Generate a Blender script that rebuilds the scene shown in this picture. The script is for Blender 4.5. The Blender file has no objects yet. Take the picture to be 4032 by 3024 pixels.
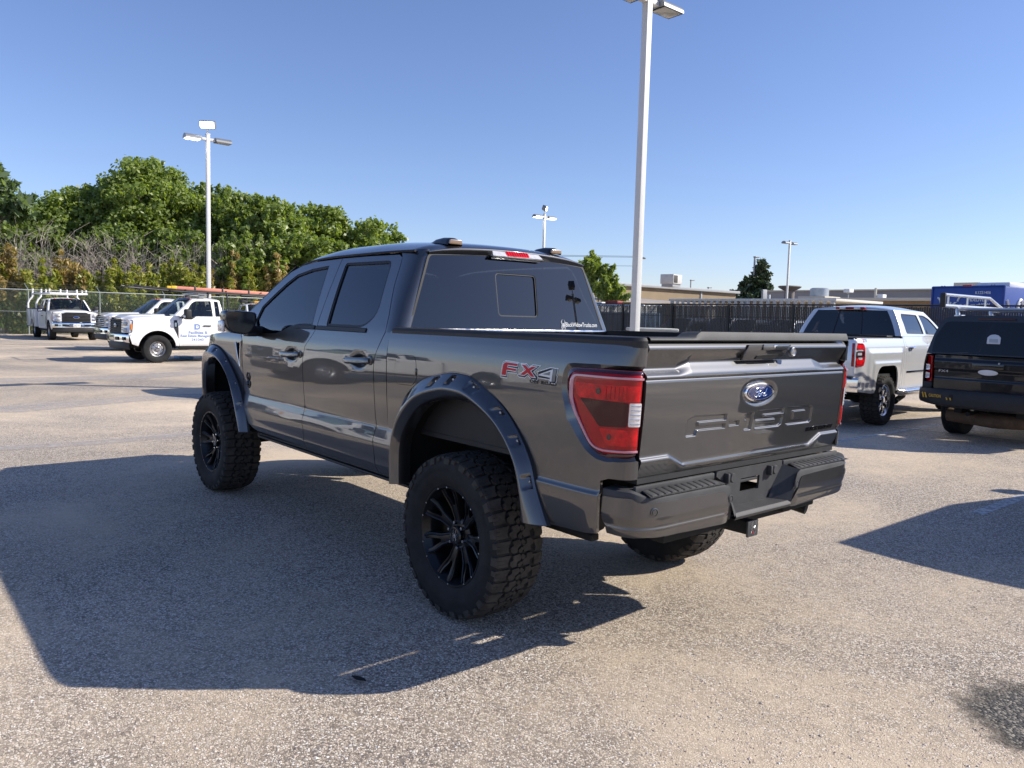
import bpy, bmesh, math, random
from math import sin, cos, pi, radians, sqrt, atan2, hypot, exp
from mathutils import Vector, Matrix
from mathutils.geometry import delaunay_2d_cdt

scene = bpy.context.scene
COL = scene.collection

# ------------------------------------------------------------------ camera
CAM_POS = Vector((-3.3203, 3.3679, 1.6249))
YAW, PITCH, ROLL = radians(-40.19), radians(-4.90), radians(1.51)
fwd = Vector((cos(YAW)*cos(PITCH), sin(YAW)*cos(PITCH), sin(PITCH)))
rt = Vector((sin(YAW), -cos(YAW), 0.0))
up = rt.cross(fwd)
rt2 = rt*cos(ROLL) + up*sin(ROLL)
up2 = up*cos(ROLL) - rt*sin(ROLL)
cam = bpy.data.cameras.new('camera')
cam.sensor_width = 36.0
cam.lens = 36.0*3058.3/4032.0
cam.clip_start = 0.05
cam.clip_end = 3000.0
cam_o = bpy.data.objects.new('camera', cam)
mw = Matrix((rt2, up2, -fwd)).transposed().to_4x4()
mw.translation = CAM_POS
cam_o.matrix_world = mw
COL.objects.link(cam_o)
scene.camera = cam_o

# ------------------------------------------------------------------ sky, sun, exposure
SUN = Vector((-0.98, -1.19, 1.0)).normalized()      # towards the sun
SUN_EL = math.asin(SUN.z)
SUN_AZ = atan2(SUN.x, SUN.y)                         # clockwise from +Y
world = bpy.data.worlds.new('World')
scene.world = world
world.use_nodes = True
wn = world.node_tree.nodes
wl = world.node_tree.links
sky = wn.new('ShaderNodeTexSky')
sky.sky_type = 'NISHITA'
sky.sun_disc = False
sky.sun_elevation = SUN_EL
sky.sun_rotation = SUN_AZ
sky.altitude = 150.0
sky.air_density = 1.0
sky.dust_density = 0.25
sky.ozone_density = 3.0
wn['Background'].inputs['Strength'].default_value = 0.100
wb_ = wn.new('ShaderNodeVectorMath')                 # white balance of the whole sky
wb_.operation = 'MULTIPLY'
wb_.inputs[1].default_value = (0.86, 0.84, 1.01)
wl.new(sky.outputs['Color'], wb_.inputs[0])
wl.new(wb_.outputs[0], wn['Background'].inputs['Color'])
sl = bpy.data.lights.new('sun', 'SUN')
sl.energy = 4.0
sl.angle = radians(0.53)
sl.color = (1.0, 0.93, 0.82)
so = bpy.data.objects.new('sun', sl)
so.rotation_euler = SUN.to_track_quat('Z', 'Y').to_euler()
so.location = (0, 0, 40)
COL.objects.link(so)
vs = scene.view_settings
vs.view_transform = 'Standard'
vs.look = 'None'
vs.exposure = 0.72
vs.gamma = 1.0
vs.use_curve_mapping = False

# ------------------------------------------------------------------ materials
MATS = {}


def nd(nt, kind, **kw):
    n = nt.nodes.new(kind)
    for k, v in kw.items():
        if k in n.inputs:
            n.inputs[k].default_value = v
        else:
            setattr(n, k, v)
    return n


def mat(name, col, rough=0.5, metal=0.0, coat=0.0, coat_rough=0.03, spec=0.5, var=0.0, vscale=3.0,
        bump=0.0, bscale=60.0, emit=None, estr=0.0, trans=0.0, alpha=1.0, ior=1.45, rvar=0.0):
    """Principled material; `var` mottles the colour and `rvar` the gloss with noise, `bump` adds fine relief."""
    if name in MATS:
        return MATS[name]
    m = bpy.data.materials.new(name)
    m.use_nodes = True
    nt = m.node_tree
    b = nt.nodes['Principled BSDF']
    b.inputs['Base Color'].default_value = (*col, 1)
    b.inputs['Roughness'].default_value = rough
    b.inputs['Metallic'].default_value = metal
    b.inputs['Coat Weight'].default_value = coat
    b.inputs['Coat Roughness'].default_value = coat_rough
    b.inputs['Specular IOR Level'].default_value = spec
    b.inputs['IOR'].default_value = ior
    b.inputs['Transmission Weight'].default_value = trans
    b.inputs['Alpha'].default_value = alpha
    if emit:
        b.inputs['Emission Color'].default_value = (*emit, 1)
        b.inputs['Emission Strength'].default_value = estr
    tc = None
    if var or bump or rvar:
        tc = nd(nt, 'ShaderNodeTexCoord')
    if var or rvar:
        n = nd(nt, 'ShaderNodeTexNoise', Scale=vscale, Detail=6.0, Roughness=0.65)
        nt.links.new(tc.outputs['Object'], n.inputs['Vector'])
        if var:
            mr = nd(nt, 'ShaderNodeMapRange')
            mr.inputs['From Min'].default_value = 0.3
            mr.inputs['From Max'].default_value = 0.7
            mr.inputs['To Min'].default_value = 1.0-var
            mr.inputs['To Max'].default_value = 1.0+var
            nt.links.new(n.outputs['Fac'], mr.inputs['Value'])
            mx = nd(nt, 'ShaderNodeVectorMath', operation='SCALE')
            mx.inputs[0].default_value = col
            nt.links.new(mr.outputs[0], mx.inputs['Scale'])
            nt.links.new(mx.outputs[0], b.inputs['Base Color'])
        if rvar:
            mr = nd(nt, 'ShaderNodeMapRange')
            mr.inputs['From Min'].default_value = 0.3
            mr.inputs['From Max'].default_value = 0.7
            mr.inputs['To Min'].default_value = max(0.0, rough-rvar)
            mr.inputs['To Max'].default_value = rough+rvar
            nt.links.new(n.outputs['Fac'], mr.inputs['Value'])
            nt.links.new(mr.outputs[0], b.inputs['Roughness'])
    if bump:
        n2 = nd(nt, 'ShaderNodeTexNoise', Scale=bscale, Detail=4.0)
        nt.links.new(tc.outputs['Object'], n2.inputs['Vector'])
        bp = nd(nt, 'ShaderNodeBump', Strength=bump, Distance=0.004)
        nt.links.new(n2.outputs['Fac'], bp.inputs['Height'])
        nt.links.new(bp.outputs['Normal'], b.inputs['Normal'])
    MATS[name] = m
    return m


def flake_paint(name, col, metal=0.75, rough=0.33, coat=1.0, coat_ior=1.6):
    """Metallic car paint: flake layer under a clear coat, with a trace of dust."""
    m = mat(name, col, rough=rough, metal=metal, coat=coat, coat_rough=0.012)
    nt = m.node_tree
    nt.nodes['Principled BSDF'].inputs['Coat IOR'].default_value = coat_ior
    b = nt.nodes['Principled BSDF']
    tc = nd(nt, 'ShaderNodeTexCoord')
    n = nd(nt, 'ShaderNodeTexNoise', Scale=2.2, Detail=8.0, Roughness=0.7)
    nt.links.new(tc.outputs['Object'], n.inputs['Vector'])
    sep = nd(nt, 'ShaderNodeSeparateXYZ')
    nt.links.new(tc.outputs['Object'], sep.inputs[0])
    # road dust that thins out upwards
    mr = nd(nt, 'ShaderNodeMapRange')
    mr.inputs['From Min'].default_value = 0.55
    mr.inputs['From Max'].default_value = 1.15
    mr.inputs['To Min'].default_value = 0.16
    mr.inputs['To Max'].default_value = 0.02
    nt.links.new(sep.outputs['Z'], mr.inputs['Value'])
    mu = nd(nt, 'ShaderNodeMath', operation='MULTIPLY')
    nt.links.new(mr.outputs[0], mu.inputs[0])
    nt.links.new(n.outputs['Fac'], mu.inputs[1])
    mx = nd(nt, 'ShaderNodeMix', data_type='RGBA')
    mx.inputs['A'].default_value = (*col, 1)
    mx.inputs['B'].default_value = (0.33, 0.27, 0.21, 1)
    nt.links.new(mu.outputs[0], mx.inputs['Factor'])
    nt.links.new(mx.outputs['Result'], b.inputs['Base Color'])
    # wiped, slightly dusty clear coat
    n2 = nd(nt, 'ShaderNodeTexNoise', Scale=5.0, Detail=9.0, Roughness=0.8)
    nt.links.new(tc.outputs['Object'], n2.inputs['Vector'])
    cr_ = nd(nt, 'ShaderNodeMapRange')
    cr_.inputs['From Min'].default_value = 0.42
    cr_.inputs['From Max'].default_value = 0.72
    cr_.inputs['To Min'].default_value = 0.008
    cr_.inputs['To Max'].default_value = 0.075
    nt.links.new(n2.outputs['Fac'], cr_.inputs['Value'])
    nt.links.new(cr_.outputs[0], b.inputs['Coat Roughness'])
    return m


# ------------------------------------------------------------------ geometry helpers
def catmull(pts, x):
    """Smooth 1-D interpolation (monotone cubic) through sorted (x, y) pairs."""
    n = len(pts)
    if x <= pts[0][0]:
        return pts[0][1]
    if x >= pts[-1][0]:
        return pts[-1][1]
    for i in range(n-1):
        if x <= pts[i+1][0]:
            break
    x0, y0 = pts[i]
    x1, y1 = pts[i+1]
    h = x1-x0
    d = (y1-y0)/h
    dm = (y0-pts[i-1][1])/(x0-pts[i-1][0]) if i > 0 else d
    dp = (pts[i+2][1]-y1)/(pts[i+2][0]-x1) if i < n-2 else d
    m0 = 0 if dm*d <= 0 else 2*dm*d/(dm+d)
    m1 = 0 if dp*d <= 0 else 2*dp*d/(dp+d)
    if i == 0:
        m0 = d
    if i == n-2:
        m1 = d
    t = (x-x0)/h
    return ((2*t**3-3*t*t+1)*y0 + (t**3-2*t*t+t)*h*m0 + (-2*t**3+3*t*t)*y1 + (t**3-t*t)*h*m1)


def lin(pts, x):
    if x <= pts[0][0]:
        return pts[0][1]
    for (a, b), (c, d) in zip(pts, pts[1:]):
        if x <= c:
            return b+(d-b)*(x-a)/(c-a)
    return pts[-1][1]


def smooth(a, b, x):
    t = min(1, max(0, (x-a)/(b-a)))
    return t*t*(3-2*t)


def arc(cx, cz, r, a0, a1, n, rz=None):
    rz = rz or r
    return [(cx+r*cos(radians(a0+(a1-a0)*i/n)), cz+rz*sin(radians(a0+(a1-a0)*i/n))) for i in range(n+1)]


def rounded(poly, r, n=4):
    """Round the corners of a closed 2-D polygon."""
    out = []
    N = len(poly)
    for i in range(N):
        p = Vector(poly[i])
        a = Vector(poly[i-1])-p
        b = Vector(poly[(i+1) % N])-p
        la, lb = a.length, b.length
        rr = min(r if not isinstance(r, (list, tuple)) else r[i], la*0.48, lb*0.48)
        if rr < 1e-5:
            out.append((p.x, p.y))
            continue
        s = p+a/la*rr
        e = p+b/lb*rr
        for k in range(n+1):
            t = k/n
            q = s*(1-t)**2+p*2*t*(1-t)+e*t*t
            out.append((q.x, q.y))
    return out


def resample(poly, step):
    out = []
    N = len(poly)
    for i in range(N):
        a, b = poly[i], poly[(i+1) % N]
        L = hypot(b[0]-a[0], b[1]-a[1])
        k = max(1, int(math.ceil(L/step)))
        for j in range(k):
            out.append((a[0]+(b[0]-a[0])*j/k, a[1]+(b[1]-a[1])*j/k))
    return out


def inside(poly, x, y):
    c = False
    j = len(poly)-1
    for i in range(len(poly)):
        xi, yi = poly[i]
        xj, yj = poly[j]
        if (yi > y) != (yj > y) and x < (xj-xi)*(y-yi)/(yj-yi)+xi:
            c = not c
        j = i
    return c


def dist_poly(poly, x, y):
    best = 1e9
    j = len(poly)-1
    for i in range(len(poly)):
        ax, ay = poly[j]
        bx, by = poly[i]
        dx, dy = bx-ax, by-ay
        l2 = dx*dx+dy*dy
        t = 0 if l2 == 0 else max(0, min(1, ((x-ax)*dx+(y-ay)*dy)/l2))
        d = (ax+t*dx-x)**2+(ay+t*dy-y)**2
        if d < best:
            best = d
        j = i
    return sqrt(best)


def area2(poly):
    return sum(poly[i-1][0]*poly[i][1]-poly[i][0]*poly[i-1][1] for i in range(len(poly)))


def setprops(o, label=None, cat=None, group=None, kind=None):
    if label:
        o['label'] = label
    if cat:
        o['category'] = cat
    if group:
        o['group'] = group
    if kind:
        o['kind'] = kind
    return o


def link_mesh(name, me, m, parent=None, smooth_angle=35):
    if m is not None:
        if isinstance(m, (list, tuple)):
            for q in m:
                me.materials.append(q)
        else:
            me.materials.append(m)
    if smooth_angle is not None and len(me.polygons):
        me.polygons.foreach_set('use_smooth', [True]*len(me.polygons))
        me.set_sharp_from_angle(angle=radians(smooth_angle))
    o = bpy.data.objects.new(name, me)
    COL.objects.link(o)
    if parent:
        o.parent = parent
    return o


def empty(name, loc=(0, 0, 0), rz=0.0, parent=None):
    o = bpy.data.objects.new(name, None)
    o.empty_display_size = 0.2
    o.location = loc
    o.rotation_euler = (0, 0, rz)
    COL.objects.link(o)
    if parent:
        o.parent = parent
    return o


class MB:
    """Collects vertices and faces; build() links them as ONE mesh object."""

    def __init__(self):
        self.v = []
        self.f = []
        self.mi = []
        self.cur = 0

    def add(self, vs_, fs_):
        o = len(self.v)
        self.v += [tuple(q) for q in vs_]
        self.f += [tuple(i+o for i in f) for f in fs_]
        self.mi += [self.cur]*len(fs_)
        return self

    def box(self, x0, x1, y0, y1, z0, z1, bev=0.0, seg=2, M=None):
        bm = bmesh.new()
        bmesh.ops.create_cube(bm, size=1.0)
        for v in bm.verts:
            v.co = Vector(((x0+x1)/2+v.co.x*(x1-x0), (y0+y1)/2+v.co.y*(y1-y0), (z0+z1)/2+v.co.z*(z1-z0)))
        if bev > 0:
            bev = min(bev, 0.45*min(abs(x1-x0), abs(y1-y0), abs(z1-z0)))
            bmesh.ops.bevel(bm, geom=bm.edges[:], offset=bev, segments=seg, profile=0.5, affect='EDGES')
        if M is not None:
            bm.transform(M)
        return self.bm(bm)

    def bm(self, bm):
        bm.verts.index_update()
        self.add([v.co[:] for v in bm.verts], [[v.index for v in f.verts] for f in bm.faces])
        bm.free()
        return self

    def prism(self, poly, mapf, d0, d1, bev=0.0, seg=2):
        """Extrude a 2-D polygon between depths d0 and d1; mapf(u, v, d) -> 3-D point."""
        bm = bmesh.new()
        a = [bm.verts.new(mapf(u, v, d0)) for u, v in poly]
        b = [bm.verts.new(mapf(u, v, d1)) for u, v in poly]
        n = len(poly)
        bm.faces.new(a)
        bm.faces.new(b[::-1])
        for i in range(n):
            bm.faces.new((a[i], b[i], b[(i+1) % n], a[(i+1) % n]))
        bmesh.ops.recalc_face_normals(bm, faces=bm.faces[:])
        if bev > 0:
            bmesh.ops.bevel(bm, geom=bm.edges[:], offset=bev, segments=seg, profile=0.5, affect='EDGES', clamp_overlap=True)
        bmesh.ops.triangulate(bm, faces=[f for f in bm.faces if len(f.verts) > 4])
        return self.bm(bm)

    def tube(self, pts, r, n=8, caps=True, closed=False, sx=1.0):
        """Sweep a circle of radius r (or list of radii) along the 3-D polyline pts."""
        pts = [Vector(q) for q in pts]
        N = len(pts)
        rs = r if isinstance(r, (list, tuple)) else [r]*N
        o = len(self.v)
        prev = None
        for i, q in enumerate(pts):
            a = pts[i-1] if (i > 0 or closed) else q
            b = pts[(i+1) % N] if (i < N-1 or closed) else q
            d = (b-a)
            d = d.normalized() if d.length > 1e-9 else Vector((0, 0, 1))
            if prev is None:
                ref = Vector((0, 0, 1)) if abs(d.z) < 0.9 else Vector((1, 0, 0))
                u = d.cross(ref).normalized()
            else:
                u = prev-d*prev.dot(d)
                u = u.normalized() if u.length > 1e-6 else d.orthogonal().normalized()
            prev = u
            w = d.cross(u)
            for k in range(n):
                t = 2*pi*k/n
                self.v.append(tuple(q+(u*cos(t)*sx+w*sin(t))*rs[i]))
        segs = N if closed else N-1
        for i in range(segs):
            for k in range(n):
                a = o+i*n+k
                b = o+i*n+(k+1) % n
                c = o+((i+1) % N)*n+(k+1) % n
                e = o+((i+1) % N)*n+k
                self.f.append((a, b, c, e))
                self.mi.append(self.cur)
        if caps and not closed:
            self.f.append(tuple(o+k for k in range(n-1, -1, -1)))
            self.f.append(tuple(o+(N-1)*n+k for k in range(n)))
            self.mi += [self.cur]*2
        return self

    def lathe(self, prof, n=48, M=None, axis='y', full=True):
        """Revolve (radius, offset) pairs about the axis."""
        o = len(self.v)
        for r, h in prof:
            for k in range(n):
                t = 2*pi*k/n
                p = Vector((r*cos(t), h, r*sin(t))) if axis == 'y' else Vector((r*cos(t), r*sin(t), h))
                if M is not None:
                    p = M @ p
                self.v.append(tuple(p))
        for i in range(len(prof)-1):
            for k in range(n):
                self.f.append((o+i*n+k, o+i*n+(k+1) % n, o+(i+1)*n+(k+1) % n, o+(i+1)*n+k))
                self.mi.append(self.cur)
        return self

    def grid(self, fn, nu, nv, wrap_u=False):
        """fn(i, j) -> point for a (nu+1) x (nv+1) sheet."""
        o = len(self.v)
        for i in range(nu+1):
            for j in range(nv+1):
                self.v.append(tuple(fn(i, j)))
        for i in range(nu):
            for j in range(nv):
                a = o+i*(nv+1)+j
                self.f.append((a, a+1, a+nv+2, a+nv+1))
                self.mi.append(self.cur)
        return self

    def mirror_y(self):
        o = len(self.v)
        self.v += [(x, -y, z) for x, y, z in self.v]
        self.f += [tuple(i+o for i in f[::-1]) for f in self.f]
        self.mi += self.mi
        return self

    def xform(self, M):
        self.v = [tuple(M @ Vector(q)) for q in self.v]
        return self

    def flipped(self):
        """The same piece on the other side of the vehicle."""
        m = MB()
        m.v = [(x, -y, z) for x, y, z in self.v]
        m.f = [tuple(f[::-1]) for f in self.f]
        m.mi = list(self.mi)
        return m

    def mesh(self, name, fix=True):
        me = bpy.data.meshes.new(name)
        me.from_pydata(self.v, [], self.f)
        if any(self.mi):
            me.polygons.foreach_set('material_index', self.mi)
        if fix:
            bm = bmesh.new()
            bm.from_mesh(me)
            bmesh.ops.remove_doubles(bm, verts=bm.verts[:], dist=1e-5)
            bmesh.ops.recalc_face_normals(bm, faces=bm.faces[:])
            bm.to_mesh(me)
            bm.free()
        me.update()
        return me

    def build(self, name, m, parent=None, ang=35, fix=True):
        return link_mesh(name, self.mesh(name, fix), m, parent, ang)


def children(o):
    return [c for c in o.children]


KIDS = {}


def copy_tree(o, parent=None):
    c = o.copy()
    COL.objects.link(c)
    c.parent = parent
    if parent is not None:
        c.matrix_parent_inverse = o.matrix_parent_inverse.copy()
    for ch in list(o.children):
        copy_tree(ch, c)
    return c


def panel(name, outline, holes, fn, m, parent, rows=None, cols=None, step=0.05, flange=0.02, ref=None, edge=0.03):
    """Sheet-metal panel: a 2-D outline with holes, mapped by fn(u, v) -> 3-D, with true surface normals
    and a flange folded inwards round every edge (its depth shows in the shut lines)."""
    ol = resample(outline, edge)
    if area2(ol) < 0:
        ol = ol[::-1]
    hl = []
    for h in holes:
        hh = resample(h, edge)
        if area2(hh) > 0:
            hh = hh[::-1]
        hl.append(hh)
    us = [q[0] for q in ol]
    vs2 = [q[1] for q in ol]
    rows = rows or [min(vs2)+step*i for i in range(1, int((max(vs2)-min(vs2))/step)+1)]
    cols = cols or [min(us)+step*i for i in range(1, int((max(us)-min(us))/step)+1)]
    P = [Vector(q) for q in ol]
    E = [(i, (i+1) % len(ol)) for i in range(len(ol))]
    loops = [list(range(len(ol)))]
    for h in hl:
        o = len(P)
        P += [Vector(q) for q in h]
        E += [(o+i, o+(i+1) % len(h)) for i in range(len(h))]
        loops.append(list(range(o, o+len(h))))
    for u in cols:
        for v in rows:
            if inside(ol, u, v) and not any(inside(h, u, v) for h in hl):
                if dist_poly(ol, u, v) > 0.008 and all(dist_poly(h, u, v) > 0.008 for h in hl):
                    P.append(Vector((u, v)))
    res = delaunay_2d_cdt(P, E, [], 0, 1e-7)
    vv, ff = res[0], res[2]
    orig = res[3]
    imap = {}
    for k, src in enumerate(orig):
        for q in src:
            imap[q] = k
    faces = []
    for f in ff:
        cx = sum(vv[i].x for i in f)/len(f)
        cy = sum(vv[i].y for i in f)/len(f)
        if inside(ol, cx, cy) and not any(inside(h, cx, cy) for h in hl):
            faces.append(tuple(f))
    h = 0.002
    verts = [Vector(fn(q.x, q.y)) for q in vv]
    nor = []
    for q in vv:
        a = Vector(fn(q.x+h, q.y))-Vector(fn(q.x-h, q.y))
        b = Vector(fn(q.x, q.y+h))-Vector(fn(q.x, q.y-h))
        nor.append(a.cross(b).normalized())
    # orient outwards
    if ref is not None:
        k = max(range(len(verts)), key=lambda i: 0)
        s = sum(nor[i].dot(verts[i]-Vector(ref)) for i in range(len(nor)))
        if s < 0:
            nor = [-n for n in nor]
    # face winding to follow the normals
    F = []
    for f in faces:
        a, b, c = verts[f[0]], verts[f[1]], verts[f[2]]
        n = (b-a).cross(c-a)
        F.append(f if n.dot(nor[f[0]]) >= 0 else f[::-1])
    nv = len(verts)
    allv = [tuple(q) for q in verts]
    alln = list(nor)
    if flange:
        for lp in loops:
            ids = [imap[i] for i in lp]
            n = len(ids)
            o = len(allv)
            for i in ids:
                allv.append(tuple(verts[i]))
                allv.append(tuple(verts[i]-nor[i]*flange))
                alln += [None, None]
            for i in range(n):
                j = (i+1) % n
                F.append((o+2*i, o+2*i+1, o+2*j+1, o+2*j))
    me = bpy.data.meshes.new(name)
    me.from_pydata(allv, [], F)
    # flange winding/normals
    me.update()
    me.polygons.foreach_set('use_smooth', [True]*len(me.polygons))
    if flange:
        cn = [Vector((0, 0, 0)) for _ in allv]
        for p in me.polygons:
            for i in p.vertices:
                if i >= nv:
                    cn[i] += p.normal
        for i in range(nv, len(allv)):
            alln[i] = cn[i].normalized() if cn[i].length > 1e-9 else Vector((0, 0, 1))
    me.normals_split_custom_set_from_vertices([tuple(n) for n in alln])
    if m is not None:
        me.materials.append(m)
    o = bpy.data.objects.new(name, me)
    COL.objects.link(o)
    if parent:
        o.parent = parent
    return o


def sheet(name, fn, nu, nv, m, parent, ref=None):
    """Regular grid sheet fn(s, t), s,t in 0..1, with smooth analytic normals; oriented away from ref."""
    verts, nor = [], []
    h = 1e-3
    for i in range(nu+1):
        for j in range(nv+1):
            s, t = i/nu, j/nv
            verts.append(Vector(fn(s, t)))
            a = Vector(fn(min(1, s+h), t))-Vector(fn(max(0, s-h), t))
            b = Vector(fn(s, min(1, t+h)))-Vector(fn(s, max(0, t-h)))
            c = a.cross(b)
            nor.append(c.normalized() if c.length > 1e-12 else Vector((0, 0, 1)))
    F = []
    for i in range(nu):
        for j in range(nv):
            a = i*(nv+1)+j
            F.append((a, a+nv+1, a+nv+2, a+1))
    if ref is not None:
        s = sum(n.dot(v-Vector(ref)) for n, v in zip(nor, verts))
        if s < 0:
            nor = [-n for n in nor]
            F = [f[::-1] for f in F]
    me = bpy.data.meshes.new(name)
    me.from_pydata([tuple(v) for v in verts], [], F)
    me.update()
    me.polygons.foreach_set('use_smooth', [True]*len(me.polygons))
    me.normals_split_custom_set_from_vertices([tuple(n) for n in nor])
    if m is not None:
        me.materials.append(m)
    o = bpy.data.objects.new(name, me)
    COL.objects.link(o)
    if parent:
        o.parent = parent
    return o


def text_mesh(txt, size, spacing=1.0, shear=0.0, bold=0.0, res=3):
    """Flat filled lettering as (verts2d, faces), origin at its lower left, from the built-in font."""
    cu = bpy.data.curves.new('lettering', 'FONT')
    cu.body = txt
    cu.size = size
    cu.space_character = spacing
    cu.shear = shear
    cu.offset = bold
    cu.resolution_u = res
    ob = bpy.data.objects.new('lettering_tmp', cu)
    COL.objects.link(ob)
    dg = bpy.context.evaluated_depsgraph_get()
    me = bpy.data.meshes.new_from_object(ob.evaluated_get(dg))
    v = [(q.co.x, q.co.y) for q in me.vertices]
    f = [tuple(p.vertices) for p in me.polygons]
    bpy.data.objects.remove(ob)
    bpy.data.curves.remove(cu)
    bpy.data.meshes.remove(me)
    x0 = min(q[0] for q in v)
    y0 = min(q[1] for q in v)
    return [(a-x0, b-y0) for a, b in v], f


def lettering(name, txt, mapf, m, parent, width=None, height=None, depth=0.0, **kw):
    """Lettering laid on a surface: mapf(u, v, d) with u along the line, v up, d out of the surface."""
    v, f = text_mesh(txt, 1.0, **kw)
    W = max(q[0] for q in v)
    H = max(q[1] for q in v)
    sx = (width or 1.0)/W
    sy = (height/H) if height else sx
    mb = MB()
    n = len(v)
    mb.v = [tuple(mapf(a*sx, b*sy, depth)) for a, b in v]
    mb.f = list(f)
    if depth > 0.0015:
        # side walls down to the surface
        from collections import Counter
        ed = Counter()
        for q in f:
            for i in range(len(q)):
                a, b = q[i], q[(i+1) % len(q)]
                ed[(min(a, b), max(a, b))] += 1
        mb.v += [tuple(mapf(a*sx, b*sy, 0.0)) for a, b in v]
        for (a, b), c in ed.items():
            if c == 1:
                mb.f.append((a, b, b+n, a+n))
    mb.mi = [0]*len(mb.f)
    return mb.build(name, m, parent, ang=30, fix=depth > 0.0015)
# ------------------------------------------------------------------ shared materials
PAINT = flake_paint('grey_metallic_paint', (0.047, 0.049, 0.055), metal=0.8, rough=0.42, coat_ior=1.85)
BLACKPL = mat('black_textured_plastic', (0.018, 0.018, 0.020), rough=0.55, bump=0.25, bscale=400, var=0.25, vscale=6)
GREYPL = mat('weathered_black_plastic', (0.040, 0.041, 0.044), rough=0.62, bump=0.2, bscale=350, var=0.3, vscale=5)
GLOSSBLK = mat('gloss_black', (0.006, 0.006, 0.007), rough=0.16, coat=0.6, coat_rough=0.03)
SATINBLK = mat('satin_black_wheel', (0.006, 0.0065, 0.008), rough=0.30, spec=0.5)
RUBBER = mat('tyre_rubber', (0.017, 0.017, 0.018), rough=0.78, var=0.35, vscale=9, bump=0.15, bscale=180, spec=0.35)
TREAD = mat('tyre_tread_dusty', (0.050, 0.046, 0.042), rough=0.88, var=0.4, vscale=14, spec=0.3)
CHROME = mat('chrome', (0.80, 0.80, 0.81), rough=0.07, metal=1.0)
CHROME_D = mat('chrome_weathered', (0.62, 0.62, 0.63), rough=0.2, metal=1.0, rvar=0.1, vscale=20)
STEEL = mat('bare_steel', (0.42, 0.42, 0.43), rough=0.38, metal=1.0, rvar=0.12, vscale=18)
DARK = mat('underbody_black', (0.010, 0.010, 0.010), rough=0.8, var=0.3, vscale=5)
LINER = mat('wheel_well_liner', (0.004, 0.004, 0.0045), rough=0.9)
CABIN = mat('cabin_grey', (0.022, 0.022, 0.024), rough=0.8)
CABINL = mat('cabin_light_cloth', (0.16, 0.16, 0.17), rough=0.85)
GASKET = mat('rubber_gasket', (0.008, 0.008, 0.009), rough=0.5)
WHITEP = mat('white_fleet_paint', (0.80, 0.80, 0.79), rough=0.35, coat=0.7, coat_rough=0.03, var=0.02, vscale=2)
SILVERP = flake_paint('silver_paint', (0.66, 0.67, 0.68), metal=0.45, rough=0.34)
BLACKP = mat('black_car_paint', (0.004, 0.0045, 0.007), rough=0.3, spec=0.3, coat=0.7, coat_rough=0.02)
BLUEP = mat('blue_truck_paint', (0.018, 0.060, 0.300), rough=0.42, coat=0.2, var=0.05)
BRIGHTBLUE = mat('blue_badge_enamel', (0.006, 0.018, 0.095), rough=0.08, coat=1.0)
LETTER_W = mat('white_vinyl', (0.72, 0.73, 0.74), rough=0.45)
LETTER_B = mat('blue_vinyl_lettering', (0.16, 0.25, 0.50), rough=0.5)
VINYL_RED = mat('red_vinyl', (0.50, 0.012, 0.018), rough=0.4, spec=0.3)
VINYL_BLK = mat('black_vinyl', (0.006, 0.007, 0.010), rough=0.4, spec=0.3)
VINYL_SIL = mat('silver_vinyl', (0.52, 0.54, 0.58), rough=0.35, metal=0.3, coat=0.4)
VINYL_GRY = mat('grey_vinyl', (0.13, 0.14, 0.15), rough=0.35, coat=0.4)
LENS_RED = mat('red_lamp_lens', (0.33, 0.002, 0.006), rough=0.25, spec=0.2, coat=0.7, coat_rough=0.01, var=0.3, vscale=12)
LENS_RED2 = mat('red_lamp_reflector', (0.55, 0.004, 0.008), rough=0.25, spec=0.2, coat=0.7, coat_rough=0.01, var=0.55, vscale=18)
LENS_DRK = mat('dark_red_lamp', (0.045, 0.001, 0.004), rough=0.12, spec=0.2, coat=0.7, coat_rough=0.01)
LENS_BLK = mat('lamp_edge_maroon', (0.035, 0.002, 0.008), rough=0.1, coat=1.0)
LENS_WHT = mat('clear_lamp', (0.72, 0.70, 0.70), rough=0.15, coat=1.0, coat_rough=0.02, metal=0.3, var=0.2, vscale=40)
LEDBAR = mat('pale_light_bar', (0.52, 0.24, 0.30), rough=0.2, coat=1.0, coat_rough=0.02)
AMBER = mat('amber_lens', (0.75, 0.22, 0.02), rough=0.2, coat=1.0)


def glass(name, tint, ior=1.6, rough=0.0, refl=1.0):
    if name in MATS:
        return MATS[name]
    m = bpy.data.materials.new(name)
    m.use_nodes = True
    nt = m.node_tree
    nt.nodes.remove(nt.nodes['Principled BSDF'])
    out = nt.nodes['Material Output']
    tr = nd(nt, 'ShaderNodeBsdfTransparent')
    tr.inputs['Color'].default_value = (*tint, 1)
    gl = nd(nt, 'ShaderNodeBsdfGlossy')
    gl.inputs['Roughness'].default_value = rough
    gl.inputs['Color'].default_value = (refl, refl, refl, 1)
    fr = nd(nt, 'ShaderNodeFresnel', IOR=ior)
    mx = nd(nt, 'ShaderNodeMixShader')
    nt.links.new(fr.outputs[0], mx.inputs[0])
    nt.links.new(tr.outputs[0], mx.inputs[1])
    nt.links.new(gl.outputs[0], mx.inputs[2])
    nt.links.new(mx.outputs[0], out.inputs['Surface'])
    MATS[name] = m
    return m


GLASS_DARK = glass('dark_tinted_glass', (0.045, 0.047, 0.050), ior=1.75)
GLASS_SIDE = glass('tinted_side_glass', (0.26, 0.28, 0.30), ior=1.7)
GLASS_BLK = glass('black_canopy_glass', (0.03, 0.03, 0.035), ior=1.42)
GLASS_CLR = glass('clear_glass', (0.62, 0.68, 0.66), ior=1.55)
GLASS_LAMP = glass('lamp_glass', (0.85, 0.87, 0.88), ior=1.5)
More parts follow.
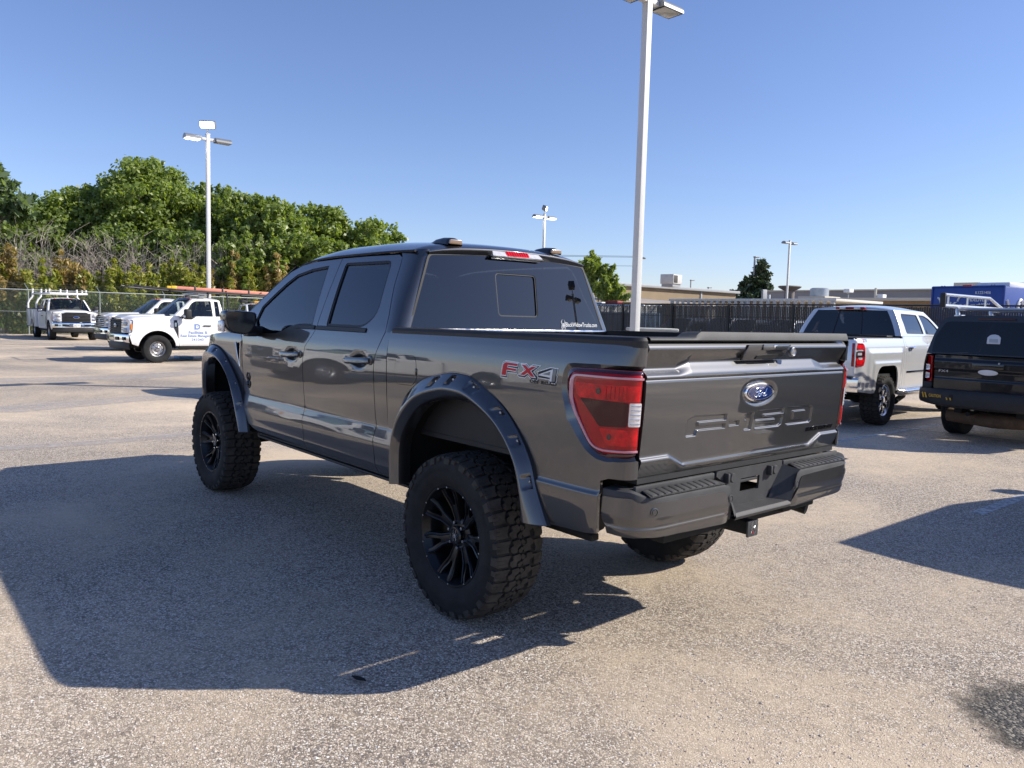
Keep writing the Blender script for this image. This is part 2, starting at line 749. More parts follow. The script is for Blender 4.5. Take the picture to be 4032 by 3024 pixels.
# ------------------------------------------------------------------ wheels
def tread_mesh(R=0.446, hw=0.150, N=38, depth=0.013, name='tread'):
    """All-terrain tread: interlocking raised lugs round the tyre, shoulder lugs running onto the sidewall."""
    mb = MB()
    L = 2*pi/N

    def rad(w):
        return R-depth-0.016*abs(w)**5

    def block(poly, p, off=0.0, flip=False, h=depth):
        top, bot = [], []
        n = len(poly)
        for u, w in poly:
            if flip:
                u, w = 0.5-u, -w
            a = (p+off+u)*L
            for lst, r in ((top, rad(w)+h), (bot, rad(w)-0.002)):
                lst.append((r*cos(a), w*hw, r*sin(a)))
        cu = sum(q[0] for q in poly)/n
        cw = sum(q[1] for q in poly)/n
        # slightly shrunken top face
        t2 = []
        for (x, y, z) in top:
            t2.append((x, y, z))
        mb.add(t2+bot, [tuple(range(n))]+[(i, (i+1) % n, n+(i+1) % n, n+i) for i in range(n)])

    mid = [(0.04, 0.10), (0.34, 0.03), (0.47, 0.06), (0.60, 0.20), (0.90, 0.22), (0.93, 0.40), (0.72, 0.50), (0.50, 0.50),
           (0.40, 0.36), (0.10, 0.38)]
    mid2 = [(0.02, -0.02), (0.22, -0.16), (0.42, -0.12), (0.44, -0.03), (0.28, 0.01), (0.18, 0.06)]
    for p in range(N):
        block(mid, p)
        block(mid, p, off=0.5, flip=True)
        block(mid2, p, off=0.05)
        block([(a+0.5, -b) for a, b in mid2], p, off=0.05)
        for s in (1, -1):
            o = 0.25 if s < 0 else 0.0
            # shoulder lug with a biting edge and two sipe notches
            sh = [(0.02, 0.47), (0.30, 0.56), (0.42, 0.56), (0.46, 0.60), (0.80, 0.58), (0.84, 0.98), (0.60, 0.985), (0.585, 0.74),
                  (0.565, 0.985), (0.34, 0.985), (0.325, 0.74), (0.305, 0.985), (0.06, 0.98)]
            block([(a, b*s) for a, b in sh], p, off=o)
            # side biter running down the sidewall
            a0, a1 = (p+o+0.10)*L, (p+o+(0.76 if p % 2 else 0.5))*L
            r1 = 0.395 if p % 2 else 0.408
            r1 = r1*R/0.446
            vs_ = []
            for a in (a0, a1):
                for (r, w) in ((R-0.016, 0.985), (R-0.020, 1.045), (r1, 1.075), (r1, 1.02), (R-0.03, 0.96)):
                    vs_.append((r*cos(a), w*hw*s, r*sin(a)))
            mb.add(vs_, [(0, 1, 6, 5), (1, 2, 7, 6), (2, 3, 8, 7), (0, 4, 3, 2, 1), (5, 6, 7, 8, 9)])
    return mb.mesh(name)


def tyre_mesh(R=0.446, hw=0.150, rim=0.268, bead=0.128, name='tyre', grooves=False, tread_depth=0.013):
    k = R/0.446
    b = R-tread_depth
    prof = [(rim-0.012, -bead+0.02), (rim, -bead), (rim+0.010, -bead-0.010), (rim+0.018, -bead-0.012)]
    side = [(rim+0.03, bead+0.020), (rim+(b-rim)*0.35, hw*1.035), (rim+(b-rim)*0.55, hw*1.055), (rim+(b-rim)*0.72, hw*1.045),
            (b-0.028, hw*1.02), (b-0.012, hw*0.985), (b-0.003, hw*0.93), (b, hw*0.85)]
    prof += [(r, -w) for r, w in side]
    if grooves:
        for c in (-0.55, -0.18, 0.18, 0.55):
            c *= hw
            prof += [(b, c-0.006), (b-0.008, c-0.004), (b-0.008, c+0.004), (b, c+0.006)]
    prof += [(b, 0.0)] if not grooves else []
    prof += [(r, w) for r, w in reversed(side)]
    prof += [(rim+0.018, bead+0.012), (rim+0.010, bead+0.010), (rim, bead), (rim-0.012, bead-0.02)]
    return MB().lathe(prof, 72).mesh(name)


def offroad_wheel_parts():
    """Black seven-spoke split wheel with a riveted lip: {name: [meshes]}, outer face towards +y."""
    P = {}
    # barrel and lip
    lip = [(0.200, -0.11), (0.232, -0.115), (0.236, 0.085), (0.243, 0.100), (0.252, 0.113), (0.256, 0.126), (0.262, 0.134),
           (0.270, 0.135), (0.275, 0.130), (0.275, 0.118)]
    P['wheel'] = [MB().lathe(lip, 96).mesh('wheel')]
    y_of = lambda r: lin([(0.0, 0.070), (0.06, 0.066), (0.09, 0.070), (0.18, 0.088), (0.256, 0.122)], r)
    # one split spoke
    out = [(-0.024, 0.060), (0.024, 0.060), (0.027, 0.100), (0.034, 0.150), (0.058, 0.215), (0.061, 0.257), (0.031, 0.259), (0.027, 0.225),
           (0.012, 0.178), (0.007, 0.162), (-0.007, 0.162), (-0.012, 0.178), (-0.027, 0.225), (-0.031, 0.259), (-0.061, 0.257),
           (-0.058, 0.215), (-0.034, 0.150), (-0.027, 0.100)]
    sp = MB()
    o2 = [(t, r) for t, r in out]
    sp.prism(o2, lambda t, r, d: (t, y_of(r)-d, r), 0.0, 0.040, bev=0.0035, seg=2)
    # raised milled ridges along both legs
    for s in (1, -1):
        pts = [(0.018*s, 0.070), (0.0215*s, 0.105), (0.026*s, 0.150), (0.046*s, 0.212), (0.049*s, 0.250)]
        sp.tube([(t, y_of(r)+0.001, r) for t, r in pts], [0.0045, 0.005, 0.006, 0.0075, 0.008], n=6)
    P['spoke'] = []
    base = sp
    for k in range(7):
        a = 2*pi*k/7+radians(10)
        m = MB()
        M = Matrix.Rotation(a, 4, 'Y')
        m.v = [tuple(M @ Vector(q)) for q in base.v]
        m.f = list(base.f)
        m.mi = list(base.mi)
        P['spoke'].append(m.mesh('spoke'))
    # hub, cap, spider emblem
    hub = MB().lathe([(0.0, 0.030), (0.090, 0.030), (0.092, 0.060), (0.080, 0.068), (0.050, 0.070)], 48)
    P['hub'] = [hub.mesh('hub')]
    cap = MB().lathe([(0.050, 0.060), (0.050, 0.094), (0.046, 0.100), (0.038, 0.101), (0.036, 0.098), (0.0, 0.098)], 40)
    P['center_cap'] = [cap.mesh('center_cap')]
    em = MB()
    for s in (1, -1):
        for a, b in ((0.020, 0.012), (0.007, 0.018), (-0.007, 0.018), (-0.020, 0.012)):
            em.tube([(0.002*s, 0.0995, a*0.3), (b*s, 0.0995, a*0.9), (b*s*0.8, 0.0995, a*1.45)], 0.0016, n=5)
    em.tube([(0, 0.0995, -0.011), (0, 0.0995, -0.003), (0, 0.0995, 0.006)], [0.003, 0.005, 0.003], n=8)
    P['emblem'] = [em.mesh('emblem')]
    P['lug_nut'] = []
    for k in range(6):
        a = 2*pi*k/6+0.3
        M = Matrix.Translation((0.0675*cos(a), 0.066, 0.0675*sin(a)))
        P['lug_nut'].append(MB().lathe([(0.0105, 0.0), (0.0105, 0.022), (0.008, 0.029), (0.0, 0.030)], 8, M=M).mesh('lug_nut'))
    P['rivet'] = []
    for k in range(7):
        for s in (-0.16, 0.16):
            a = 2*pi*(k+0.5)/7+radians(10)+pi/2+s
            M = Matrix.Translation((0.263*cos(a), 0.132, 0.263*sin(a)))
            P['rivet'].append(MB().lathe([(0.0042, 0.0), (0.0042, 0.004), (0.0, 0.006)], 8, M=M).mesh('rivet'))
    br = MB().lathe([(0.06, -0.02), (0.175, -0.02), (0.175, 0.005), (0.06, 0.012)], 40)
    br.box(-0.08, 0.08, -0.05, 0.04, 0.115, 0.20, 0.015)
    P['brake'] = [br.mesh('brake')]
    P['tyre'] = [tyre_mesh()]
    P['tread'] = [tread_mesh()]
    # raised sidewall lettering
    P['sidewall_lettering'] = []
    for txt, a0, w in (('ALL-TERRAIN', 62, 62), ('T/A', 248, 20), ('KO2', 282, 20), ('LT35X12.50R20', 165, 56)):
        ring = MB()
        v, f = text_mesh(txt, 1.0, spacing=1.1, res=1)
        W = max(q[0] for q in v)
        ht = 0.026
        H = max(q[1] for q in v)
        o = len(ring.v)
        for (u, h) in v:
            a = radians(a0+w/2-w*u/W)
            r = 0.352+ht*h/H
            ring.v.append((r*cos(a), 0.1612, r*sin(a)))
        ring.f += [tuple(i+o for i in q) for q in f]
        ring.mi += [0]*len(f)
        P['sidewall_lettering'].append(ring.mesh('sidewall_lettering', fix=False))
    return P


OFFROAD_M = dict(wheel=SATINBLK, spoke=SATINBLK, hub=SATINBLK, center_cap=GLOSSBLK, emblem=STEEL, lug_nut=CHROME, rivet=STEEL,
                 brake=DARK, tyre=RUBBER, tread=TREAD, sidewall_lettering=RUBBER)


def steel_wheel_parts(R=0.41, hw=0.128, rim=0.222, chrome=True):
    """Pressed-steel truck wheel with round hand holes, and a plain highway tyre."""
    P = {}
    lip = [(0.16, -0.09), (rim-0.04, -0.095), (rim-0.035, 0.060), (rim-0.018, 0.080), (rim-0.006, 0.096), (rim+0.006, 0.100), (rim+0.008, 0.092)]
    P['wheel'] = [MB().lathe(lip, 64).mesh('wheel')]
    disc = MB()
    n = 64
    # dished disc with eight slots
    prof = lambda r: lin([(0.0, 0.082), (0.055, 0.080), (0.07, 0.055), (0.11, 0.050), (0.135, 0.066), (0.165, 0.056), (0.185, 0.030)], r)
    holes = []
    for k in range(8):
        a = 2*pi*k/8
        holes.append([(0.150*cos(a)+0.012*cos(t)*cos(a)-0.026*sin(t)*sin(a), 0.150*sin(a)+0.012*cos(t)*sin(a)+0.026*sin(t)*cos(a))
                      for t in [2*pi*i/10 for i in range(10)]])
    ol = [(0.186*cos(2*pi*i/40), 0.186*sin(2*pi*i/40)) for i in range(40)]
    o = panel('tmp_disc', ol, holes, lambda u, v: (u, prof(hypot(u, v)), v), None, None, step=0.016, flange=0.012, ref=(0, -1, 0), edge=0.05)
    P['wheel_disc'] = [o.data]
    bpy.data.objects.remove(o)
    hub = MB().lathe([(0.055, 0.05), (0.052, 0.098), (0.045, 0.106), (0.0, 0.108)], 24)
    P['hub_cap'] = [hub.mesh('hub_cap')]
    ln = MB()
    for k in range(8):
        a = 2*pi*k/8+0.2
        ln.lathe([(0.011, 0.0), (0.011, 0.024), (0.0, 0.028)], 6, M=Matrix.Translation((0.083*cos(a), 0.05, 0.083*sin(a))))
    P['lug_nuts'] = [ln.mesh('lug_nuts')]
    P['brake'] = [MB().lathe([(0.05, -0.02), (0.17, -0.02), (0.17, 0.01), (0.05, 0.01)], 32).mesh('brake')]
    P['tyre'] = [tyre_mesh(R, hw, rim, 0.098, grooves=True, tread_depth=0.0)]
    return P


STEELW_M = dict(wheel=STEEL, wheel_disc=STEEL, hub_cap=CHROME_D, lug_nuts=STEEL, brake=DARK, tyre=RUBBER)


def alloy_wheel_parts(R=0.42, hw=0.137, rim=0.262, spokes=6):
    P = {}
    lip = [(0.20, -0.10), (rim-0.034, -0.10), (rim-0.030, 0.075), (rim-0.014, 0.098), (rim-0.004, 0.108), (rim+0.008, 0.110), (rim+0.010, 0.100)]
    P['wheel'] = [MB().lathe(lip, 64).mesh('wheel')]
    y_of = lambda r: lin([(0.0, 0.088), (0.07, 0.086), (0.16, 0.098), (0.25, 0.092)], r)
    P['spoke'] = []
    out = [(-0.020, 0.050), (0.020, 0.050), (0.026, 0.09), (0.040, 0.16), (0.066, 0.238), (0.030, 0.246), (0.010, 0.175), (-0.010, 0.175),
           (-0.030, 0.246), (-0.066, 0.238), (-0.040, 0.16), (-0.026, 0.09)]
    sp = MB().prism(out, lambda t, r, d: (t, y_of(r)-d, r), 0.0, 0.035, bev=0.005, seg=2)
    for k in range(spokes):
        M = Matrix.Rotation(2*pi*k/spokes, 4, 'Y')
        m = MB()
        m.v = [tuple(M @ Vector(q)) for q in sp.v]
        m.f = list(sp.f)
        m.mi = list(sp.mi)
        P['spoke'].append(m.mesh('spoke'))
    P['hub_cap'] = [MB().lathe([(0.060, 0.04), (0.060, 0.094), (0.050, 0.102), (0.0, 0.104)], 32).mesh('hub_cap')]
    P['brake'] = [MB().lathe([(0.05, -0.02), (0.175, -0.02), (0.175, 0.01), (0.05, 0.01)], 32).mesh('brake')]
    P['tyre'] = [tyre_mesh(R, hw, rim, 0.108)]
    P['tread'] = [tread_mesh(R, hw, N=34)]
    return P


ALLOY_M = dict(wheel=CHROME_D, spoke=CHROME, hub_cap=CHROME, brake=DARK, tyre=RUBBER, tread=TREAD)


def plain_wheel_parts(R=0.37, hw=0.125, rim=0.21):
    P = {}
    lip = [(0.12, -0.05), (rim-0.02, -0.09), (rim-0.02, 0.06), (rim+0.004, 0.092), (rim+0.008, 0.085)]
    P['wheel'] = [MB().lathe(lip, 48).mesh('wheel')]
    disc = MB().lathe([(0.0, 0.06), (0.05, 0.06), (0.06, 0.045), (0.19, 0.055), (0.19, 0.02), (0.0, 0.0)], 40)
    for k in range(5):
        a = 2*pi*k/5
        M = Matrix.Rotation(a, 4, 'Y')
        disc.box(-0.02, 0.02, 0.05, 0.075, 0.04, 0.19, 0.006, M=M)
    P['wheel_disc'] = [disc.mesh('wheel_disc')]
    P['tyre'] = [tyre_mesh(R, hw, rim, 0.098, grooves=True, tread_depth=0.0)]
    return P


PLAIN_M = dict(wheel=STEEL, wheel_disc=STEEL, tyre=RUBBER)


def add_wheel(parent, parts, mats_, loc, right=False, steer=0.0, spin=0.0):
    """One wheel thing-part with its own sub-parts; meshes are shared between the wheels of a set."""
    def mk(name, me):
        if not me.materials:
            me.materials.append(mats_[name])
            me.polygons.foreach_set('use_smooth', [True]*len(me.polygons))
            if name not in ('wheel_disc',):
                me.set_sharp_from_angle(angle=radians(32))
        o = bpy.data.objects.new(name, me)
        COL.objects.link(o)
        return o
    w = mk('wheel', parts['wheel'][0])
    w.parent = parent
    w.location = loc
    w.rotation_euler = Matrix.Rotation((pi if right else 0)+steer, 3, 'Z').to_euler()
    w.rotation_euler = (Matrix.Rotation((pi if right else 0)+steer, 3, 'Z') @ Matrix.Rotation(spin, 3, 'Y')).to_euler()
    for k, ms in parts.items():
        if k == 'wheel':
            continue
        for me in ms:
            c = mk(k, me)
            c.parent = w
            if k in ('tread', 'lug_nuts', 'sidewall_lettering'):
                pass
    return w
# ------------------------------------------------------------------ ground: chip-sealed lot
def chipseal():
    m = bpy.data.materials.new('chip_seal')
    m.use_nodes = True
    nt = m.node_tree
    L = nt.links.new
    b = nt.nodes['Principled BSDF']
    b.inputs['Roughness'].default_value = 0.85
    b.inputs['Specular IOR Level'].default_value = 0.25
    tc = nd(nt, 'ShaderNodeTexCoord')
    # individual stones, two sizes
    v1 = nd(nt, 'ShaderNodeTexVoronoi', Scale=98.0)
    v1.feature = 'F1'
    L(tc.outputs['Object'], v1.inputs['Vector'])
    ve = nd(nt, 'ShaderNodeTexVoronoi', Scale=98.0)
    ve.feature = 'DISTANCE_TO_EDGE'
    L(tc.outputs['Object'], ve.inputs['Vector'])
    sep = nd(nt, 'ShaderNodeSeparateColor')
    L(v1.outputs['Color'], sep.inputs[0])
    cr = nd(nt, 'ShaderNodeValToRGB')
    e = cr.color_ramp.elements
    e[0].position = 0.0
    e[0].color = (0.16, 0.135, 0.12, 1)
    e[1].position = 1.0
    e[1].color = (0.95, 0.90, 0.82, 1)
    for p, c in ((0.10, (0.42, 0.345, 0.27)), (0.34, (0.66, 0.55, 0.425)), (0.62, (0.78, 0.66, 0.525)), (0.85, (0.90, 0.80, 0.67))):
        q = cr.color_ramp.elements.new(p)
        q.color = (*c, 1)
    L(sep.outputs[0], cr.inputs[0])
    # dark binder between the stones
    mr = nd(nt, 'ShaderNodeMapRange')
    mr.inputs['From Min'].default_value = 0.02
    mr.inputs['From Max'].default_value = 0.13
    L(ve.outputs['Distance'], mr.inputs['Value'])
    # stones sunk at random into the binder
    gt = nd(nt, 'ShaderNodeMapRange')
    gt.inputs['From Min'].default_value = 0.08
    gt.inputs['From Max'].default_value = 0.30
    L(sep.outputs[1], gt.inputs['Value'])
    mul = nd(nt, 'ShaderNodeMath', operation='MULTIPLY')
    L(mr.outputs[0], mul.inputs[0])
    L(gt.outputs[0], mul.inputs[1])
    st = nd(nt, 'ShaderNodeMix', data_type='RGBA')
    st.inputs['A'].default_value = (0.24, 0.20, 0.165, 1)
    L(mul.outputs[0], st.inputs['Factor'])
    L(cr.outputs[0], st.inputs['B'])
    # tan dust lying in patches
    n1 = nd(nt, 'ShaderNodeTexNoise', Scale=0.33, Detail=7.0, Roughness=0.62, Distortion=0.4)
    L(tc.outputs['Object'], n1.inputs['Vector'])
    n2 = nd(nt, 'ShaderNodeTexNoise', Scale=9.0, Detail=6.0, Roughness=0.7)
    L(tc.outputs['Object'], n2.inputs['Vector'])
    ad = nd(nt, 'ShaderNodeMath', operation='ADD')
    L(n1.outputs['Fac'], ad.inputs[0])
    ml = nd(nt, 'ShaderNodeMath', operation='MULTIPLY')
    L(n2.outputs['Fac'], ml.inputs[0])
    ml.inputs[1].default_value = 0.30
    L(ml.outputs[0], ad.inputs[1])
    du = nd(nt, 'ShaderNodeMapRange')
    du.inputs['From Min'].default_value = 0.58
    du.inputs['From Max'].default_value = 0.82
    du.inputs['To Max'].default_value = 0.88
    L(ad.outputs[0], du.inputs['Value'])
    m2 = nd(nt, 'ShaderNodeMix', data_type='RGBA')
    m2.inputs['B'].default_value = (0.72, 0.58, 0.42, 1)
    L(du.outputs[0], m2.inputs['Factor'])
    L(st.outputs['Result'], m2.inputs['A'])
    # old dark patches and faint wheel tracks
    n3 = nd(nt, 'ShaderNodeTexNoise', Scale=0.12, Detail=5.0, Roughness=0.55)
    mp = nd(nt, 'ShaderNodeMapping')
    mp.inputs['Scale'].default_value = (1.0, 0.45, 1.0)
    mp.inputs['Location'].default_value = (3.7, 1.9, 0)
    L(tc.outputs['Object'], mp.inputs['Vector'])
    L(mp.outputs[0], n3.inputs['Vector'])
    dk = nd(nt, 'ShaderNodeMapRange')
    dk.inputs['From Min'].default_value = 0.35
    dk.inputs['From Max'].default_value = 0.65
    dk.inputs['To Min'].default_value = 0.80
    dk.inputs['To Max'].default_value = 1.14
    L(n3.outputs['Fac'], dk.inputs['Value'])
    sc_ = nd(nt, 'ShaderNodeVectorMath', operation='SCALE')
    L(m2.outputs['Result'], sc_.inputs[0])
    L(dk.outputs[0], sc_.inputs['Scale'])
    L(sc_.outputs[0], b.inputs['Base Color'])
    # relief: domed stones plus grit; dust fills the hollows
    hp = nd(nt, 'ShaderNodeMath', operation='POWER')
    L(mul.outputs[0], hp.inputs[0])
    hp.inputs[1].default_value = 0.6
    fl = nd(nt, 'ShaderNodeMath', operation='MULTIPLY_ADD')
    L(du.outputs[0], fl.inputs[0])
    fl.inputs[1].default_value = -0.75
    fl.inputs[2].default_value = 1.0
    h2 = nd(nt, 'ShaderNodeMath', operation='MULTIPLY')
    L(hp.outputs[0], h2.inputs[0])
    L(fl.outputs[0], h2.inputs[1])
    bp = nd(nt, 'ShaderNodeBump', Strength=0.6, Distance=0.005)
    L(h2.outputs[0], bp.inputs['Height'])
    L(bp.outputs['Normal'], b.inputs['Normal'])
    MATS['chip_seal'] = m
    return m


def worn_paint(name, col, keep=0.5, scale=14.0, soft=0.12):
    """Old road paint: flakes away by noise."""
    m = bpy.data.materials.new(name)
    m.use_nodes = True
    nt = m.node_tree
    b = nt.nodes['Principled BSDF']
    b.inputs['Base Color'].default_value = (*col, 1)
    b.inputs['Roughness'].default_value = 0.8
    tc = nd(nt, 'ShaderNodeTexCoord')
    n = nd(nt, 'ShaderNodeTexNoise', Scale=scale, Detail=8.0, Roughness=0.75)
    nt.links.new(tc.outputs['Object'], n.inputs['Vector'])
    mr = nd(nt, 'ShaderNodeMapRange')
    mr.inputs['From Min'].default_value = 0.5-soft+(0.5-keep)*0.4
    mr.inputs['From Max'].default_value = 0.5+soft+(0.5-keep)*0.4
    nt.links.new(n.outputs['Fac'], mr.inputs['Value'])
    nt.links.new(mr.outputs[0], b.inputs['Alpha'])
    return m


m = MB()
# one sheet to the horizon, finer near the camera
m.add([(-600, -900, 0), (900, -900, 0), (900, 600, 0), (-600, 600, 0)], [(0, 1, 2, 3)])
gr0 = m.build('ground', chipseal(), fix=False, ang=None)
setprops(gr0, 'tan chip-sealed parking lot surface with scattered dust', kind='structure')
PAINTW = worn_paint('worn_white_paint', (0.58, 0.58, 0.57), keep=0.62)
PAINTF = worn_paint('faded_white_paint', (0.50, 0.47, 0.44), keep=0.42, scale=5.0, soft=0.25)
for (x, y0, y1) in ((2.0, -10.7, -7.2), (-0.83, -10.7, -4.15), (4.83, -12.5, -8.6), (-3.66, -10.7, -4.15), (7.66, -12.5, -8.6)):
    m = MB()
    m.add([(x-0.055, y0, 0.004), (x+0.055, y0, 0.004), (x+0.055, y1, 0.004), (x-0.055, y1, 0.004)], [(0, 1, 2, 3)])
    o = m.build('bay_line', PAINTW, gr0, fix=False, ang=None)
m = MB()
m.add([(-1.5, -9.98, 0.008), (4.0, -9.28, 0.008), (4.0, -9.22, 0.008), (-1.5, -9.92, 0.008)], [(0, 1, 2, 3)])
m.build('cross_line', PAINTF, gr0, fix=False, ang=None)
for (pts, w) in ((((7.05, 2.6), (6.9, 1.3), (7.0, 0.0), (7.2, -2.0)), 0.34), (((11.2, 3.0), (10.8, 1.5), (11.6, -0.6), (11.4, -2.0)), 0.9), (((16.4, 3.0), (16.2, -1.5), (17.5, -4.0)), 1.2)):
    m = MB()
    n = len(pts)
    m.grid(lambda i, j: (pts[i][0]+(j-0.5)*w, pts[i][1], 0.004), n-1, 1)
    m.build('faded_marking', PAINTF, gr0, fix=False, ang=None)
# dark coarse asphalt patch at the lower right of the view
pm = bpy.data.materials.new('coarse_patch')
pm.use_nodes = True
nt = pm.node_tree
b = nt.nodes['Principled BSDF']
tc = nd(nt, 'ShaderNodeTexCoord')
vo = nd(nt, 'ShaderNodeTexVoronoi', Scale=85.0)
nt.links.new(tc.outputs['Object'], vo.inputs['Vector'])
cr = nd(nt, 'ShaderNodeValToRGB')
cr.color_ramp.elements[0].color = (0.030, 0.028, 0.027, 1)
cr.color_ramp.elements[1].color = (0.30, 0.27, 0.22, 1)
q = cr.color_ramp.elements.new(0.6)
q.color = (0.09, 0.083, 0.075, 1)
sp_ = nd(nt, 'ShaderNodeSeparateColor')
nt.links.new(vo.outputs['Color'], sp_.inputs[0])
nt.links.new(sp_.outputs[0], cr.inputs[0])
nt.links.new(cr.outputs[0], b.inputs['Base Color'])
b.inputs['Roughness'].default_value = 0.9
bp = nd(nt, 'ShaderNodeBump', Strength=1.0, Distance=0.006)
nt.links.new(vo.outputs['Distance'], bp.inputs['Height'])
bp.invert = True
nt.links.new(bp.outputs['Normal'], b.inputs['Normal'])
rnd = random.Random(5)
# ragged, feathered edge: the patch thins out into the chip seal
cx, cy = -2.50, -0.42
sb = nd(nt, 'ShaderNodeVectorMath', operation='SUBTRACT')
sb.inputs[1].default_value = (cx, cy, 0)
nt.links.new(tc.outputs['Object'], sb.inputs[0])
ln_ = nd(nt, 'ShaderNodeVectorMath', operation='LENGTH')
nt.links.new(sb.outputs[0], ln_.inputs[0])
nz = nd(nt, 'ShaderNodeTexNoise', Scale=6.0, Detail=8.0, Roughness=0.75)
nt.links.new(tc.outputs['Object'], nz.inputs['Vector'])
ma = nd(nt, 'ShaderNodeMath', operation='MULTIPLY_ADD')
ma.inputs[1].default_value = 0.42
nt.links.new(nz.outputs['Fac'], ma.inputs[0])
nt.links.new(ln_.outputs['Value'], ma.inputs[2])
al = nd(nt, 'ShaderNodeMapRange')
al.inputs['From Min'].default_value = 0.66
al.inputs['From Max'].default_value = 0.50
nt.links.new(ma.outputs[0], al.inputs['Value'])
nt.links.new(al.outputs[0], b.inputs['Alpha'])
m = MB()
m.v = [(cx+0.75*cos(2*pi*i/32), cy+0.75*sin(2*pi*i/32), 0.004) for i in range(32)]
m.f = [tuple(range(32))]
m.mi = [0]
patch = m.build('asphalt_patch', pm, gr0, ang=None, fix=False)


# loose stones in the foreground
def pebbles(n, seed):
    r_ = random.Random(seed)
    v, f = [], []
    for k in range(n):
        # denser near the camera
        d = 1.2+5.8*r_.random()**1.6
        a = YAW+radians(r_.uniform(-40, 40))
        x, y = CAM_POS.x+d*cos(a), CAM_POS.y+d*sin(a)
        s = r_.uniform(0.0022, 0.0055)*(1.0 if r_.random() < 0.97 else 1.7)
        o = len(v)
        rz = r_.random()*6.28
        ax, ay, az = s*r_.uniform(0.8, 1.4), s*r_.uniform(0.7, 1.1), s*r_.uniform(0.5, 0.9)
        c, sn = cos(rz), sin(rz)
        for (px, py, pz) in ((1, 0, 0), (0.2, 0.9, 0.1), (-0.9, 0.3, 0), (-0.4, -0.8, 0.1), (0.5, -0.7, 0), (0.1, 0.1, 0.9)):
            px, py, pz = px*ax*r_.uniform(0.8, 1.2), py*ay*r_.uniform(0.8, 1.2), pz*az
            v.append((x+px*c-py*sn, y+px*sn+py*c, 0.0006+pz))
        f += [(o, o+1, o+5), (o+1, o+2, o+5), (o+2, o+3, o+5), (o+3, o+4, o+5), (o+4, o, o+5)]
    return v, f


pv, pf = pebbles(26000, 3)
me = bpy.data.meshes.new('loose_gravel')
me.from_pydata(pv, [], pf)
pmx = bpy.data.materials.new('loose_stone')
pmx.use_nodes = True
nt = pmx.node_tree
b = nt.nodes['Principled BSDF']
b.inputs['Roughness'].default_value = 0.85
ge = nd(nt, 'ShaderNodeNewGeometry')
cr = nd(nt, 'ShaderNodeValToRGB')
cr.color_ramp.elements[0].color = (0.20, 0.165, 0.14, 1)
cr.color_ramp.elements[1].color = (0.78, 0.73, 0.67, 1)
for p, c in ((0.2, (0.44, 0.36, 0.30)), (0.6, (0.65, 0.55, 0.47))):
    q = cr.color_ramp.elements.new(p)
    q.color = (*c, 1)
nt.links.new(ge.outputs['Random Per Island'], cr.inputs[0])
nt.links.new(cr.outputs[0], b.inputs['Base Color'])
o = link_mesh('loose_gravel', me, pmx, None, None)
setprops(o, 'loose pale stones scattered over the near lot', 'gravel', kind='stuff')
# ------------------------------------------------------------------ the grey lifted pickup
# truck frame = world frame: x forward (rear axle at 0), y to its left, z up
hero = empty('pickup_truck', (0, 0, 0))
setprops(hero, 'lifted dark grey crew cab pickup with black off-road wheels and bolted arch flares', 'pickup truck')
REF = (1.3, 0.0, 1.0)
DOOR_P = [(0.62, .900), (0.645, .930), (0.67, .953), (0.70, .963), (0.712, .968), (0.722, .968), (0.78, .9745), (0.835, .9775), (0.85, .976),
          (0.93, .9595), (0.942, .9565), (0.952, .9555), (1.05, .9605), (1.18, .9665), (1.28, .9685), (1.345, .9675), (1.40, .963), (1.455, .953),
          (1.52, .937), (1.60, .908), (1.75, .847), (1.90, .780), (2.00, .732), (2.06, .700)]
BED_P = [(0.62, .905), (0.66, .930), (0.70, .952), (0.80, .962), (0.866, .9645), (0.884, .956), (0.892, .954), (1.00, .9575), (1.15, .9635), (1.28, .9665), (1.36, .965),
         (1.42, .960), (1.475, .951), (1.52, .940), (1.56, .930)]
HANDLES = [(2.010, 1.318), (1.022, 1.330)]


def door_y(x, z):
    y = catmull(DOOR_P, z)-0.010*((x-1.6)/1.6)**2*(1 if x > 1.6 else 0.4)
    for hx, hz in HANDLES:
        q = ((x-hx)/0.085)**2+((z-hz)/0.042)**2
        if q < 2.5:
            y -= 0.022*max(0.0, 1-q/2.2)**2
    return y


def side_pt(x, z):
    return (x, door_y(x, z), z)


CN = 2.7
CX0, CXL, CY = -0.86, 0.336, 0.846


def bed_pt(s, z, d=0.0):
    """Bed skin: s runs rearwards along the side, round the corner and onto the rear face."""
    Y = catmull(BED_P, z)
    lean = 0.033*(z-0.943)/0.597
    if s < -CX0:
        return (-s, Y+d, z)
    t = min(1.0, (s+CX0)/0.42)
    a = t*pi/2
    c, n = max(0.0, cos(a))**(2/CN), max(0.0, sin(a))**(2/CN)
    XL = 0.318+lean
    px, py = CX0-XL*n, CY+(Y-CY)*c
    if d:
        e = 1e-3
        c2, n2 = max(0.0, cos(a+e))**(2/CN), max(0.0, sin(a+e))**(2/CN)
        c1, n1 = max(0.0, cos(a-e))**(2/CN), max(0.0, sin(a-e))**(2/CN)
        tx, ty = -XL*(n2-n1), (Y-CY)*(c2-c1)
        L = hypot(tx, ty) or 1
        px, py = px+d*(ty/L), py-d*(tx/L)
    return (px, py, z)


def s_of_x(x):
    if x > CX0:
        return -x
    n = min(1.0, (CX0-x)/0.325)
    return -CX0+0.42*math.asin(n**(CN/2))/(pi/2)


def s_of_y(y, Y=0.955):
    c = max(0.0, min(1.0, (y-CY)/(Y-CY)))
    return -CX0+0.42*math.acos(c**(CN/2))/(pi/2)


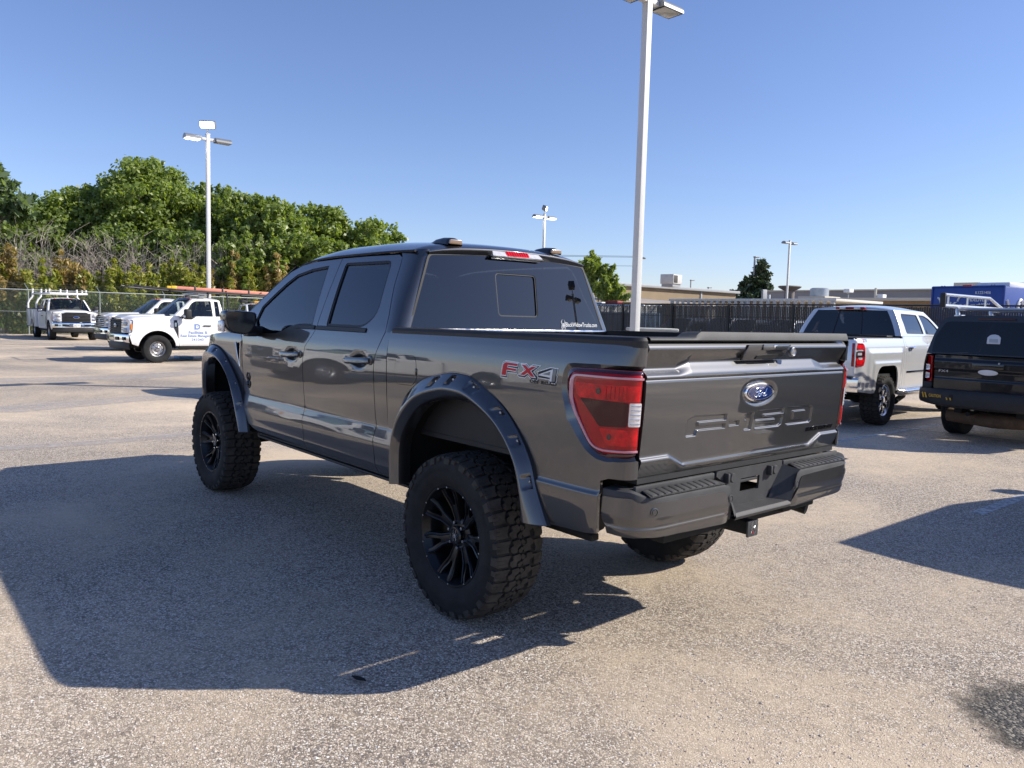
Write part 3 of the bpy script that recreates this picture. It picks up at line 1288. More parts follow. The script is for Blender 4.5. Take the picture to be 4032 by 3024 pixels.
ZR = [0.645, 0.655, 0.67, 0.685, 0.70, 0.706, 0.712, 0.718, 0.73, 0.76, 0.80, 0.83, 0.842, 0.85, 0.86, 0.88, 0.91, 0.928, 0.936, 0.942, 0.947, 0.952,
      0.96, 0.98, 1.02, 1.07, 1.12, 1.17, 1.22, 1.26, 1.28, 1.30, 1.32, 1.34, 1.36, 1.38, 1.40, 1.42, 1.44, 1.46, 1.48, 1.50, 1.52, 1.55, 1.6, 1.7, 1.8, 1.9, 1.95, 2.0]
XR = [0.6+0.03*i for i in range(84)]

front_glass = [(1.735, 1.528), (1.885, 1.527), (1.98, 1.522), (2.10, 1.503), (2.21, 1.468), (2.33, 1.443), (2.60, 1.434), (2.74, 1.440), (2.79, 1.475), (2.74, 1.66), (2.58, 1.765), (2.45, 1.845),
               (2.32, 1.908), (2.10, 1.945), (1.845, 1.962)]
rear_glass = rounded([(1.028, 1.534), (1.530, 1.534), (1.604, 1.972), (0.985, 1.966), (0.905, 1.62)], [0.07, 0.02, 0.03, 0.05, 0.12], 4)
front_door = [(1.803, 0.655), (2.66, 0.668), (2.78, 0.690), (2.86, 0.735), (2.935, 0.80), (2.947, 0.862), (2.952, 1.167), (2.960, 1.31), (2.955, 1.37), (3.03, 1.47), (3.06, 1.545), (2.90, 1.668),
              (2.62, 1.842), (2.46, 1.93), (2.30, 1.975), (2.10, 1.997), (1.693, 2.006), (1.667, 1.52), (1.700, 1.470), (1.790, 1.385), (1.818, 1.30), (1.822, 1.20), (1.806, 0.945), (1.816, 0.86), (1.795, 0.80)]
rear_door = [(0.806, 0.655), (1.797, 0.655), (1.789, 0.80), (1.810, 0.86), (1.800, 0.945), (1.816, 1.20), (1.812, 1.30), (1.784, 1.385), (1.694, 1.470), (1.661, 1.52), (1.687, 2.006),
             (1.30, 2.006), (0.93, 2.000), (0.885, 1.98), (0.868, 1.93), (0.842, 1.80), (0.775, 1.62), (0.752, 1.52), (0.800, 1.42), (0.830, 1.36), (0.836, 1.27),
             (0.824, 0.989), (0.812, 0.945), (0.824, 0.86), (0.812, 0.80)]
cab_corner = [(0.607, 0.655), (0.800, 0.655), (0.806, 0.80), (0.818, 0.86), (0.806, 0.945), (0.818, 0.989), (0.830, 1.27), (0.824, 1.36), (0.794, 1.42), (0.746, 1.515), (0.690, 1.515), (0.687, 1.33),
              (0.680, 0.968), (0.610, 0.945)]


def flip_copy(o, name=None):
    """The right-hand counterpart of a left-hand body part."""
    me = o.data.copy()
    n = len(me.vertices)
    nrm = [tuple(v.vector) for v in me.corner_normals]
    co = [0.0]*(3*n)
    me.vertices.foreach_get('co', co)
    for i in range(n):
        co[3*i+1] = -co[3*i+1]
    me.vertices.foreach_set('co', co)
    per_v = [None]*n
    for lp, q in zip(me.loops, nrm):
        per_v[lp.vertex_index] = (q[0], -q[1], q[2])
    me.flip_normals()
    me.update()
    me.normals_split_custom_set_from_vertices([q or (0, 0, 1) for q in per_v])
    c = bpy.data.objects.new(name or o.name.split('.')[0], me)
    COL.objects.link(c)
    c.parent = o.parent
    return c


def glass_in(o):
    return o


inset = 0.006
fd = panel('front_door', front_door, [front_glass], side_pt, PAINT, hero, ZR, XR, ref=REF)
rd = panel('rear_door', rear_door, [rear_glass], side_pt, PAINT, hero, ZR, XR, ref=REF)
cc = panel('cab_corner', cab_corner, [], side_pt, PAINT, hero, ZR, [0.62+0.02*i for i in range(11)], ref=REF)
flip_copy(cc)
frd, rrd = flip_copy(fd), flip_copy(rd)


def grow(poly, d):
    cx = sum(p[0] for p in poly)/len(poly)
    cy = sum(p[1] for p in poly)/len(poly)
    out = []
    n = len(poly)
    sgn = 1 if area2(poly) > 0 else -1
    for i in range(n):
        p, a, b = Vector(poly[i]), Vector(poly[i-1]), Vector(poly[(i+1) % n])
        e1 = (p-a).normalized()
        e2 = (b-p).normalized()
        n1 = Vector((e1.y, -e1.x))*sgn
        n2 = Vector((e2.y, -e2.x))*sgn
        m = n1+n2
        m = m.normalized() if m.length > 1e-6 else n1
        k = d/max(0.35, m.dot(n1))
        out.append((p.x+m.x*k, p.y+m.y*k))
    return out


for gl, dr, drr, nm in ((front_glass, fd, frd, 'window_glass'), (rear_glass, rd, rrd, 'window_glass')):
    g = panel(nm, grow(gl, 0.012), [], lambda x, z: (x, door_y(x, z)-0.013, z), GLASS_SIDE if gl is front_glass else GLASS_DARK, dr, [1.4+0.05*i for i in range(13)], XR[::3], flange=0, ref=REF)
    g2 = flip_copy(g)
    g2.parent = drr
    s = panel('window_seal', grow(gl, 0.004), [grow(gl, -0.016)], lambda x, z: (x, door_y(x, z)-0.004, z), GASKET, dr, [], [], flange=0.008, ref=REF)
    s2 = flip_copy(s)
    s2.parent = drr
# belt-line weather strip under the glass (black)
for (x0, x1, dr, drr) in ((1.69, 2.0, fd, frd), (0.98, 1.66, rd, rrd)):
    m = MB()
    n = 14
    prof = [(-0.020, 0.002), (-0.016, 0.007), (0.006, 0.007), (0.010, 0.0)]
    m.grid(lambda i, j: (x0+(x1-x0)*i/n, door_y(x0+(x1-x0)*i/n, 1.525+prof[j][0])+prof[j][1], 1.525+prof[j][0]), n, 3)
    b = m.build('belt_strip', GASKET, dr)
    m.flipped().build('belt_strip', GASKET, drr)
# B-pillar applique, gloss black strip with a keypad look
m = MB()
bp_ol = [(1.728, 1.54), (1.742, 1.54), (1.842, 1.955), (1.790, 1.958)]
# door handles
for (hx, hz), dr, drr in ((HANDLES[0], fd, frd), (HANDLES[1], rd, rrd)):
    for sgn, par in ((1, dr), (-1, drr)):
        m = MB()
        L = 0.160
        n = 18
        for i in range(n+1):
            pass
        prof = [(-0.021, 0.018), (-0.021, 0.030), (-0.012, 0.040), (0.008, 0.041), (0.019, 0.034), (0.021, 0.022), (0.010, 0.014), (-0.012, 0.012)]

        def hp(i, j):
            u = -1+2*i/n
            x = hx+u*L
            e = 1-abs(u)**8*0.25
            bow = 0.004*(1-u*u)
            dz, dy = prof[j % len(prof)]
            return (x, (door_y(hx, hz+0.06)-0.004+dy*e+bow)*1.0, hz+dz*e+0.020*(-u)*0.35)
        m.grid(hp, n, len(prof))
        m.f.append(tuple(len(m.v)-len(m.v)+k for k in range(len(prof))))
        m.f.append(tuple(len(m.v)-1-k for k in range(len(prof))))
        m.mi += [0, 0]
        # pedestal at the rear end
        m.box(hx-L-0.006, hx-L+0.030, door_y(hx, hz)-0.012, door_y(hx, hz)+0.030, hz-0.020, hz+0.034, 0.008)
        m.box(hx+L-0.030, hx+L, door_y(hx, hz)-0.012, door_y(hx, hz)+0.020, hz-0.022, hz+0.012, 0.008)
        mm = m if sgn > 0 else m.flipped()
        h = mm.build('handle', GLOSSBLK if False else PAINT, par, ang=40)
# spider badge on the front door
SPIDER_LEGS = [[(0.010, 0.012), (0.030, 0.030), (0.036, 0.060), (0.020, 0.088)], [(0.010, 0.004), (0.040, 0.012), (0.050, 0.045), (0.044, 0.066)],
               [(0.010, -0.006), (0.042, -0.010), (0.052, -0.040), (0.036, -0.070)], [(0.010, -0.014), (0.030, -0.030), (0.034, -0.060), (0.018, -0.085)]]


def spider(mapf, sc, r=0.006, body=True):
    """Eight-legged spider mark, mapf(u, v, d) onto a surface."""
    m = MB()
    for s in (1, -1):
        for lg in SPIDER_LEGS:
            m.tube([mapf(u*s*sc, v*sc, 0.002) for u, v in lg], [r*1.2, r, r, r*0.5], n=5)
    if body:
        m.tube([mapf(0, v*sc, 0.003) for v in (0.030, 0.020, 0.010, 0.002)], [r*0.8, r*2.0, r*2.1, r*1.0], n=8)
        m.tube([mapf(0, v*sc, 0.003) for v in (0.0, -0.012, -0.034, -0.052, -0.060)], [r*1.0, r*2.6, r*3.2, r*2.0, r*0.5], n=8)
    return m


for par, sg in ((fd, 1), (frd, -1)):
    m = spider(lambda u, v, d: (2.838-u*0.95, door_y(2.838-u, 1.062+v)+d, 1.062+v), 0.72, 0.0055)
    (m if sg > 0 else m.flipped()).build('badge', GLOSSBLK, par)

# ---- rocker guard / running board tucked under the doors
for s in (1, -1):
    m = MB()
    m.box(0.45, 2.82, 0.845*s-0.05, 0.845*s+0.05, 0.600, 0.640, 0.015)
    m.box(0.50, 2.75, 0.90*s-0.03, 0.90*s+0.02, 0.606, 0.626, 0.008)
    for x in (0.8, 1.6, 2.4):
        m.box(x-0.03, x+0.03, min(0.5*s, 0.85*s), max(0.5*s, 0.85*s), 0.625, 0.66, 0.006)
    m.build('running_board', BLACKPL, hero)

# ---- bed side with the corner, fuel door, tail lamp opening
tl = [(s_of_x(-0.866), 1.413), (s_of_x(-1.02), 1.416), (1.28, 1.414), (1.28, 1.375), (1.28, 1.085), (1.27, 1.052), (s_of_y(0.930), 1.044), (s_of_x(-1.085), 1.040), (s_of_x(-1.035), 1.047),
      (s_of_x(-0.99), 1.072), (s_of_x(-0.945), 1.125), (s_of_x(-0.905), 1.185), (s_of_x(-0.862), 1.255), (s_of_x(-0.846), 1.295), (s_of_x(-0.842), 1.34), (s_of_x(-0.846), 1.385)]
tl = rounded(tl, 0.012, 2)
tl_out = grow([q for q in tl], 0.020)
tl_out = [(min(u, 1.285), v) for u, v in tl_out]
rear_in = [(0.50, 0.640), (0.50, 0.85), (0.44, 0.985), (0.30, 1.115), (0.10, 1.178), (-0.06, 1.188), (-0.21, 1.170), (-0.40, 1.083), (-0.525, 0.952), (-0.578, 0.817), (-0.590, 0.675)]
rear_out = [(0.602, 0.640), (0.603, 0.85), (0.512, 1.105), (0.320, 1.258), (0.075, 1.322), (-0.06, 1.330), (-0.185, 1.309), (-0.404, 1.202), (-0.536, 1.086), (-0.626, 0.963), (-0.680, 0.825), (-0.760, 0.672)]
front_in = [(2.905, 0.640), (2.955, 0.714), (3.056, 0.93), (3.16, 1.075), (3.35, 1.172), (3.60, 1.205), (3.86, 1.155), (4.06, 1.03), (4.17, 0.88), (4.20, 0.72)]
front_out = [(2.830, 0.640), (2.885, 0.81), (3.005, 0.988), (3.185, 1.147), (3.40, 1.272), (3.62, 1.318), (3.86, 1.285), (4.11, 1.155), (4.26, 0.97), (4.31, 0.76)]


def spline(pts, n):
    """Centripetal-ish Catmull-Rom through open 2-D points."""
    out = []
    N = len(pts)
    for k in range(n+1):
        t = k/n*(N-1)
        i = min(N-2, int(t))
        f = t-i
        p0 = pts[max(0, i-1)]
        p1, p2 = pts[i], pts[i+1]
        p3 = pts[min(N-1, i+2)]
        out.append(tuple(0.5*(2*b+(c-a)*f+(2*a-5*b+4*c-d)*f*f+(-a+3*b-3*c+d)*f**3) for a, b, c, d in zip(p0, p1, p2, p3)))
    return out


mid_arch = [((a[0]+b[0])/2, (a[1]+b[1])/2) for a, b in zip(spline(rear_in, 40), spline(rear_out, 40))]
bed_ol = [(-0.684, 1.523)] + [(-0.681, 1.33), (-0.675, 0.965), (-0.604, 0.94), (-0.604, 0.655)] + [(-x, max(z, 0.655)) for x, z in mid_arch] + \
         [(0.72, 0.672), (s_of_x(-1.0), 0.690), (s_of_x(-1.055), 0.70), (s_of_x(-1.06), 0.935), (s_of_x(-1.10), 0.950), (1.28, 0.950), (1.28, 1.523)]
fuel = rounded([(-0.585, 1.385), (-0.372, 1.395), (-0.356, 1.262), (-0.400, 1.226), (-0.585, 1.222)], [0.045, 0.045, 0.05, 0.04, 0.045], 5)
SB = [-0.66+0.03*i for i in range(51)]+[0.87+0.012*i for i in range(34)]
ZB = [0.66, 0.68, 0.70, 0.74, 0.8, 0.84, 0.857, 0.866, 0.872, 0.878, 0.884, 0.888, 0.892, 0.90, 0.93, 0.97, 1.0, 1.05, 1.1, 1.15, 1.2, 1.25, 1.28, 1.31, 1.34, 1.36, 1.38, 1.40, 1.42, 1.44, 1.46, 1.475, 1.49, 1.505]
# taillight hole reaches the rear edge of the panel: cut it out of the outline itself
cut_top = [q for q in tl_out]
bs_ol = bed_ol[:-2]+[(1.28, 0.950), (1.28, 1.030)]
low = [q for q in tl_out if q[1] < 1.35 and q[0] < 1.279]
# walk the lamp edge from its lower rear, forward, up and back to the upper rear
lamp_edge = sorted([q for q in tl_out if q[0] < 1.2784], key=lambda q: atan2(q[1]-1.23, -(q[0]-1.16)))
bs_ol = bed_ol[:-2]+[(1.28, 0.950), (1.28, 1.028)]+lamp_edge+[(1.28, 1.432), (1.28, 1.523)]
bed = panel('bed_side', bs_ol, [grow(fuel, 0.003)], bed_pt, PAINT, hero, ZB, SB, ref=(0.0, 0.0, 1.1), edge=0.025)
bed_r = flip_copy(bed)
fdz = panel('fuel_door', fuel, [], lambda s, z: bed_pt(s, z, 0.001), PAINT, bed, None, None, step=0.03, ref=(0, 0, 1.1), edge=0.02)
m = MB().box(0.352, 0.372, 0.955, 0.972, 1.285, 1.325, 0.006)
m.build('fuel_door_tab', GLOSSBLK, bed)


# recessed body-colour frame round the lamp, then the lamp itself
def lamp_d(poly, u, v, hgt=0.010, w=0.025):
    return hgt*smooth(0, w, dist_poly(poly, u, v))


def lamp_parts(flip):
    par = bed_r if flip else bed
    out = []
    ring_o, ring_i = resample(lamp_edge, 0.02), None
    m = MB()
    # chamfer from the panel edge down to the lens
    eo = [q for q in lamp_edge]
    ei = []
    for (u, v) in eo:
        # nearest point on the lens outline
        best = min(resample(tl, 0.006), key=lambda q: (q[0]-u)**2+(q[1]-v)**2)
        ei.append(best)
    n = len(eo)
    m.grid(lambda i, j: bed_pt(*(eo[i] if j == 0 else ei[i]), d=(0.0 if j == 0 else -0.014)), n-1, 1)
    (m.flipped() if flip else m).build('lamp_recess', PAINT, par, ang=60)
    lens = panel('tail_lamp', tl, [], lambda u, v: bed_pt(u, v, -0.014+lamp_d(tl, u, v, 0.018, 0.03)), LENS_RED, par, None, None, step=0.014, flange=0.015, ref=(0, 0, 1.2), edge=0.012)
    out.append(lens)

    def on(name, poly, mt, d):
        out.append(panel(name, poly, [], lambda u, v: bed_pt(u, v, d), mt, lens, None, None, step=0.02, flange=0.003, ref=(0, 0, 1.2), edge=0.012))
    edge_ = resample(tl, 0.01)
    on2 = grow(tl, -0.004)
    # dark maroon rim band along the forward edge
    rim_p = panel('lamp_rim', grow(tl, -0.0015), [grow(tl, -0.015)], lambda u, v: bed_pt(u, v, -0.013+lamp_d(tl, u, v, 0.018, 0.03)+0.0015), LENS_BLK, lens, None, None, step=0.05, flange=0.002, ref=(0, 0, 1.2), edge=0.012)
    out.append(rim_p)
    # inner bright reflector fields
    on('lamp_reflector', rounded([(s_of_x(-0.905), 1.352), (1.245, 1.352), (1.245, 1.285), (s_of_x(-0.945), 1.285), (s_of_x(-0.918), 1.30)], 0.008, 2), LENS_RED2, 0.0055)
    on('lamp_reflector', rounded([(s_of_x(-1.045), 1.165), (1.245, 1.165), (1.245, 1.095), (s_of_x(-1.085), 1.095)], 0.012, 2), LENS_RED2, 0.0055)
    on('lamp_block', rounded([(s_of_x(-0.935), 1.288), (s_of_y(0.905), 1.280), (s_of_y(0.905), 1.178), (s_of_x(-1.045), 1.172)], 0.012, 2), LENS_DRK, 0.0065)
    rv = rounded([(s_of_y(0.903), 1.280), (1.258, 1.280), (1.258, 1.180), (s_of_y(0.903), 1.180)], 0.006, 2)
    on('reverse_lamp', rv, LENS_WHT, 0.0075)
    # bulbs, drawn as dark maroon discs on the red lens
    for (bx, bz) in ((-1.035, 1.322), (-1.095, 1.130)):
        cs_ = s_of_x(bx)
        on('lamp_bulb', [(cs_+0.012*cos(2*pi*i/14), bz+0.013*sin(2*pi*i/14)) for i in range(14)], LENS_BLK, 0.0075)
    for k in range(6):
        u0 = s_of_x(-1.06)+0.012+0.024*k
        if u0 < 1.235:
            on('lamp_flute', [(u0, 1.292), (u0+0.004, 1.292), (u0+0.004, 1.346), (u0, 1.346)], LENS_RED, 0.0070)
    # white C-shaped light bar
    cpts = [(1.262, 1.381), (s_of_x(-1.05), 1.383), (s_of_x(-0.93), 1.383), (s_of_x(-0.902), 1.378), (s_of_x(-0.888), 1.360), (s_of_x(-0.886), 1.32), (s_of_x(-0.892), 1.27), (s_of_x(-0.925), 1.205),
            (s_of_x(-0.985), 1.118), (s_of_x(-1.02), 1.084), (s_of_x(-1.06), 1.072), (s_of_x(-1.10), 1.071), (1.255, 1.073)]
    cs = spline(cpts, 70)
    m = MB()
    nrm = []
    for i, q in enumerate(cs):
        a, b = cs[max(0, i-1)], cs[min(len(cs)-1, i+1)]
        L = hypot(b[0]-a[0], b[1]-a[1])
        nrm.append(((b[1]-a[1])/L, -(b[0]-a[0])/L))
    prof = [(-0.0052, 0.004), (-0.004, 0.008), (0.004, 0.008), (0.0052, 0.004)]
    m.grid(lambda i, j: bed_pt(cs[i][0]+nrm[i][0]*prof[j][0], cs[i][1]+nrm[i][1]*prof[j][0], prof[j][1]), len(cs)-1, 3)
    out.append(m.build('light_bar', LEDBAR, lens, ang=60))
    # reverse-lamp ribs
    m = MB()
    for k in range(5):
        z = 1.192+0.019*k
        m.tube([bed_pt(s_of_y(0.899), z, 0.009), bed_pt(1.20, z, 0.009), bed_pt(1.252, z, 0.009)], 0.0025, n=6)
    out.append(m.build('reverse_lamp_ribs', CHROME, lens))
    if flip:
        for o in out:
            me = o.data
            co = [0.0]*(3*len(me.vertices))
            me.vertices.foreach_get('co', co)
            nr = [tuple(v.vector) for v in me.corner_normals]
            pv = [None]*len(me.vertices)
            for lp, q in zip(me.loops, nr):
                pv[lp.vertex_index] = (q[0], -q[1], q[2])
            for i in range(len(me.vertices)):
                co[3*i+1] = -co[3*i+1]
            me.vertices.foreach_set('co', co)
            me.flip_normals()
            me.update()
            me.normals_split_custom_set_from_vertices([q or (0, 0, 1) for q in pv])


lamp_parts(False)
lamp_parts(True)


# FX4 OFF ROAD decal (both bed sides)
def decal(poly, mt, d, name, par, flip):
    o = panel(name, poly, [], lambda x, z: bed_pt(x, z, d), mt, par, None, None, step=0.03, flange=0.0, ref=(0, 0, 1.1), edge=0.02)
    return o


DX = 0.386       # s of the decal's left edge


def decal_xy(u, v):
    """decal crop coordinates -> bed (s, z); the logo slopes with the body line"""
    return DX+u, 1.3285+v


def sc(pts):
    # points given in zoomed-photo pixels of the logo
    out = []
    for px, py in pts:
        u = (px-400)/1415*0.410
        base = 880+(px-400)/1415*40
        v = (base-py)/440*0.0845
        out.append(decal_xy(u, v))
    return out


F_o = sc([(400, 862), (445, 470), (525, 420), (880, 455), (870, 600), (835, 640), (835, 740), (600, 735), (592, 880)])
X_o = sc([(890, 462), (1060, 468), (1130, 540), (1210, 480), (1415, 497), (1255, 660), (1360, 770), (1350, 872), (1190, 858), (1110, 770), (1035, 838), (880, 822), (840, 765), (1000, 640)])
Q_o = sc([(1335, 640), (1630, 520), (1812, 535), (1790, 700), (1805, 720), (1790, 855), (1770, 912), (1605, 905), (1612, 825), (1345, 805)])
F_f = sc([(445, 795), (475, 520), (540, 470), (840, 495), (832, 550), (590, 535), (578, 600), (815, 625), (805, 678), (575, 655), (556, 800)])
X_f = sc([(950, 505), (1040, 512), (1118, 590), (1205, 535), (1305, 540), (1165, 640), (1280, 785), (1200, 782), (1108, 690), (1020, 760), (925, 752), (1060, 625)])
Q_f = sc([(1375, 710), (1640, 590), (1700, 560), (1680, 860), (1630, 858), (1640, 770), (1375, 735)])
Q_g = sc([(1710, 555), (1785, 560), (1760, 740), (1755, 850), (1685, 862)])
Q_h = sc([(1450, 700), (1645, 625), (1632, 715)])
for par, fl in ((bed, False), (bed_r, True)):
    made = []
    for nm, (po, d, mt) in {'a': (F_o, .0010, VINYL_SIL), 'b': (X_o, .0012, VINYL_SIL), 'c': (Q_o, .0014, VINYL_SIL)}.items():
        made.append(decal(po, mt, d, 'decal_letter', par, fl))
        made.append(decal(grow(po, -0.0042), VINYL_BLK, d+.0010, 'decal_letter', par, fl))
    for po, mt, d in ((grow(F_f, 0.0040), VINYL_SIL, .0030), (grow(X_f, 0.0040), VINYL_SIL, .0032), (F_f, VINYL_RED, .0040), (X_f, VINYL_RED, .0042), (Q_f, VINYL_SIL, .0034), (Q_g, VINYL_GRY, .0034), (Q_h, VINYL_GRY, .0042)):
        made.append(decal(po, mt, d, 'decal_letter', par, fl))
    made.append(lettering('decal_lettering', 'OFF ROAD', lambda u, v, d: bed_pt(0.605+u, 1.3235+v-u*0.02, 0.0015), VINYL_BLK, par, width=0.182, height=0.0165, bold=0.03, spacing=1.15))
    if fl:
        for o in made:
            n = len(o.data.vertices)
            # mirrored side: same letters, reading the right way round
            co = [0.0]*(3*n)
            o.data.vertices.foreach_get('co', co)
            for i in range(n):
                co[3*i+1] = -co[3*i+1]
                co[3*i] = -1.18-co[3*i]
            o.data.vertices.foreach_set('co', co)
            o.data.update()

# black bed-rail caps and the bed tub
for s in (1, -1):
    m = MB()
    n = 60
    prof = [(-0.004, -0.022), (0.002, -0.020), (0.003, 0.008), (-0.006, 0.022), (-0.03, 0.026), (-0.11, 0.026), (-0.115, -0.03)]
    sp0, sp1 = -0.665, 1.27

    def rail(i, j):
        s_ = sp0+(sp1-sp0)*i/n
        dy, dz = prof[j]
        p = Vector(bed_pt(s_, 1.523+0.010*(s_+0.66)/1.94, 0.0))
        if s_ < -CX0:
            nrm = Vector((0, 1, 0))
        else:
            q = Vector(bed_pt(s_, 1.523, 0.01))-Vector(bed_pt(s_, 1.523, 0.0))
            nrm = q.normalized()
        k = 1.0 if dy > -0.02 else (1.0 if s_ < 1.0 else 0.75)
        return (p.x+nrm.x*dy*k, p.y+nrm.y*dy*k, p.z+dz)
    m.grid(rail, n, len(prof)-1)
    (m if s > 0 else m.flipped()).build('bed_rail_cap', BLACKPL, hero, ang=30)
m = MB()
m.box(-1.168, 0.68, -0.835, 0.835, 0.925, 0.95)
m.box(-1.12, 0.68, 0.80, 0.83, 0.93, 1.50)
m.box(-1.12, 0.68, -0.83, -0.80, 0.93, 1.50)
m.box(0.62, 0.66, -0.83, 0.83, 0.93, 1.50)
for s in (1, -1):
    m.box(-0.50, 0.45, 0.52*s-0.0 if s > 0 else -0.80, 0.80 if s > 0 else -0.52, 0.95, 1.18, 0.04)
for k in range(9):
    m.box(-1.10, 0.62, -0.72+0.18*k-0.03, -0.72+0.18*k+0.03, 0.95, 0.962)
m.build('bed_tub', BLACKPL, hero)
# polished strip along the front of the bed, below the rear window
m = MB().box(0.585, 0.655, -0.90, 0.90, 1.522, 1.548, 0.008)
m.build('bed_front_rail', CHROME_D, hero)

# ---- tailgate: one pressed sheet with the lettering stamped into it
def u_poly(pts):
    return pts


LET = [
    # F
    [(-0.534, 1.111), (-0.463, 1.111), (-0.456, 1.134), (-0.241, 1.131), (-0.241, 1.150), (-0.452, 1.154), (-0.452, 1.172), (-0.238, 1.170), (-0.236, 1.195), (-0.482, 1.201), (-0.532, 1.186)],
    # -
    [(-0.209, 1.138), (-0.129, 1.137), (-0.129, 1.157), (-0.209, 1.158)],
    # 1
    [(-0.080, 1.110), (-0.020, 1.108), (-0.010, 1.191), (-0.052, 1.193), (-0.083, 1.180), (-0.083, 1.160), (-0.068, 1.160)],
    # 5
    [(0.015, 1.110), (0.228, 1.108), (0.254, 1.118), (0.260, 1.152), (0.240, 1.160), (0.086, 1.162), (0.086, 1.174), (0.262, 1.174), (0.265, 1.197), (0.019, 1.197), (0.012, 1.150), (0.193, 1.147), (0.193, 1.130), (0.015, 1.131)],
    # 0
    [(0.293, 1.116), (0.314, 1.109), (0.528, 1.107), (0.545, 1.117), (0.548, 1.185), (0.525, 1.197), (0.304, 1.200), (0.290, 1.188)],
]
LET_HOLE = {4: [(0.362, 1.132), (0.482, 1.130), (0.480, 1.176), (0.360, 1.177)]}
BBOX = [(min(p[0] for p in q)-0.008, max(p[0] for p in q)+0.008, min(p[1] for p in q)-0.008, max(p[1] for p in q)+0.008) for q in LET]


def tg_d(u, z):
    au = abs(u)
    zb = lin([(0.53, 1.447), (0.62, 1.424)], au)
    zl = lin([(0.545, 0.985), (0.652, 1.034)], au)
    lw = smooth(0.50, 0.60, au)
    P = [(0.935, -0.016), (0.945, -0.008*(1-lw)-0.010*lw), (zl-0.016, 0.009+0.008*lw), (zl-0.012, 0.010+0.0085*lw), (zl-0.002, 0.0095+0.0065*lw), (zl+0.006, 0.0065), (zl+0.018, 0.005), (1.10, 0.007), (1.20, 0.0105), (1.30, 0.0115), (1.362, 0.010), (1.372, 0.0075),
         (1.3765, 0.0045), (1.3795, 0.0105), (1.385, 0.0125), (zb-0.006, -0.017), (zb, -0.020), (zb+0.006, -0.019), (1.498, 0.008), (1.505, 0.0115), (1.512, 0.0105), (1.528, 0.0005), (1.540, -0.010), (1.548, -0.022)]
    d = catmull(P, z)
    # dished seat of the oval badge
    q = ((u-0.018)/0.158)**2+((z-1.290)/0.068)**2
    if q < 1.3:
        d -= 0.012*(1-smooth(0.55, 1.05, sqrt(q)))
    if 1.09 < z < 1.22 and au < 0.57:
        for k, (a, b, c, e) in enumerate(BBOX):
            if a < u < b and c < z < e:
                w = 0.0042
                dd = dist_poly(LET[k], u, z)*(1 if inside(LET[k], u, z) else -1)
                if k in LET_HOLE:
                    h = LET_HOLE[k]
                    d2 = dist_poly(h, u, z)*(-1 if inside(h, u, z) else 1)
                    dd = min(dd, d2)
                d -= 0.0095*smooth(-w/2, w/2, dd)
    return d


def tg_x(u, z):
    return -1.169-0.033*(z-0.943)/0.597-tg_d(u, z)


TGZ = [0.945+0.004*i for i in range(41)]+[1.109+0.0024*i for i in range(40)]+[1.205+0.0055*i for i in range(28)]+[1.358+0.0018*i for i in range(16)]+[1.387+0.0035*i for i in range(37)]+[1.517+0.0025*i for i in range(12)]
TGU = [-0.840+0.006*i for i in range(48)]+[-0.552+0.0024*i for i in range(461)]+[0.5544+0.006*i for i in range(48)]
m = MB()
m.grid(lambda i, j: (tg_x(TGU[i], TGZ[j]), -TGU[i], TGZ[j]), len(TGU)-1, len(TGZ)-1)
tg = m.build('tailgate', PAINT, hero, ang=None, fix=False)
tg.data.polygons.foreach_set('use_smooth', [True]*len(tg.data.polygons))
# sides, inner skin
for s in (1, -1):
    m = MB()
    m.grid(lambda i, j: (tg_x(0.84, TGZ[i])+0.035*j, -0.84*s-0.001*j*s, TGZ[i]), len(TGZ)-1, 1)
    m.build('tailgate_edge', PAINT, tg, ang=None, fix=False)
m = MB().box(-1.165, -1.115, -0.838, 0.838, 0.95, 1.53, 0.004)
m.build('tailgate_inner', BLACKPL, tg)
# top cap, textured, higher across the middle
m = MB()
n = 80
tz = lambda u: 0.025*smooth(-0.535, -0.485, u)
prof = [(-1.212, 1.541, 0), (-1.218, 1.546, 0), (-1.215, 1.552, .5), (-1.206, 1.558, 1), (-1.15, 1.558, 1), (-1.105, 1.556, .9), (-1.10, 1.52, 0)]
m.grid(lambda i, j: (prof[j][0], 0.842-1.684*i/n, prof[j][1]+tz(-(0.842-1.684*i/n))*prof[j][2]), n, len(prof)-1)
m.build('tailgate_cap', GREYPL, tg, ang=40)
# latch handle, lock, camera
m = MB()
m.prism([(-0.150, 1.449), (0.185, 1.449), (0.250, 1.524), (-0.128, 1.524), (-0.140, 1.50)], lambda u, v, d: (-1.184-d-0.020*(v-1.449)/0.08, -u, v), 0.0, 0.022, bev=0.006)
hb = m.build('latch_bezel', PAINT, tg)
m = MB().prism([(-0.045, 1.472), (0.150, 1.476), (0.118, 1.456), (-0.056, 1.455)], lambda u, v, d: (-1.2075-d-0.020*(v-1.449)/0.08, -u, v), 0.0, 0.003)
m.build('latch_grip', GASKET, tg)
m = MB()
m.box(-1.2290, -1.220, -0.222, 0.012, 1.498, 1.527, 0.004)
m.build('latch_paddle', PAINT, tg)
m = MB().box(-1.2325, -1.226, -0.105, -0.075, 1.508, 1.524, 0.003)
m.build('camera_housing', CHROME_D, tg)
m = MB()
M = Matrix.Translation((-1.214, -0.258, 1.488)) @ Matrix.Rotation(pi/2, 4, 'Z')
m.lathe([(0.0, 0.0), (0.024, 0.0), (0.024, 0.016), (0.020, 0.020), (0.016, 0.016), (0.0, 0.016)], 24, M=M)
m.build('lock', STEEL, tg)
# oval badge with script lettering
oc = (0.018, 1.291)


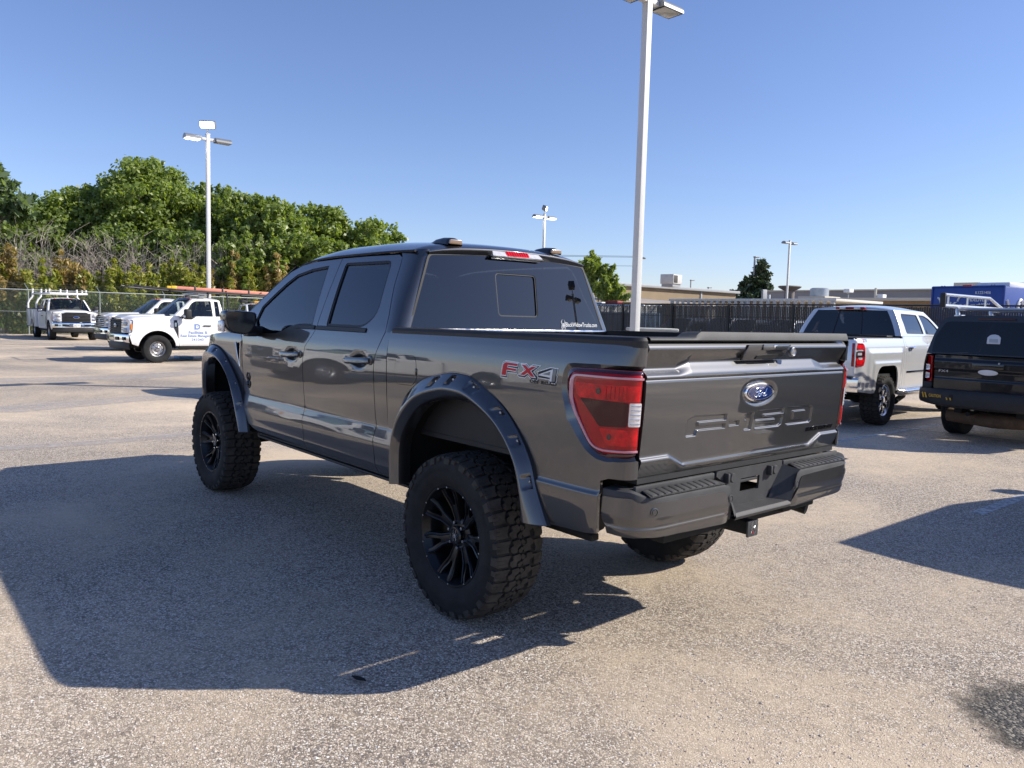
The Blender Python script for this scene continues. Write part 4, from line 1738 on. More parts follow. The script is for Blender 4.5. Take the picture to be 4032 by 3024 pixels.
def oval(rx, rz, d0, d1, n=64, dome=0.0):
    m = MB()
    rings = [(1.0, d0), (1.0, d1-0.002), (0.985, d1), (0.7, d1+dome*0.7), (0.35, d1+dome*0.95), (0.001, d1+dome)]
    for (k, d) in rings:
        for i in range(n):
            t = 2*pi*i/n
            u, z = oc[0]+rx*k*cos(t), oc[1]+rz*k*sin(t)
            m.v.append((-1.189-d, -u, z))
    for r in range(len(rings)-1):
        for i in range(n):
            m.f.append((r*n+i, r*n+(i+1) % n, (r+1)*n+(i+1) % n, (r+1)*n+i))
            m.mi.append(0)
    return m


oval(0.127, 0.0475, 0.0, 0.013, dome=0.002).build('badge', CHROME, tg, ang=50)
oval(0.113, 0.0395, 0.012, 0.0165, dome=0.002).build('badge_enamel', BRIGHTBLUE, tg, ang=50)
m = MB()
rim_ = [(-1.189-0.0178, -(oc[0]+0.106*cos(2*pi*i/64)), oc[1]+0.0352*sin(2*pi*i/64)) for i in range(64)]
m.tube(rim_, 0.0015, n=6, closed=True)


def script(pts, r):
    m.tube([(-1.189-0.0186, -(oc[0]+u), oc[1]+v) for u, v in pts], r, n=6)


FORD = [([(-0.030, 0.020), (-0.044, 0.013), (-0.046, 0.004), (-0.036, 0.001), (-0.029, 0.006)], 0.0022),
        ([(-0.038, 0.019), (-0.020, 0.0235), (0.002, 0.0195), (0.020, 0.0215), (0.024, 0.018)], 0.0030),
        ([(-0.008, 0.018), (-0.018, 0.003), (-0.032, -0.016), (-0.046, -0.022), (-0.055, -0.018), (-0.056, -0.011)], 0.0028),
        ([(-0.030, 0.003), (-0.012, 0.005), (-0.004, 0.007)], 0.0022),
        ([(-0.010, -0.004), (-0.020, -0.010), (-0.020, -0.019), (-0.010, -0.019), (-0.003, -0.010), (-0.010, -0.004)], 0.0022),
        ([(-0.003, -0.008), (0.004, -0.003), (0.002, -0.012), (-0.002, -0.020)], 0.0022),
        ([(0.001, -0.010), (0.012, -0.002), (0.018, -0.005)], 0.0022),
        ([(0.036, -0.004), (0.024, -0.007), (0.018, -0.015), (0.026, -0.019), (0.038, -0.007)], 0.0022),
        ([(0.052, 0.018), (0.044, 0.006), (0.036, -0.012), (0.040, -0.019), (0.052, -0.012)], 0.0024)]
for pts, r in FORD:
    sp = spline(pts, max(8, 5*len(pts)))
    script(sp, r)
m.build('badge_script', CHROME, tg)
# raised black lettering, lower right
lettering('badge_lettering', 'BLACK WIDOW', lambda u, v, d: (tg_x(0.505+u, 1.055+v)-d, -(0.505+u), 1.0585+v), GLOSSBLK, tg, width=0.283, height=0.0215, depth=0.005, bold=0.06, shear=0.12, spacing=1.05)

# ---- rear bumper
BN = 3.2


def bump_pt(s, z, d=0.0):
    """s = distance from the centre line along the rear face, round the corner and forward along the side."""
    t = 0.0
    tuck = 0.030*smooth(0.80, 0.69, z)
    if s < 0.66:
        return (-1.272+0.010*(s/0.66)**2+tuck-d, s, z)
    t = min(1.0, (s-0.66)/0.46)
    a = t*pi/2
    c, n = max(0.0, cos(a))**(2/BN), max(0.0, sin(a))**(2/BN)
    px, py = -1.06-0.202*c, 0.66+0.272*n
    e = 1e-3
    c2, n2 = max(0.0, cos(a+e))**(2/BN), max(0.0, sin(a+e))**(2/BN)
    c1, n1 = max(0.0, cos(a-e))**(2/BN), max(0.0, sin(a-e))**(2/BN)
    tx, ty = -0.202*(c2-c1), 0.272*(n2-n1)
    L = hypot(tx, ty) or 1
    k = tuck-d
    return (px+k*(ty/L), py-k*(tx/L), z)


end_ol = rounded([(0.268, 0.692), (0.70, 0.700), (0.90, 0.712), (1.10, 0.735), (1.12, 0.75), (1.12, 0.872), (0.99, 0.878), (0.945, 0.880), (0.905, 0.862), (0.345, 0.853), (0.325, 0.84)], [0.02, .05, .05, .02, .01, .01, .02, .02, .02, .03, .02], 3)


def end_d(s, z):
    # recessed field with a raised lower lip
    return 0.004+0.010*smooth(0.757, 0.735, z)*smooth(0.26, 0.33, s)


bumper = MB()
# black core: rear face, step, niche
n = 46
ss = [0.235+(1.12-0.235)*i/n for i in range(n+1)]
top_z = lambda s: 0.884+0.022*smooth(0.80, 0.98, s)


def core(i, j):
    s1 = 0.235+0.09*min(1.0, j/3)
    s = s1+(1.12-s1)*i/n
    tz_ = top_z(s)
    rows = [(0.700, -0.006, 0), (0.80, 0.0, 0), (tz_-0.012, 0.0, 0), (tz_-0.003, -0.003, 0), (tz_, -0.012, 0), (tz_+0.002, -0.05, 1), (tz_+0.004, -0.078, 1)]
    z, d, k = rows[j]
    return bump_pt(s, z, d)


bumper.grid(core, n, 6)
bc = bumper
half = MB()
half.v, half.f, half.mi = list(bc.v), list(bc.f), list(bc.mi)
mir = bc.flipped()
bc.add(mir.v, mir.f)
# centre: lower lip, floor, side walls of the niche, back plate
for s in (1, -1):
    bc.add([(-1.268, 0.235*s, 0.70), (-1.268, 0.325*s, 0.884), (-1.175, 0.285*s, 0.905), (-1.185, 0.170*s, 0.735), (-1.268, 0.235*s, 0.735)], [(0, 1, 2, 3, 4)])
bc.grid(lambda i, j: (-1.262-0.012*sin(pi*j/4)-0.0, -0.24+0.48*i/10, 0.700+0.034*j/4), 10, 4)
bc.grid(lambda i, j: (-1.262+0.085*j/3, -0.24+0.48*i/10, 0.734+0.006*j/3), 10, 3)
bc.build('bumper', GREYPL, hero, ang=35)
# back plate with its rectangular opening and two plate lamps
pl_ol = [(-0.285, 0.735), (0.285, 0.735), (0.285, 0.922), (-0.285, 0.922)]
pl = panel('plate_mount', pl_ol, [[(-0.085, 0.800), (0.080, 0.800), (0.080, 0.868), (-0.085, 0.868)]], lambda y, z: (-1.176-0.010*(z-0.735)/0.18, y, z), GREYPL, hero, None, None, step=0.04, flange=0.012, ref=(0, 0, 0.8))
m = MB().box(-1.176, -1.160, -0.085, 0.080, 0.845, 0.862, 0.003)
m.build('mount_bar', GREYPL, hero)
for y in (-0.185, 0.185):
    m = MB()
    M = Matrix.Translation((-1.186, y, 0.888)) @ Matrix.Rotation(pi/2, 4, 'Z')
    m.lathe([(0.0, 0.028), (0.020, 0.028), (0.024, 0.022), (0.024, 0.0)], 20, M=M)
    m.box(-1.212, -1.180, y+0.022, y+0.040, 0.862, 0.912, 0.006)
    m.build('plate_lamp', GREYPL, hero)
# step pads, ribbed
for s in (1, -1):
    m = MB()
    y0, y1 = 0.335, 0.835
    m.grid(lambda i, j: (-1.262+0.082*j/4, (y0+(y1-y0)*i/20)*s+0.03*s*(j/4-0.5)*(1 if i < 1 else (-1 if i > 19 else 0)), 0.886+0.014*j/4+0.002*sin(pi*j/4)), 20, 4)
    st = m.build('step_pad', BLACKPL, hero)
    for k in range(11):
        y = y0+0.035+(y1-y0-0.06)*k/10
        m = MB().box(-1.252, -1.188, y*s-0.017, y*s+0.017, 0.884, 0.8925, 0.003)
        m.v = [(x, yy-0.06*s*(x+1.22)*1.5, z+(x+1.25)*0.16) for x, yy, z in m.v]
        m.build('step_rib', GREYPL, st)
    # upstand behind the pad
    m = MB().box(-1.186, -1.168, min(0.30*s, 0.862*s), max(0.30*s, 0.862*s), 0.888, 0.921, 0.005)
    m.build('step_upstand', GREYPL, hero)
    # painted end cap
    o = panel('bumper_end', end_ol, [], lambda u, z: bump_pt(u, z, end_d(u, z)), PAINT, hero, [0.69+0.008*i for i in range(24)], [0.27+0.02*i for i in range(20)]+[0.66+0.014*i for i in range(33)], flange=0.012, ref=(0, 0, 0.8), edge=0.02)
    if s < 0:
        c = flip_copy(o)
        bpy.data.objects.remove(o)
    # parking sensors
    for (u, z) in ((0.785, 0.820), (0.290, 0.812)):
        p0 = Vector(bump_pt(u, z, end_d(u, z) if u > 0.4 else 0.0))
        nn = (Vector(bump_pt(u, z, 0.01))-Vector(bump_pt(u, z, 0.0))).normalized()
        m = MB()
        M = Matrix.Translation(p0) @ nn.to_track_quat('Y', 'Z').to_matrix().to_4x4()
        m.lathe([(0.019, -0.006), (0.019, 0.003), (0.016, 0.004), (0.0145, 0.001), (0.012, 0.001), (0.011, 0.004), (0.0, 0.0045)], 24, M=M)
        (m if s > 0 else m.flipped()).build('parking_sensor', PAINT if u > 0.4 else GREYPL, hero)
# hitch receiver with a cover plate
m = MB()
m.box(-1.205, -0.60, -0.036, 0.036, 0.583, 0.650, 0.006)
m.box(-1.10, -1.02, -0.55, 0.55, 0.60, 0.66, 0.008)
m.build('hitch_receiver', DARK, hero)
m = MB().box(-1.216, -1.204, -0.045, 0.045, 0.573, 0.655, 0.004)
hc = m.build('hitch_cover', GREYPL, hero)
m = spider(lambda u, v, d: (-1.2165-d*0.3, -u, 0.618+v), 0.42, 0.0014, body=False)
m.build('hitch_emblem', STEEL, hero)
m = MB().prism([(0.0, 0.600), (0.005, 0.594), (0.0, 0.588), (-0.005, 0.594)], lambda u, v, d: (-1.2168-d, u, v), 0, 0.001)
m.build('hitch_mark', VINYL_RED, hero)


# ---- wheel arch flares with bolt pockets
def flare(inn, out, pockets, name='wheel_arch_flare', n=220):
    I, O = spline(inn, n), spline(out, n)
    nr = 30
    prof = [(0.0, 0.948), (0.02, 0.962), (0.05, 0.972), (0.15, 0.985), (0.35, 1.007), (0.52, 1.021), (0.60, 1.025), (0.67, 1.024), (0.78, 1.014), (0.90, 1.000), (1.0, 0.985)]
    tap = lambda x: 0.31*max(0.0, x-3.58)**1.5
    cum = [0.0]
    for a, b in zip(I, I[1:]):
        cum.append(cum[-1]+hypot(b[0]-a[0], b[1]-a[1]))
    tot = cum[-1]

    def pt(i, j):
        if j <= nr:
            f = j/nr
            y = catmull(prof, f)
            L = cum[i]
            for pc in pockets:
                q = abs(L-pc*tot)
                if q < 0.040:
                    a = smooth(0.030, 0.021, q)
                    b = smooth(0.10, 0.17, f)*smooth(0.50, 0.42, f)
                    y -= 0.026*a*b*(1.0-0.55*smooth(0.12, 0.46, f))
            x = O[i][0]+(I[i][0]-O[i][0])*f
            z = O[i][1]+(I[i][1]-O[i][1])*f
            return (x, y-tap(x), z)
        # lip turned inwards
        k = j-nr
        return (I[i][0], 0.985-0.04*k-tap(I[i][0]), I[i][1])
    m = MB()
    m.grid(pt, n, nr+2)
    bolts = []
    for pc in pockets:
        i = min(range(n+1), key=lambda q: abs(cum[q]-pc*tot))
        f = 0.27
        p = Vector((O[i][0]+(I[i][0]-O[i][0])*f, catmull(prof, f)-0.022-tap(O[i][0]+(I[i][0]-O[i][0])*f), O[i][1]+(I[i][1]-O[i][1])*f))
        bolts.append(p)
    g = MB()
    g.grid(lambda i, j: (O[i][0]+(O[i][0]-I[i][0])*0.045*(j-1), (0.954, 0.968, 0.954)[j]-tap(O[i][0]), O[i][1]+(O[i][1]-I[i][1])*0.045*(j-1)), n, 2)
    return m, bolts, g


for inn, out, pk in ((rear_in, rear_out, [0.10, 0.24, 0.37, 0.47, 0.575, 0.68, 0.79, 0.905]), (front_in, front_out, [0.09, 0.21, 0.33, 0.46, 0.60, 0.74, 0.88])):
    m, bolts, g = flare(inn, out, pk)
    for s in (1, -1):
        fo = (m if s > 0 else m.flipped()).build('wheel_arch_flare', PAINT, hero, ang=45)
        (g if s > 0 else g.flipped()).build('flare_gasket', GASKET, fo, ang=60)
        for b in bolts:
            q = MB()
            q.lathe([(0.008, -0.004), (0.008, 0.005), (0.005, 0.007), (0.0, 0.007)], 8, M=Matrix.Translation((b.x, b.y*s, b.z)))
            q.build('flare_bolt', STEEL, fo)
# wheel-well liners
for inn, xc in ((rear_in, -0.04), (front_in, 3.60)):
    I = spline(inn, 40)
    for s in (1, -1):
        m = MB()
        ys = [0.93, 0.90, 0.80, 0.60, 0.50]
        gr = [1.0, 1.03, 1.05, 1.04, 1.0]
        m.grid(lambda i, j: (xc+(I[i][0]-xc)*gr[j], (ys[j]-(0.31*max(0.0, I[i][0]-3.58)**1.5 if j < 2 else 0))*s, 0.62+(I[i][1]-0.62)*gr[j]), 40, 4)
        o = len(m.v)
        m.v += [(p[0], 0.5*s, p[1]) for p in I]+[(xc, 0.5*s, 0.60)]
        m.f += [(o+i, o+i+1, o+41) for i in range(40)]
        m.mi += [0]*40
        m.build('wheel_liner', LINER, hero, ang=50)

# ---- front fender, hood, front end
mid_f = [((a[0]+b[0])/2, (a[1]+b[1])/2) for a, b in zip(spline(front_in, 40), spline(front_out, 40))]


def fen_y(x, z):
    y = door_y(2.9, z)-0.008*smooth(2.9, 3.6, x)-0.31*max(0.0, x-3.58)**1.5
    return y-0.35*max(0.0, z-1.38)**1.3


fender = [(2.90, 0.655)]+[(x, max(0.655, z)) for x, z in mid_f]+[(4.40, 0.80), (4.45, 1.05), (4.36, 1.06), (4.12, 1.13), (4.02, 1.26), (4.00, 1.37), (3.9, 1.395), (3.5, 1.425), (3.06, 1.445), (2.985, 1.395), (2.968, 1.31), (2.960, 1.16), (2.954, 0.86), (2.942, 0.80)]
vent = rounded([(3.098, 1.355), (2.992, 1.365), (2.998, 1.17), (3.02, 1.20)], [0.01, 0.01, 0.006, 0.01], 2)
fen = panel('front_fender', fender, [vent], lambda x, z: (x, fen_y(x, z), z), PAINT, hero, ZR[:46], [2.9+0.03*i for i in range(55)], ref=(3.5, 0, 1.0), edge=0.025)
fen_r = flip_copy(fen)
for s, par in ((1, fen), (-1, fen_r)):
    m = MB()
    m.prism(grow(vent, 0.004), lambda x, z, d: (x, (fen_y(x, z)-0.03+d)*s, z), 0.0, 0.006)
    m.build('vent_mesh', GLOSSBLK, par)
    m = MB()
    m.tube([(2.990, (fen_y(2.99, 1.37)+0.004)*s, 1.372), (2.994, (fen_y(2.99, 1.27)+0.004)*s, 1.27), (3.0, (fen_y(2.99, 1.17)+0.003)*s, 1.165)], 0.006, n=6)
    m.tube([(3.10, (fen_y(3.1, 1.36)+0.002)*s, 1.362), (3.055, (fen_y(3.05, 1.27)+0.004)*s, 1.27), (3.01, (fen_y(3.0, 1.17)+0.002)*s, 1.165)], 0.006, n=6)
    m.build('vent_trim', CHROME_D, par)


def hood_pt(s, t):
    x = 3.05+(4.42-3.05)*s
    y = -1+2*t
    half_ = fen_y(x, 1.40)-0.02
    zc = 1.505-0.075*s**1.6-0.13*smooth(0.82, 1.0, s)**2
    zz = zc-0.06*abs(y)**4+0.018*smooth(0.45, 0.60, abs(y))*(1-smooth(0.75, 0.95, abs(y)))
    return (x, y*half_, zz-0.012)


sheet('hood', hood_pt, 40, 40, PAINT, hero, ref=(3.7, 0, 0.9))
for s in (1, -1):
    m = MB().prism(rounded([(4.02, 1.37), (4.03, 1.26), (4.14, 1.135), (4.40, 1.06), (4.44, 1.20), (4.40, 1.33)], 0.02, 3), lambda x, z, d: (x, (fen_y(x, z)-0.004-d)*s, z), 0.0, 0.12, bev=0.01)
    hl = m.build('headlamp', GLASS_LAMP if False else LENS_WHT, hero)
    m = MB().prism([(4.02, 1.20), (4.05, 1.24), (4.06, 1.30), (4.025, 1.32)], lambda x, z, d: (x, (fen_y(x, z)+d)*s, z), 0.0, 0.003)
    m.build('side_marker', AMBER, hl)
m = MB().box(4.30, 4.44, -0.72, 0.72, 0.98, 1.36, 0.05, 3)
gr_ = m.build('grille', GLOSSBLK, hero)
for k in range(4):
    m = MB().box(4.42, 4.47, -0.70, 0.70, 1.02+0.085*k, 1.06+0.085*k, 0.012)
    m.build('grille_bar', GLOSSBLK, gr_)
m = MB()
m.grid(lambda i, j: (4.56-0.30*abs(-1+2*i/30)**3+[-0.02, 0.02, 0.025, -0.05][j], 0.80*(-1+2*i/30), [0.68, 0.72, 0.90, 0.985][j]), 30, 3)
m.build('front_bumper', PAINT, hero)
m = MB().box(4.2, 4.40, -0.66, 0.66, 0.64, 0.78, 0.04)
m.build('front_valance', BLACKPL, hero)

# ---- cab: roof, C-pillars, rear window, windshield
def roof_w(x):
    return catmull(DOOR_P, 2.02)-0.012*smooth(1.8, 2.55, x)


ROOF_C = [(0.66, 2.060), (0.70, 2.078), (0.75, 2.092), (1.0, 2.122), (1.4, 2.143), (1.8, 2.143), (2.15, 2.118), (2.40, 2.068), (2.52, 2.028)]
ROOF_E = [(0.66, 2.020), (0.75, 2.030), (1.2, 2.036), (1.8, 2.034), (2.1, 2.022), (2.30, 1.997), (2.46, 1.950), (2.52, 1.92)]


def roof_pt(s, t):
    x = 0.675+(2.52-0.675)*s
    y = -1+2*t
    a = abs(y)
    w = 0.732
    if x > 2.30:
        w = 0.732+0.03*smooth(2.30, 2.52, x)
    if x < 0.80:
        w = 0.732-0.055*smooth(0.80, 0.675, x)
    zc, ze = catmull(ROOF_C, x), catmull(ROOF_E, x)-0.010
    k = 1-(1-a**2.2*0.55)*(1-a**9)
    z = zc+(ze-zc)*k
    xr = x+0.03*a*a*smooth(0.85, 0.675, x)
    if x > 2.3:
        xr -= 0.08*a*a*smooth(2.3, 2.52, x)
    return (xr, y*w, z)


sheet('roof', roof_pt, 60, 60, PAINT, hero, ref=(1.5, 0, 1.5))
for sg in (1, -1):
    m = MB()
    for k in range(25):
        x = 0.76+1.62*k/24
    pts = [(0.76+1.66*k/24, (0.726)*sg, catmull(ROOF_E, 0.76+1.66*k/24)-0.012) for k in range(25)]
    m.tube(pts, 0.008, n=6)
    m.build('roof_moulding', GASKET, hero)


def rw_edge(z):
    """Rear-window edge (x, y) at height z."""
    f = (z-1.553)/(1.995-1.553)
    return 0.640+0.072*f, 0.832-0.166*f


def cpil(s, t):
    z = 1.505+(2.03-1.505)*t
    xd = lin([(1.505, 0.745), (1.62, 0.768), (1.80, 0.836), (1.93, 0.862), (1.98, 0.880), (2.03, 0.93)], z)
    A = Vector((xd, door_y(xd, z), z))
    wx, wy = rw_edge(z)
    W_ = Vector((wx-0.004, wy, z))
    Cn = Vector((wx+0.004, min(door_y(0.75, z)-0.004, wy+0.105), z))
    a = (1-s)**2
    b = 2*s*(1-s)
    c = s*s
    # side stays flat, then a tight corner
    p = A*(1-s)**3+(A*0.25+Cn*0.75)*3*s*(1-s)**2+(W_*0.30+Cn*0.70)*3*s*s*(1-s)+W_*s**3
    return p


for sg in (1, -1):
    o = sheet('c_pillar', lambda s, t: (cpil(s, t).x, cpil(s, t).y*sg, cpil(s, t).z), 26, 26, PAINT, hero, ref=(1.4, 0, 1.7))
# header above the rear glass: from the roof edge down to the glass top


def hdr(s, t):
    y = (-1+2*s)
    rx, ry, rz = roof_pt(0.0, s)
    wx, wy = rw_edge(1.995)
    gx, gy, gz = wx-0.012-0.022*(1-y*y), y*wy, 1.995+0.028*(1-y*y)
    q = Vector((rx, ry, rz)).lerp(Vector((gx, gy, gz)), t)
    q.x -= 0.020*sin(pi*t)*0.6
    q.z += 0.010*sin(pi*t)
    return q


sheet('rear_header', hdr, 40, 8, PAINT, hero, ref=(1.4, 0, 1.7))


def rw_pt(y, z, d=0.0):
    f = (z-1.553)/(1.995-1.553)
    return (0.640+0.072*f-0.034*(1-(y/0.83)**2)+d, y, z)


rw_ol = rounded([(-0.842, 1.530), (0.842, 1.530), (0.664, 2.000), (0.35, 2.020), (0.0, 2.026), (-0.35, 2.020), (-0.664, 2.000)], [0.02, 0.02, 0.03, 0.05, 0.05, 0.05, 0.03], 4)
slide = rounded([(-0.178, 1.630), (0.168, 1.630), (0.172, 1.912), (-0.182, 1.912)], 0.032, 5)
rwg = panel('rear_window', rw_ol, [slide], lambda y, z: rw_pt(y, z), GLASS_DARK, hero, None, None, step=0.06, flange=0, ref=(1.4, 0, 1.7))
panel('sliding_pane', grow(slide, 0.010), [], lambda y, z: rw_pt(y, z, 0.012), GLASS_DARK, rwg, None, None, step=0.06, flange=0, ref=(1.4, 0, 1.7))
panel('pane_frame', grow(slide, 0.004), [grow(slide, -0.007)], lambda y, z: rw_pt(y, z, 0.003), GASKET, rwg, [], [], flange=0.008, ref=(1.4, 0, 1.7))
panel('window_seal', grow(rw_ol, 0.008), [grow(rw_ol, -0.006)], lambda y, z: rw_pt(y, z, -0.002), GASKET, rwg, [], [], flange=0.008, ref=(1.4, 0, 1.7))
lettering('window_sticker', 'BlackWidowTrucks.com', lambda u, v, d: rw_pt(-0.438-u, 1.570+v, -0.002), LETTER_W, rwg, width=0.335, height=0.030)
m = spider(lambda u, v, d: (rw_pt(-0.413-u, 1.582+v)[0]-0.003, -0.413-u, 1.582+v), 0.42, 0.0018)
m.build('window_sticker', LETTER_W, rwg)
# third brake lamp
bl = [(-0.235, 2.022), (0.205, 2.014), (0.196, 2.066), (0.17, 2.072), (-0.17, 2.078), (-0.200, 2.070)]


def bl_pt(y, z, d=0.0):
    return (0.640+0.072-0.034*(1-(y/0.83)**2)-0.052+0.055*(z-2.014)/0.06-d, y, z)


brk = panel('brake_lamp', rounded([(-0.225, 2.022), (0.210, 2.020), (0.190, 2.064), (-0.195, 2.066)], 0.008, 2), [], lambda y, z: bl_pt(y, z, -0.004), LENS_WHT, hero, None, None, step=0.03, flange=0.03, ref=(1.4, 0, 1.7))
panel('brake_lamp_lens', rounded([(-0.105, 2.026), (0.092, 2.024), (0.090, 2.062), (-0.105, 2.063)], 0.012, 3), [], lambda y, z: bl_pt(y, z, 0.0), LENS_RED2, brk, None, None, step=0.03, flange=0.01, ref=(1.4, 0, 1.7))
m = MB()
for k in range(9):
    y = -0.09+0.021*k
    a, b = Vector(bl_pt(y, 2.030, 0.001)), Vector(bl_pt(y, 2.058, 0.001))
    m.tube([a, b], 0.0025, n=5)
m.build('brake_lamp_ribs', LENS_RED, brk)
m = MB().box(0.640, 0.665, -0.235, 0.215, 2.008, 2.018, 0.003)
m.build('brake_lamp_base', GASKET, brk)
# roof marker lamps (two fins)
for y in (0.455, -0.415):
    m = MB()
    pts = [(-0.5, 0.0), (-0.40, 0.026), (0.0, 0.040), (0.42, 0.042), (0.5, 0.034)]

    def fin(i, j):
        u = i/16
        x = 0.955-0.235*u
        h = lin([(0, 0.0), (0.25, 0.024), (0.6, 0.040), (0.92, 0.044), (1.0, 0.026)], u)
        w = lin([(0, 0.030), (0.3, 0.050), (1.0, 0.058)], u)
        t = -1+2*j/10
        base = roof_pt((x-0.675)/1.845, (y/0.732+1)/2)[2]-0.003
        return (x, y+w*t, base+h*(1-abs(t)**4))
    m.grid(fin, 16, 10)
    o = len(m.v)
    m.build('roof_marker', GLOSSBLK, hero, ang=50)
    base = roof_pt((0.722-0.675)/1.845, (y/0.732+1)/2)[2]
    m = MB().prism(rounded([(-0.050, 0.004), (0.050, 0.004), (0.046, 0.032), (-0.046, 0.032)], 0.006, 2), lambda u, v, d: (0.722-d, y+u, base+v), 0.0, 0.012, bev=0.002)
    m.build('marker_lens', mat('smoked_amber_lens', (0.23, 0.15, 0.09), rough=0.2, coat=1.0), hero)


def ws(s, t):
    y = -1+2*t
    top = Vector((2.50-0.10*y*y, 0.70*y, 2.005-0.045*y*y))
    bot = Vector((3.28-0.24*y*y, 0.86*y, 1.492-0.02*y*y))
    p = top.lerp(bot, s)
    p.z += 0.02*sin(pi*s)
    return p


wsh = sheet('windshield', ws, 20, 24, GLASS_SIDE, hero, ref=(1.5, 0, 1.6))
for sg in (1, -1):
    # A-pillar between door frame and windshield
    def apil(s, t):
        f = s
        top = Vector((2.42, 0.742, 1.972))
        bot = Vector((3.12, 0.895, 1.515))
        d = top.lerp(bot, f)
        d.y = door_y(d.x, d.z)+0.002
        e = Vector(ws(f, 1.0))
        mid = d.lerp(e, 0.5)+Vector((0.012, 0.03, 0.018))
        return d*(1-t)**2+mid*2*t*(1-t)+e*t*t
    sheet('a_pillar', lambda s, t: (apil(s, t).x, apil(s, t).y*sg, apil(s, t).z), 20, 8, PAINT, hero, ref=(1.5, 0, 1.5))
    # cowl filler between fender top and pillar foot
    m = MB()
    m.grid(lambda i, j: (2.95+0.5*i/8, (0.80+0.115*j/3)*sg, 1.46-0.03*j/3+0.02*(1-i/8)), 8, 3)
    m.build('cowl_panel', BLACKPL, hero)
    # black sail triangle behind the A-pillar foot, carrying the mirror
    m = MB().prism([(2.62, 1.436), (2.90, 1.440), (2.96, 1.50), (2.82, 1.60)], lambda x, z, d: (x, (door_y(x, z)+0.001+d)*sg, z), 0.0, 0.006, bev=0.002)
    m.build('mirror_sail', GASKET, hero)
    # mirror: housing, glass, indicator
    m = MB()
    hz = rounded([(1.050, 1.612), (1.268, 1.622), (1.272, 1.545), (1.240, 1.462), (1.105, 1.442), (1.050, 1.520)], [0.03, 0.03, 0.04, 0.04, 0.04, 0.04], 5)
    cxm, czm = 1.16, 1.535
    rings = [(1.0, 2.455), (1.05, 2.470), (1.06, 2.52), (1.0, 2.58), (0.86, 2.62), (0.55, 2.64), (0.01, 2.645)]
    nn = len(hz)
    for k, x in rings:
        for (y, z) in hz:
            m.v.append((x+0.10*(y-1.16), sg*(cxm+(y-cxm)*k), czm+(z-czm)*k))
    for r in range(len(rings)-1):
        for i in range(nn):
            m.f.append((r*nn+i, r*nn+(i+1) % nn, (r+1)*nn+(i+1) % nn, (r+1)*nn+i))
            m.mi.append(0)
    mir_ = m.build('mirror', GLOSSBLK, hero, ang=50)
    m = MB()
    ring = [(1.0, 2.455), (0.93, 2.452), (0.92, 2.462)]
    for k, x in ring:
        for (y, z) in hz:
            m.v.append((x+0.10*(y-1.16), sg*(cxm+(y-cxm)*k), czm+(z-czm)*k))
    for r in range(2):
        for i in range(nn):
            m.f.append((r*nn+i, r*nn+(i+1) % nn, (r+1)*nn+(i+1) % nn, (r+1)*nn+i))
            m.mi.append(0)
    m.build('mirror_bezel', BLACKPL, mir_)
    m = MB()
    m.v = [(2.4615+0.10*(y-1.16), sg*(cxm+(y-cxm)*0.925), czm+(z-czm)*0.925) for y, z in hz]
    m.f = [tuple(range(nn))]
    m.mi = [0]
    m.build('mirror_glass', mat('mirror_glass', (0.006, 0.008, 0.016), rough=0.08, spec=0.6), mir_)
    m = MB().box(2.50, 2.60, min(1.265*sg, 1.290*sg), max(1.265*sg, 1.290*sg), 1.462, 1.545, 0.010)
    m.build('mirror_indicator', LENS_WHT, mir_)
    m = MB()
    m.tube([(2.66, sg*0.92, 1.462), (2.62, sg*1.00, 1.470), (2.57, sg*1.09, 1.500)], [0.045, 0.038, 0.045], n=10)
    m.box(2.56, 2.66, min(sg*0.99, sg*1.07), max(sg*0.99, sg*1.07), 1.425, 1.455, 0.01)
    m.build('mirror_arm', BLACKPL, mir_)

# ---- cabin
m = MB().box(0.78, 2.90, -0.84, 0.84, 0.74, 0.80)
m.box(0.735, 0.760, -0.80, 0.80, 0.80, 1.52)
m.build('cabin_floor', CABIN, hero)
m = MB().box(2.72, 3.02, -0.80, 0.80, 1.15, 1.44, 0.06, 3)
m.build('dashboard', CABIN, hero)
m = MB().box(0.80, 2.30, -0.62, 0.62, 2.015, 2.03)
m.build('headliner', CABIN, hero)


def seat(y, x, w, rear=False):
    st = MB()
    st.box(x-0.02, x+0.52, y-w, y+w, 0.98, 1.13, 0.05, 3)
    M = Matrix.Translation((x, y, 1.08)) @ Matrix.Rotation(radians(-12), 4, 'Y')
    st.box(-0.10, 0.06, -w, w, 0.0, 0.60, 0.05, 3, M=M)
    for k in ((0.0,) if not rear else (-0.45, 0.45)):
        st.box(-0.08, 0.03, k-0.13, k+0.13, 0.62, 0.80, 0.04, 3, M=M)
        st.box(-0.03, -0.01, k-0.05, k+0.05, 0.58, 0.66, 0.005, M=M)
    return st.build('seat' if not rear else 'rear_seat', CABIN, hero)


seat(0.40, 1.80, 0.26)
seat(-0.40, 1.80, 0.26)
seat(0.0, 0.95, 0.72, True)
m = MB()
M = Matrix.Translation((2.52, 0.40, 1.40)) @ Matrix.Rotation(radians(-62), 4, 'Y')
m.tube([tuple(M @ Vector((0.19*cos(2*pi*i/28), 0.19*sin(2*pi*i/28), 0))) for i in range(28)], 0.016, n=8, closed=True)
m.tube([tuple(M @ Vector((0, 0, 0))), (2.80, 0.40, 1.30)], 0.035, n=8)
m.tube([tuple(M @ Vector((-0.18, 0, 0))), tuple(M @ Vector((0.18, 0, 0)))], 0.02, n=8)
m.build('steering_wheel', CABIN, hero)

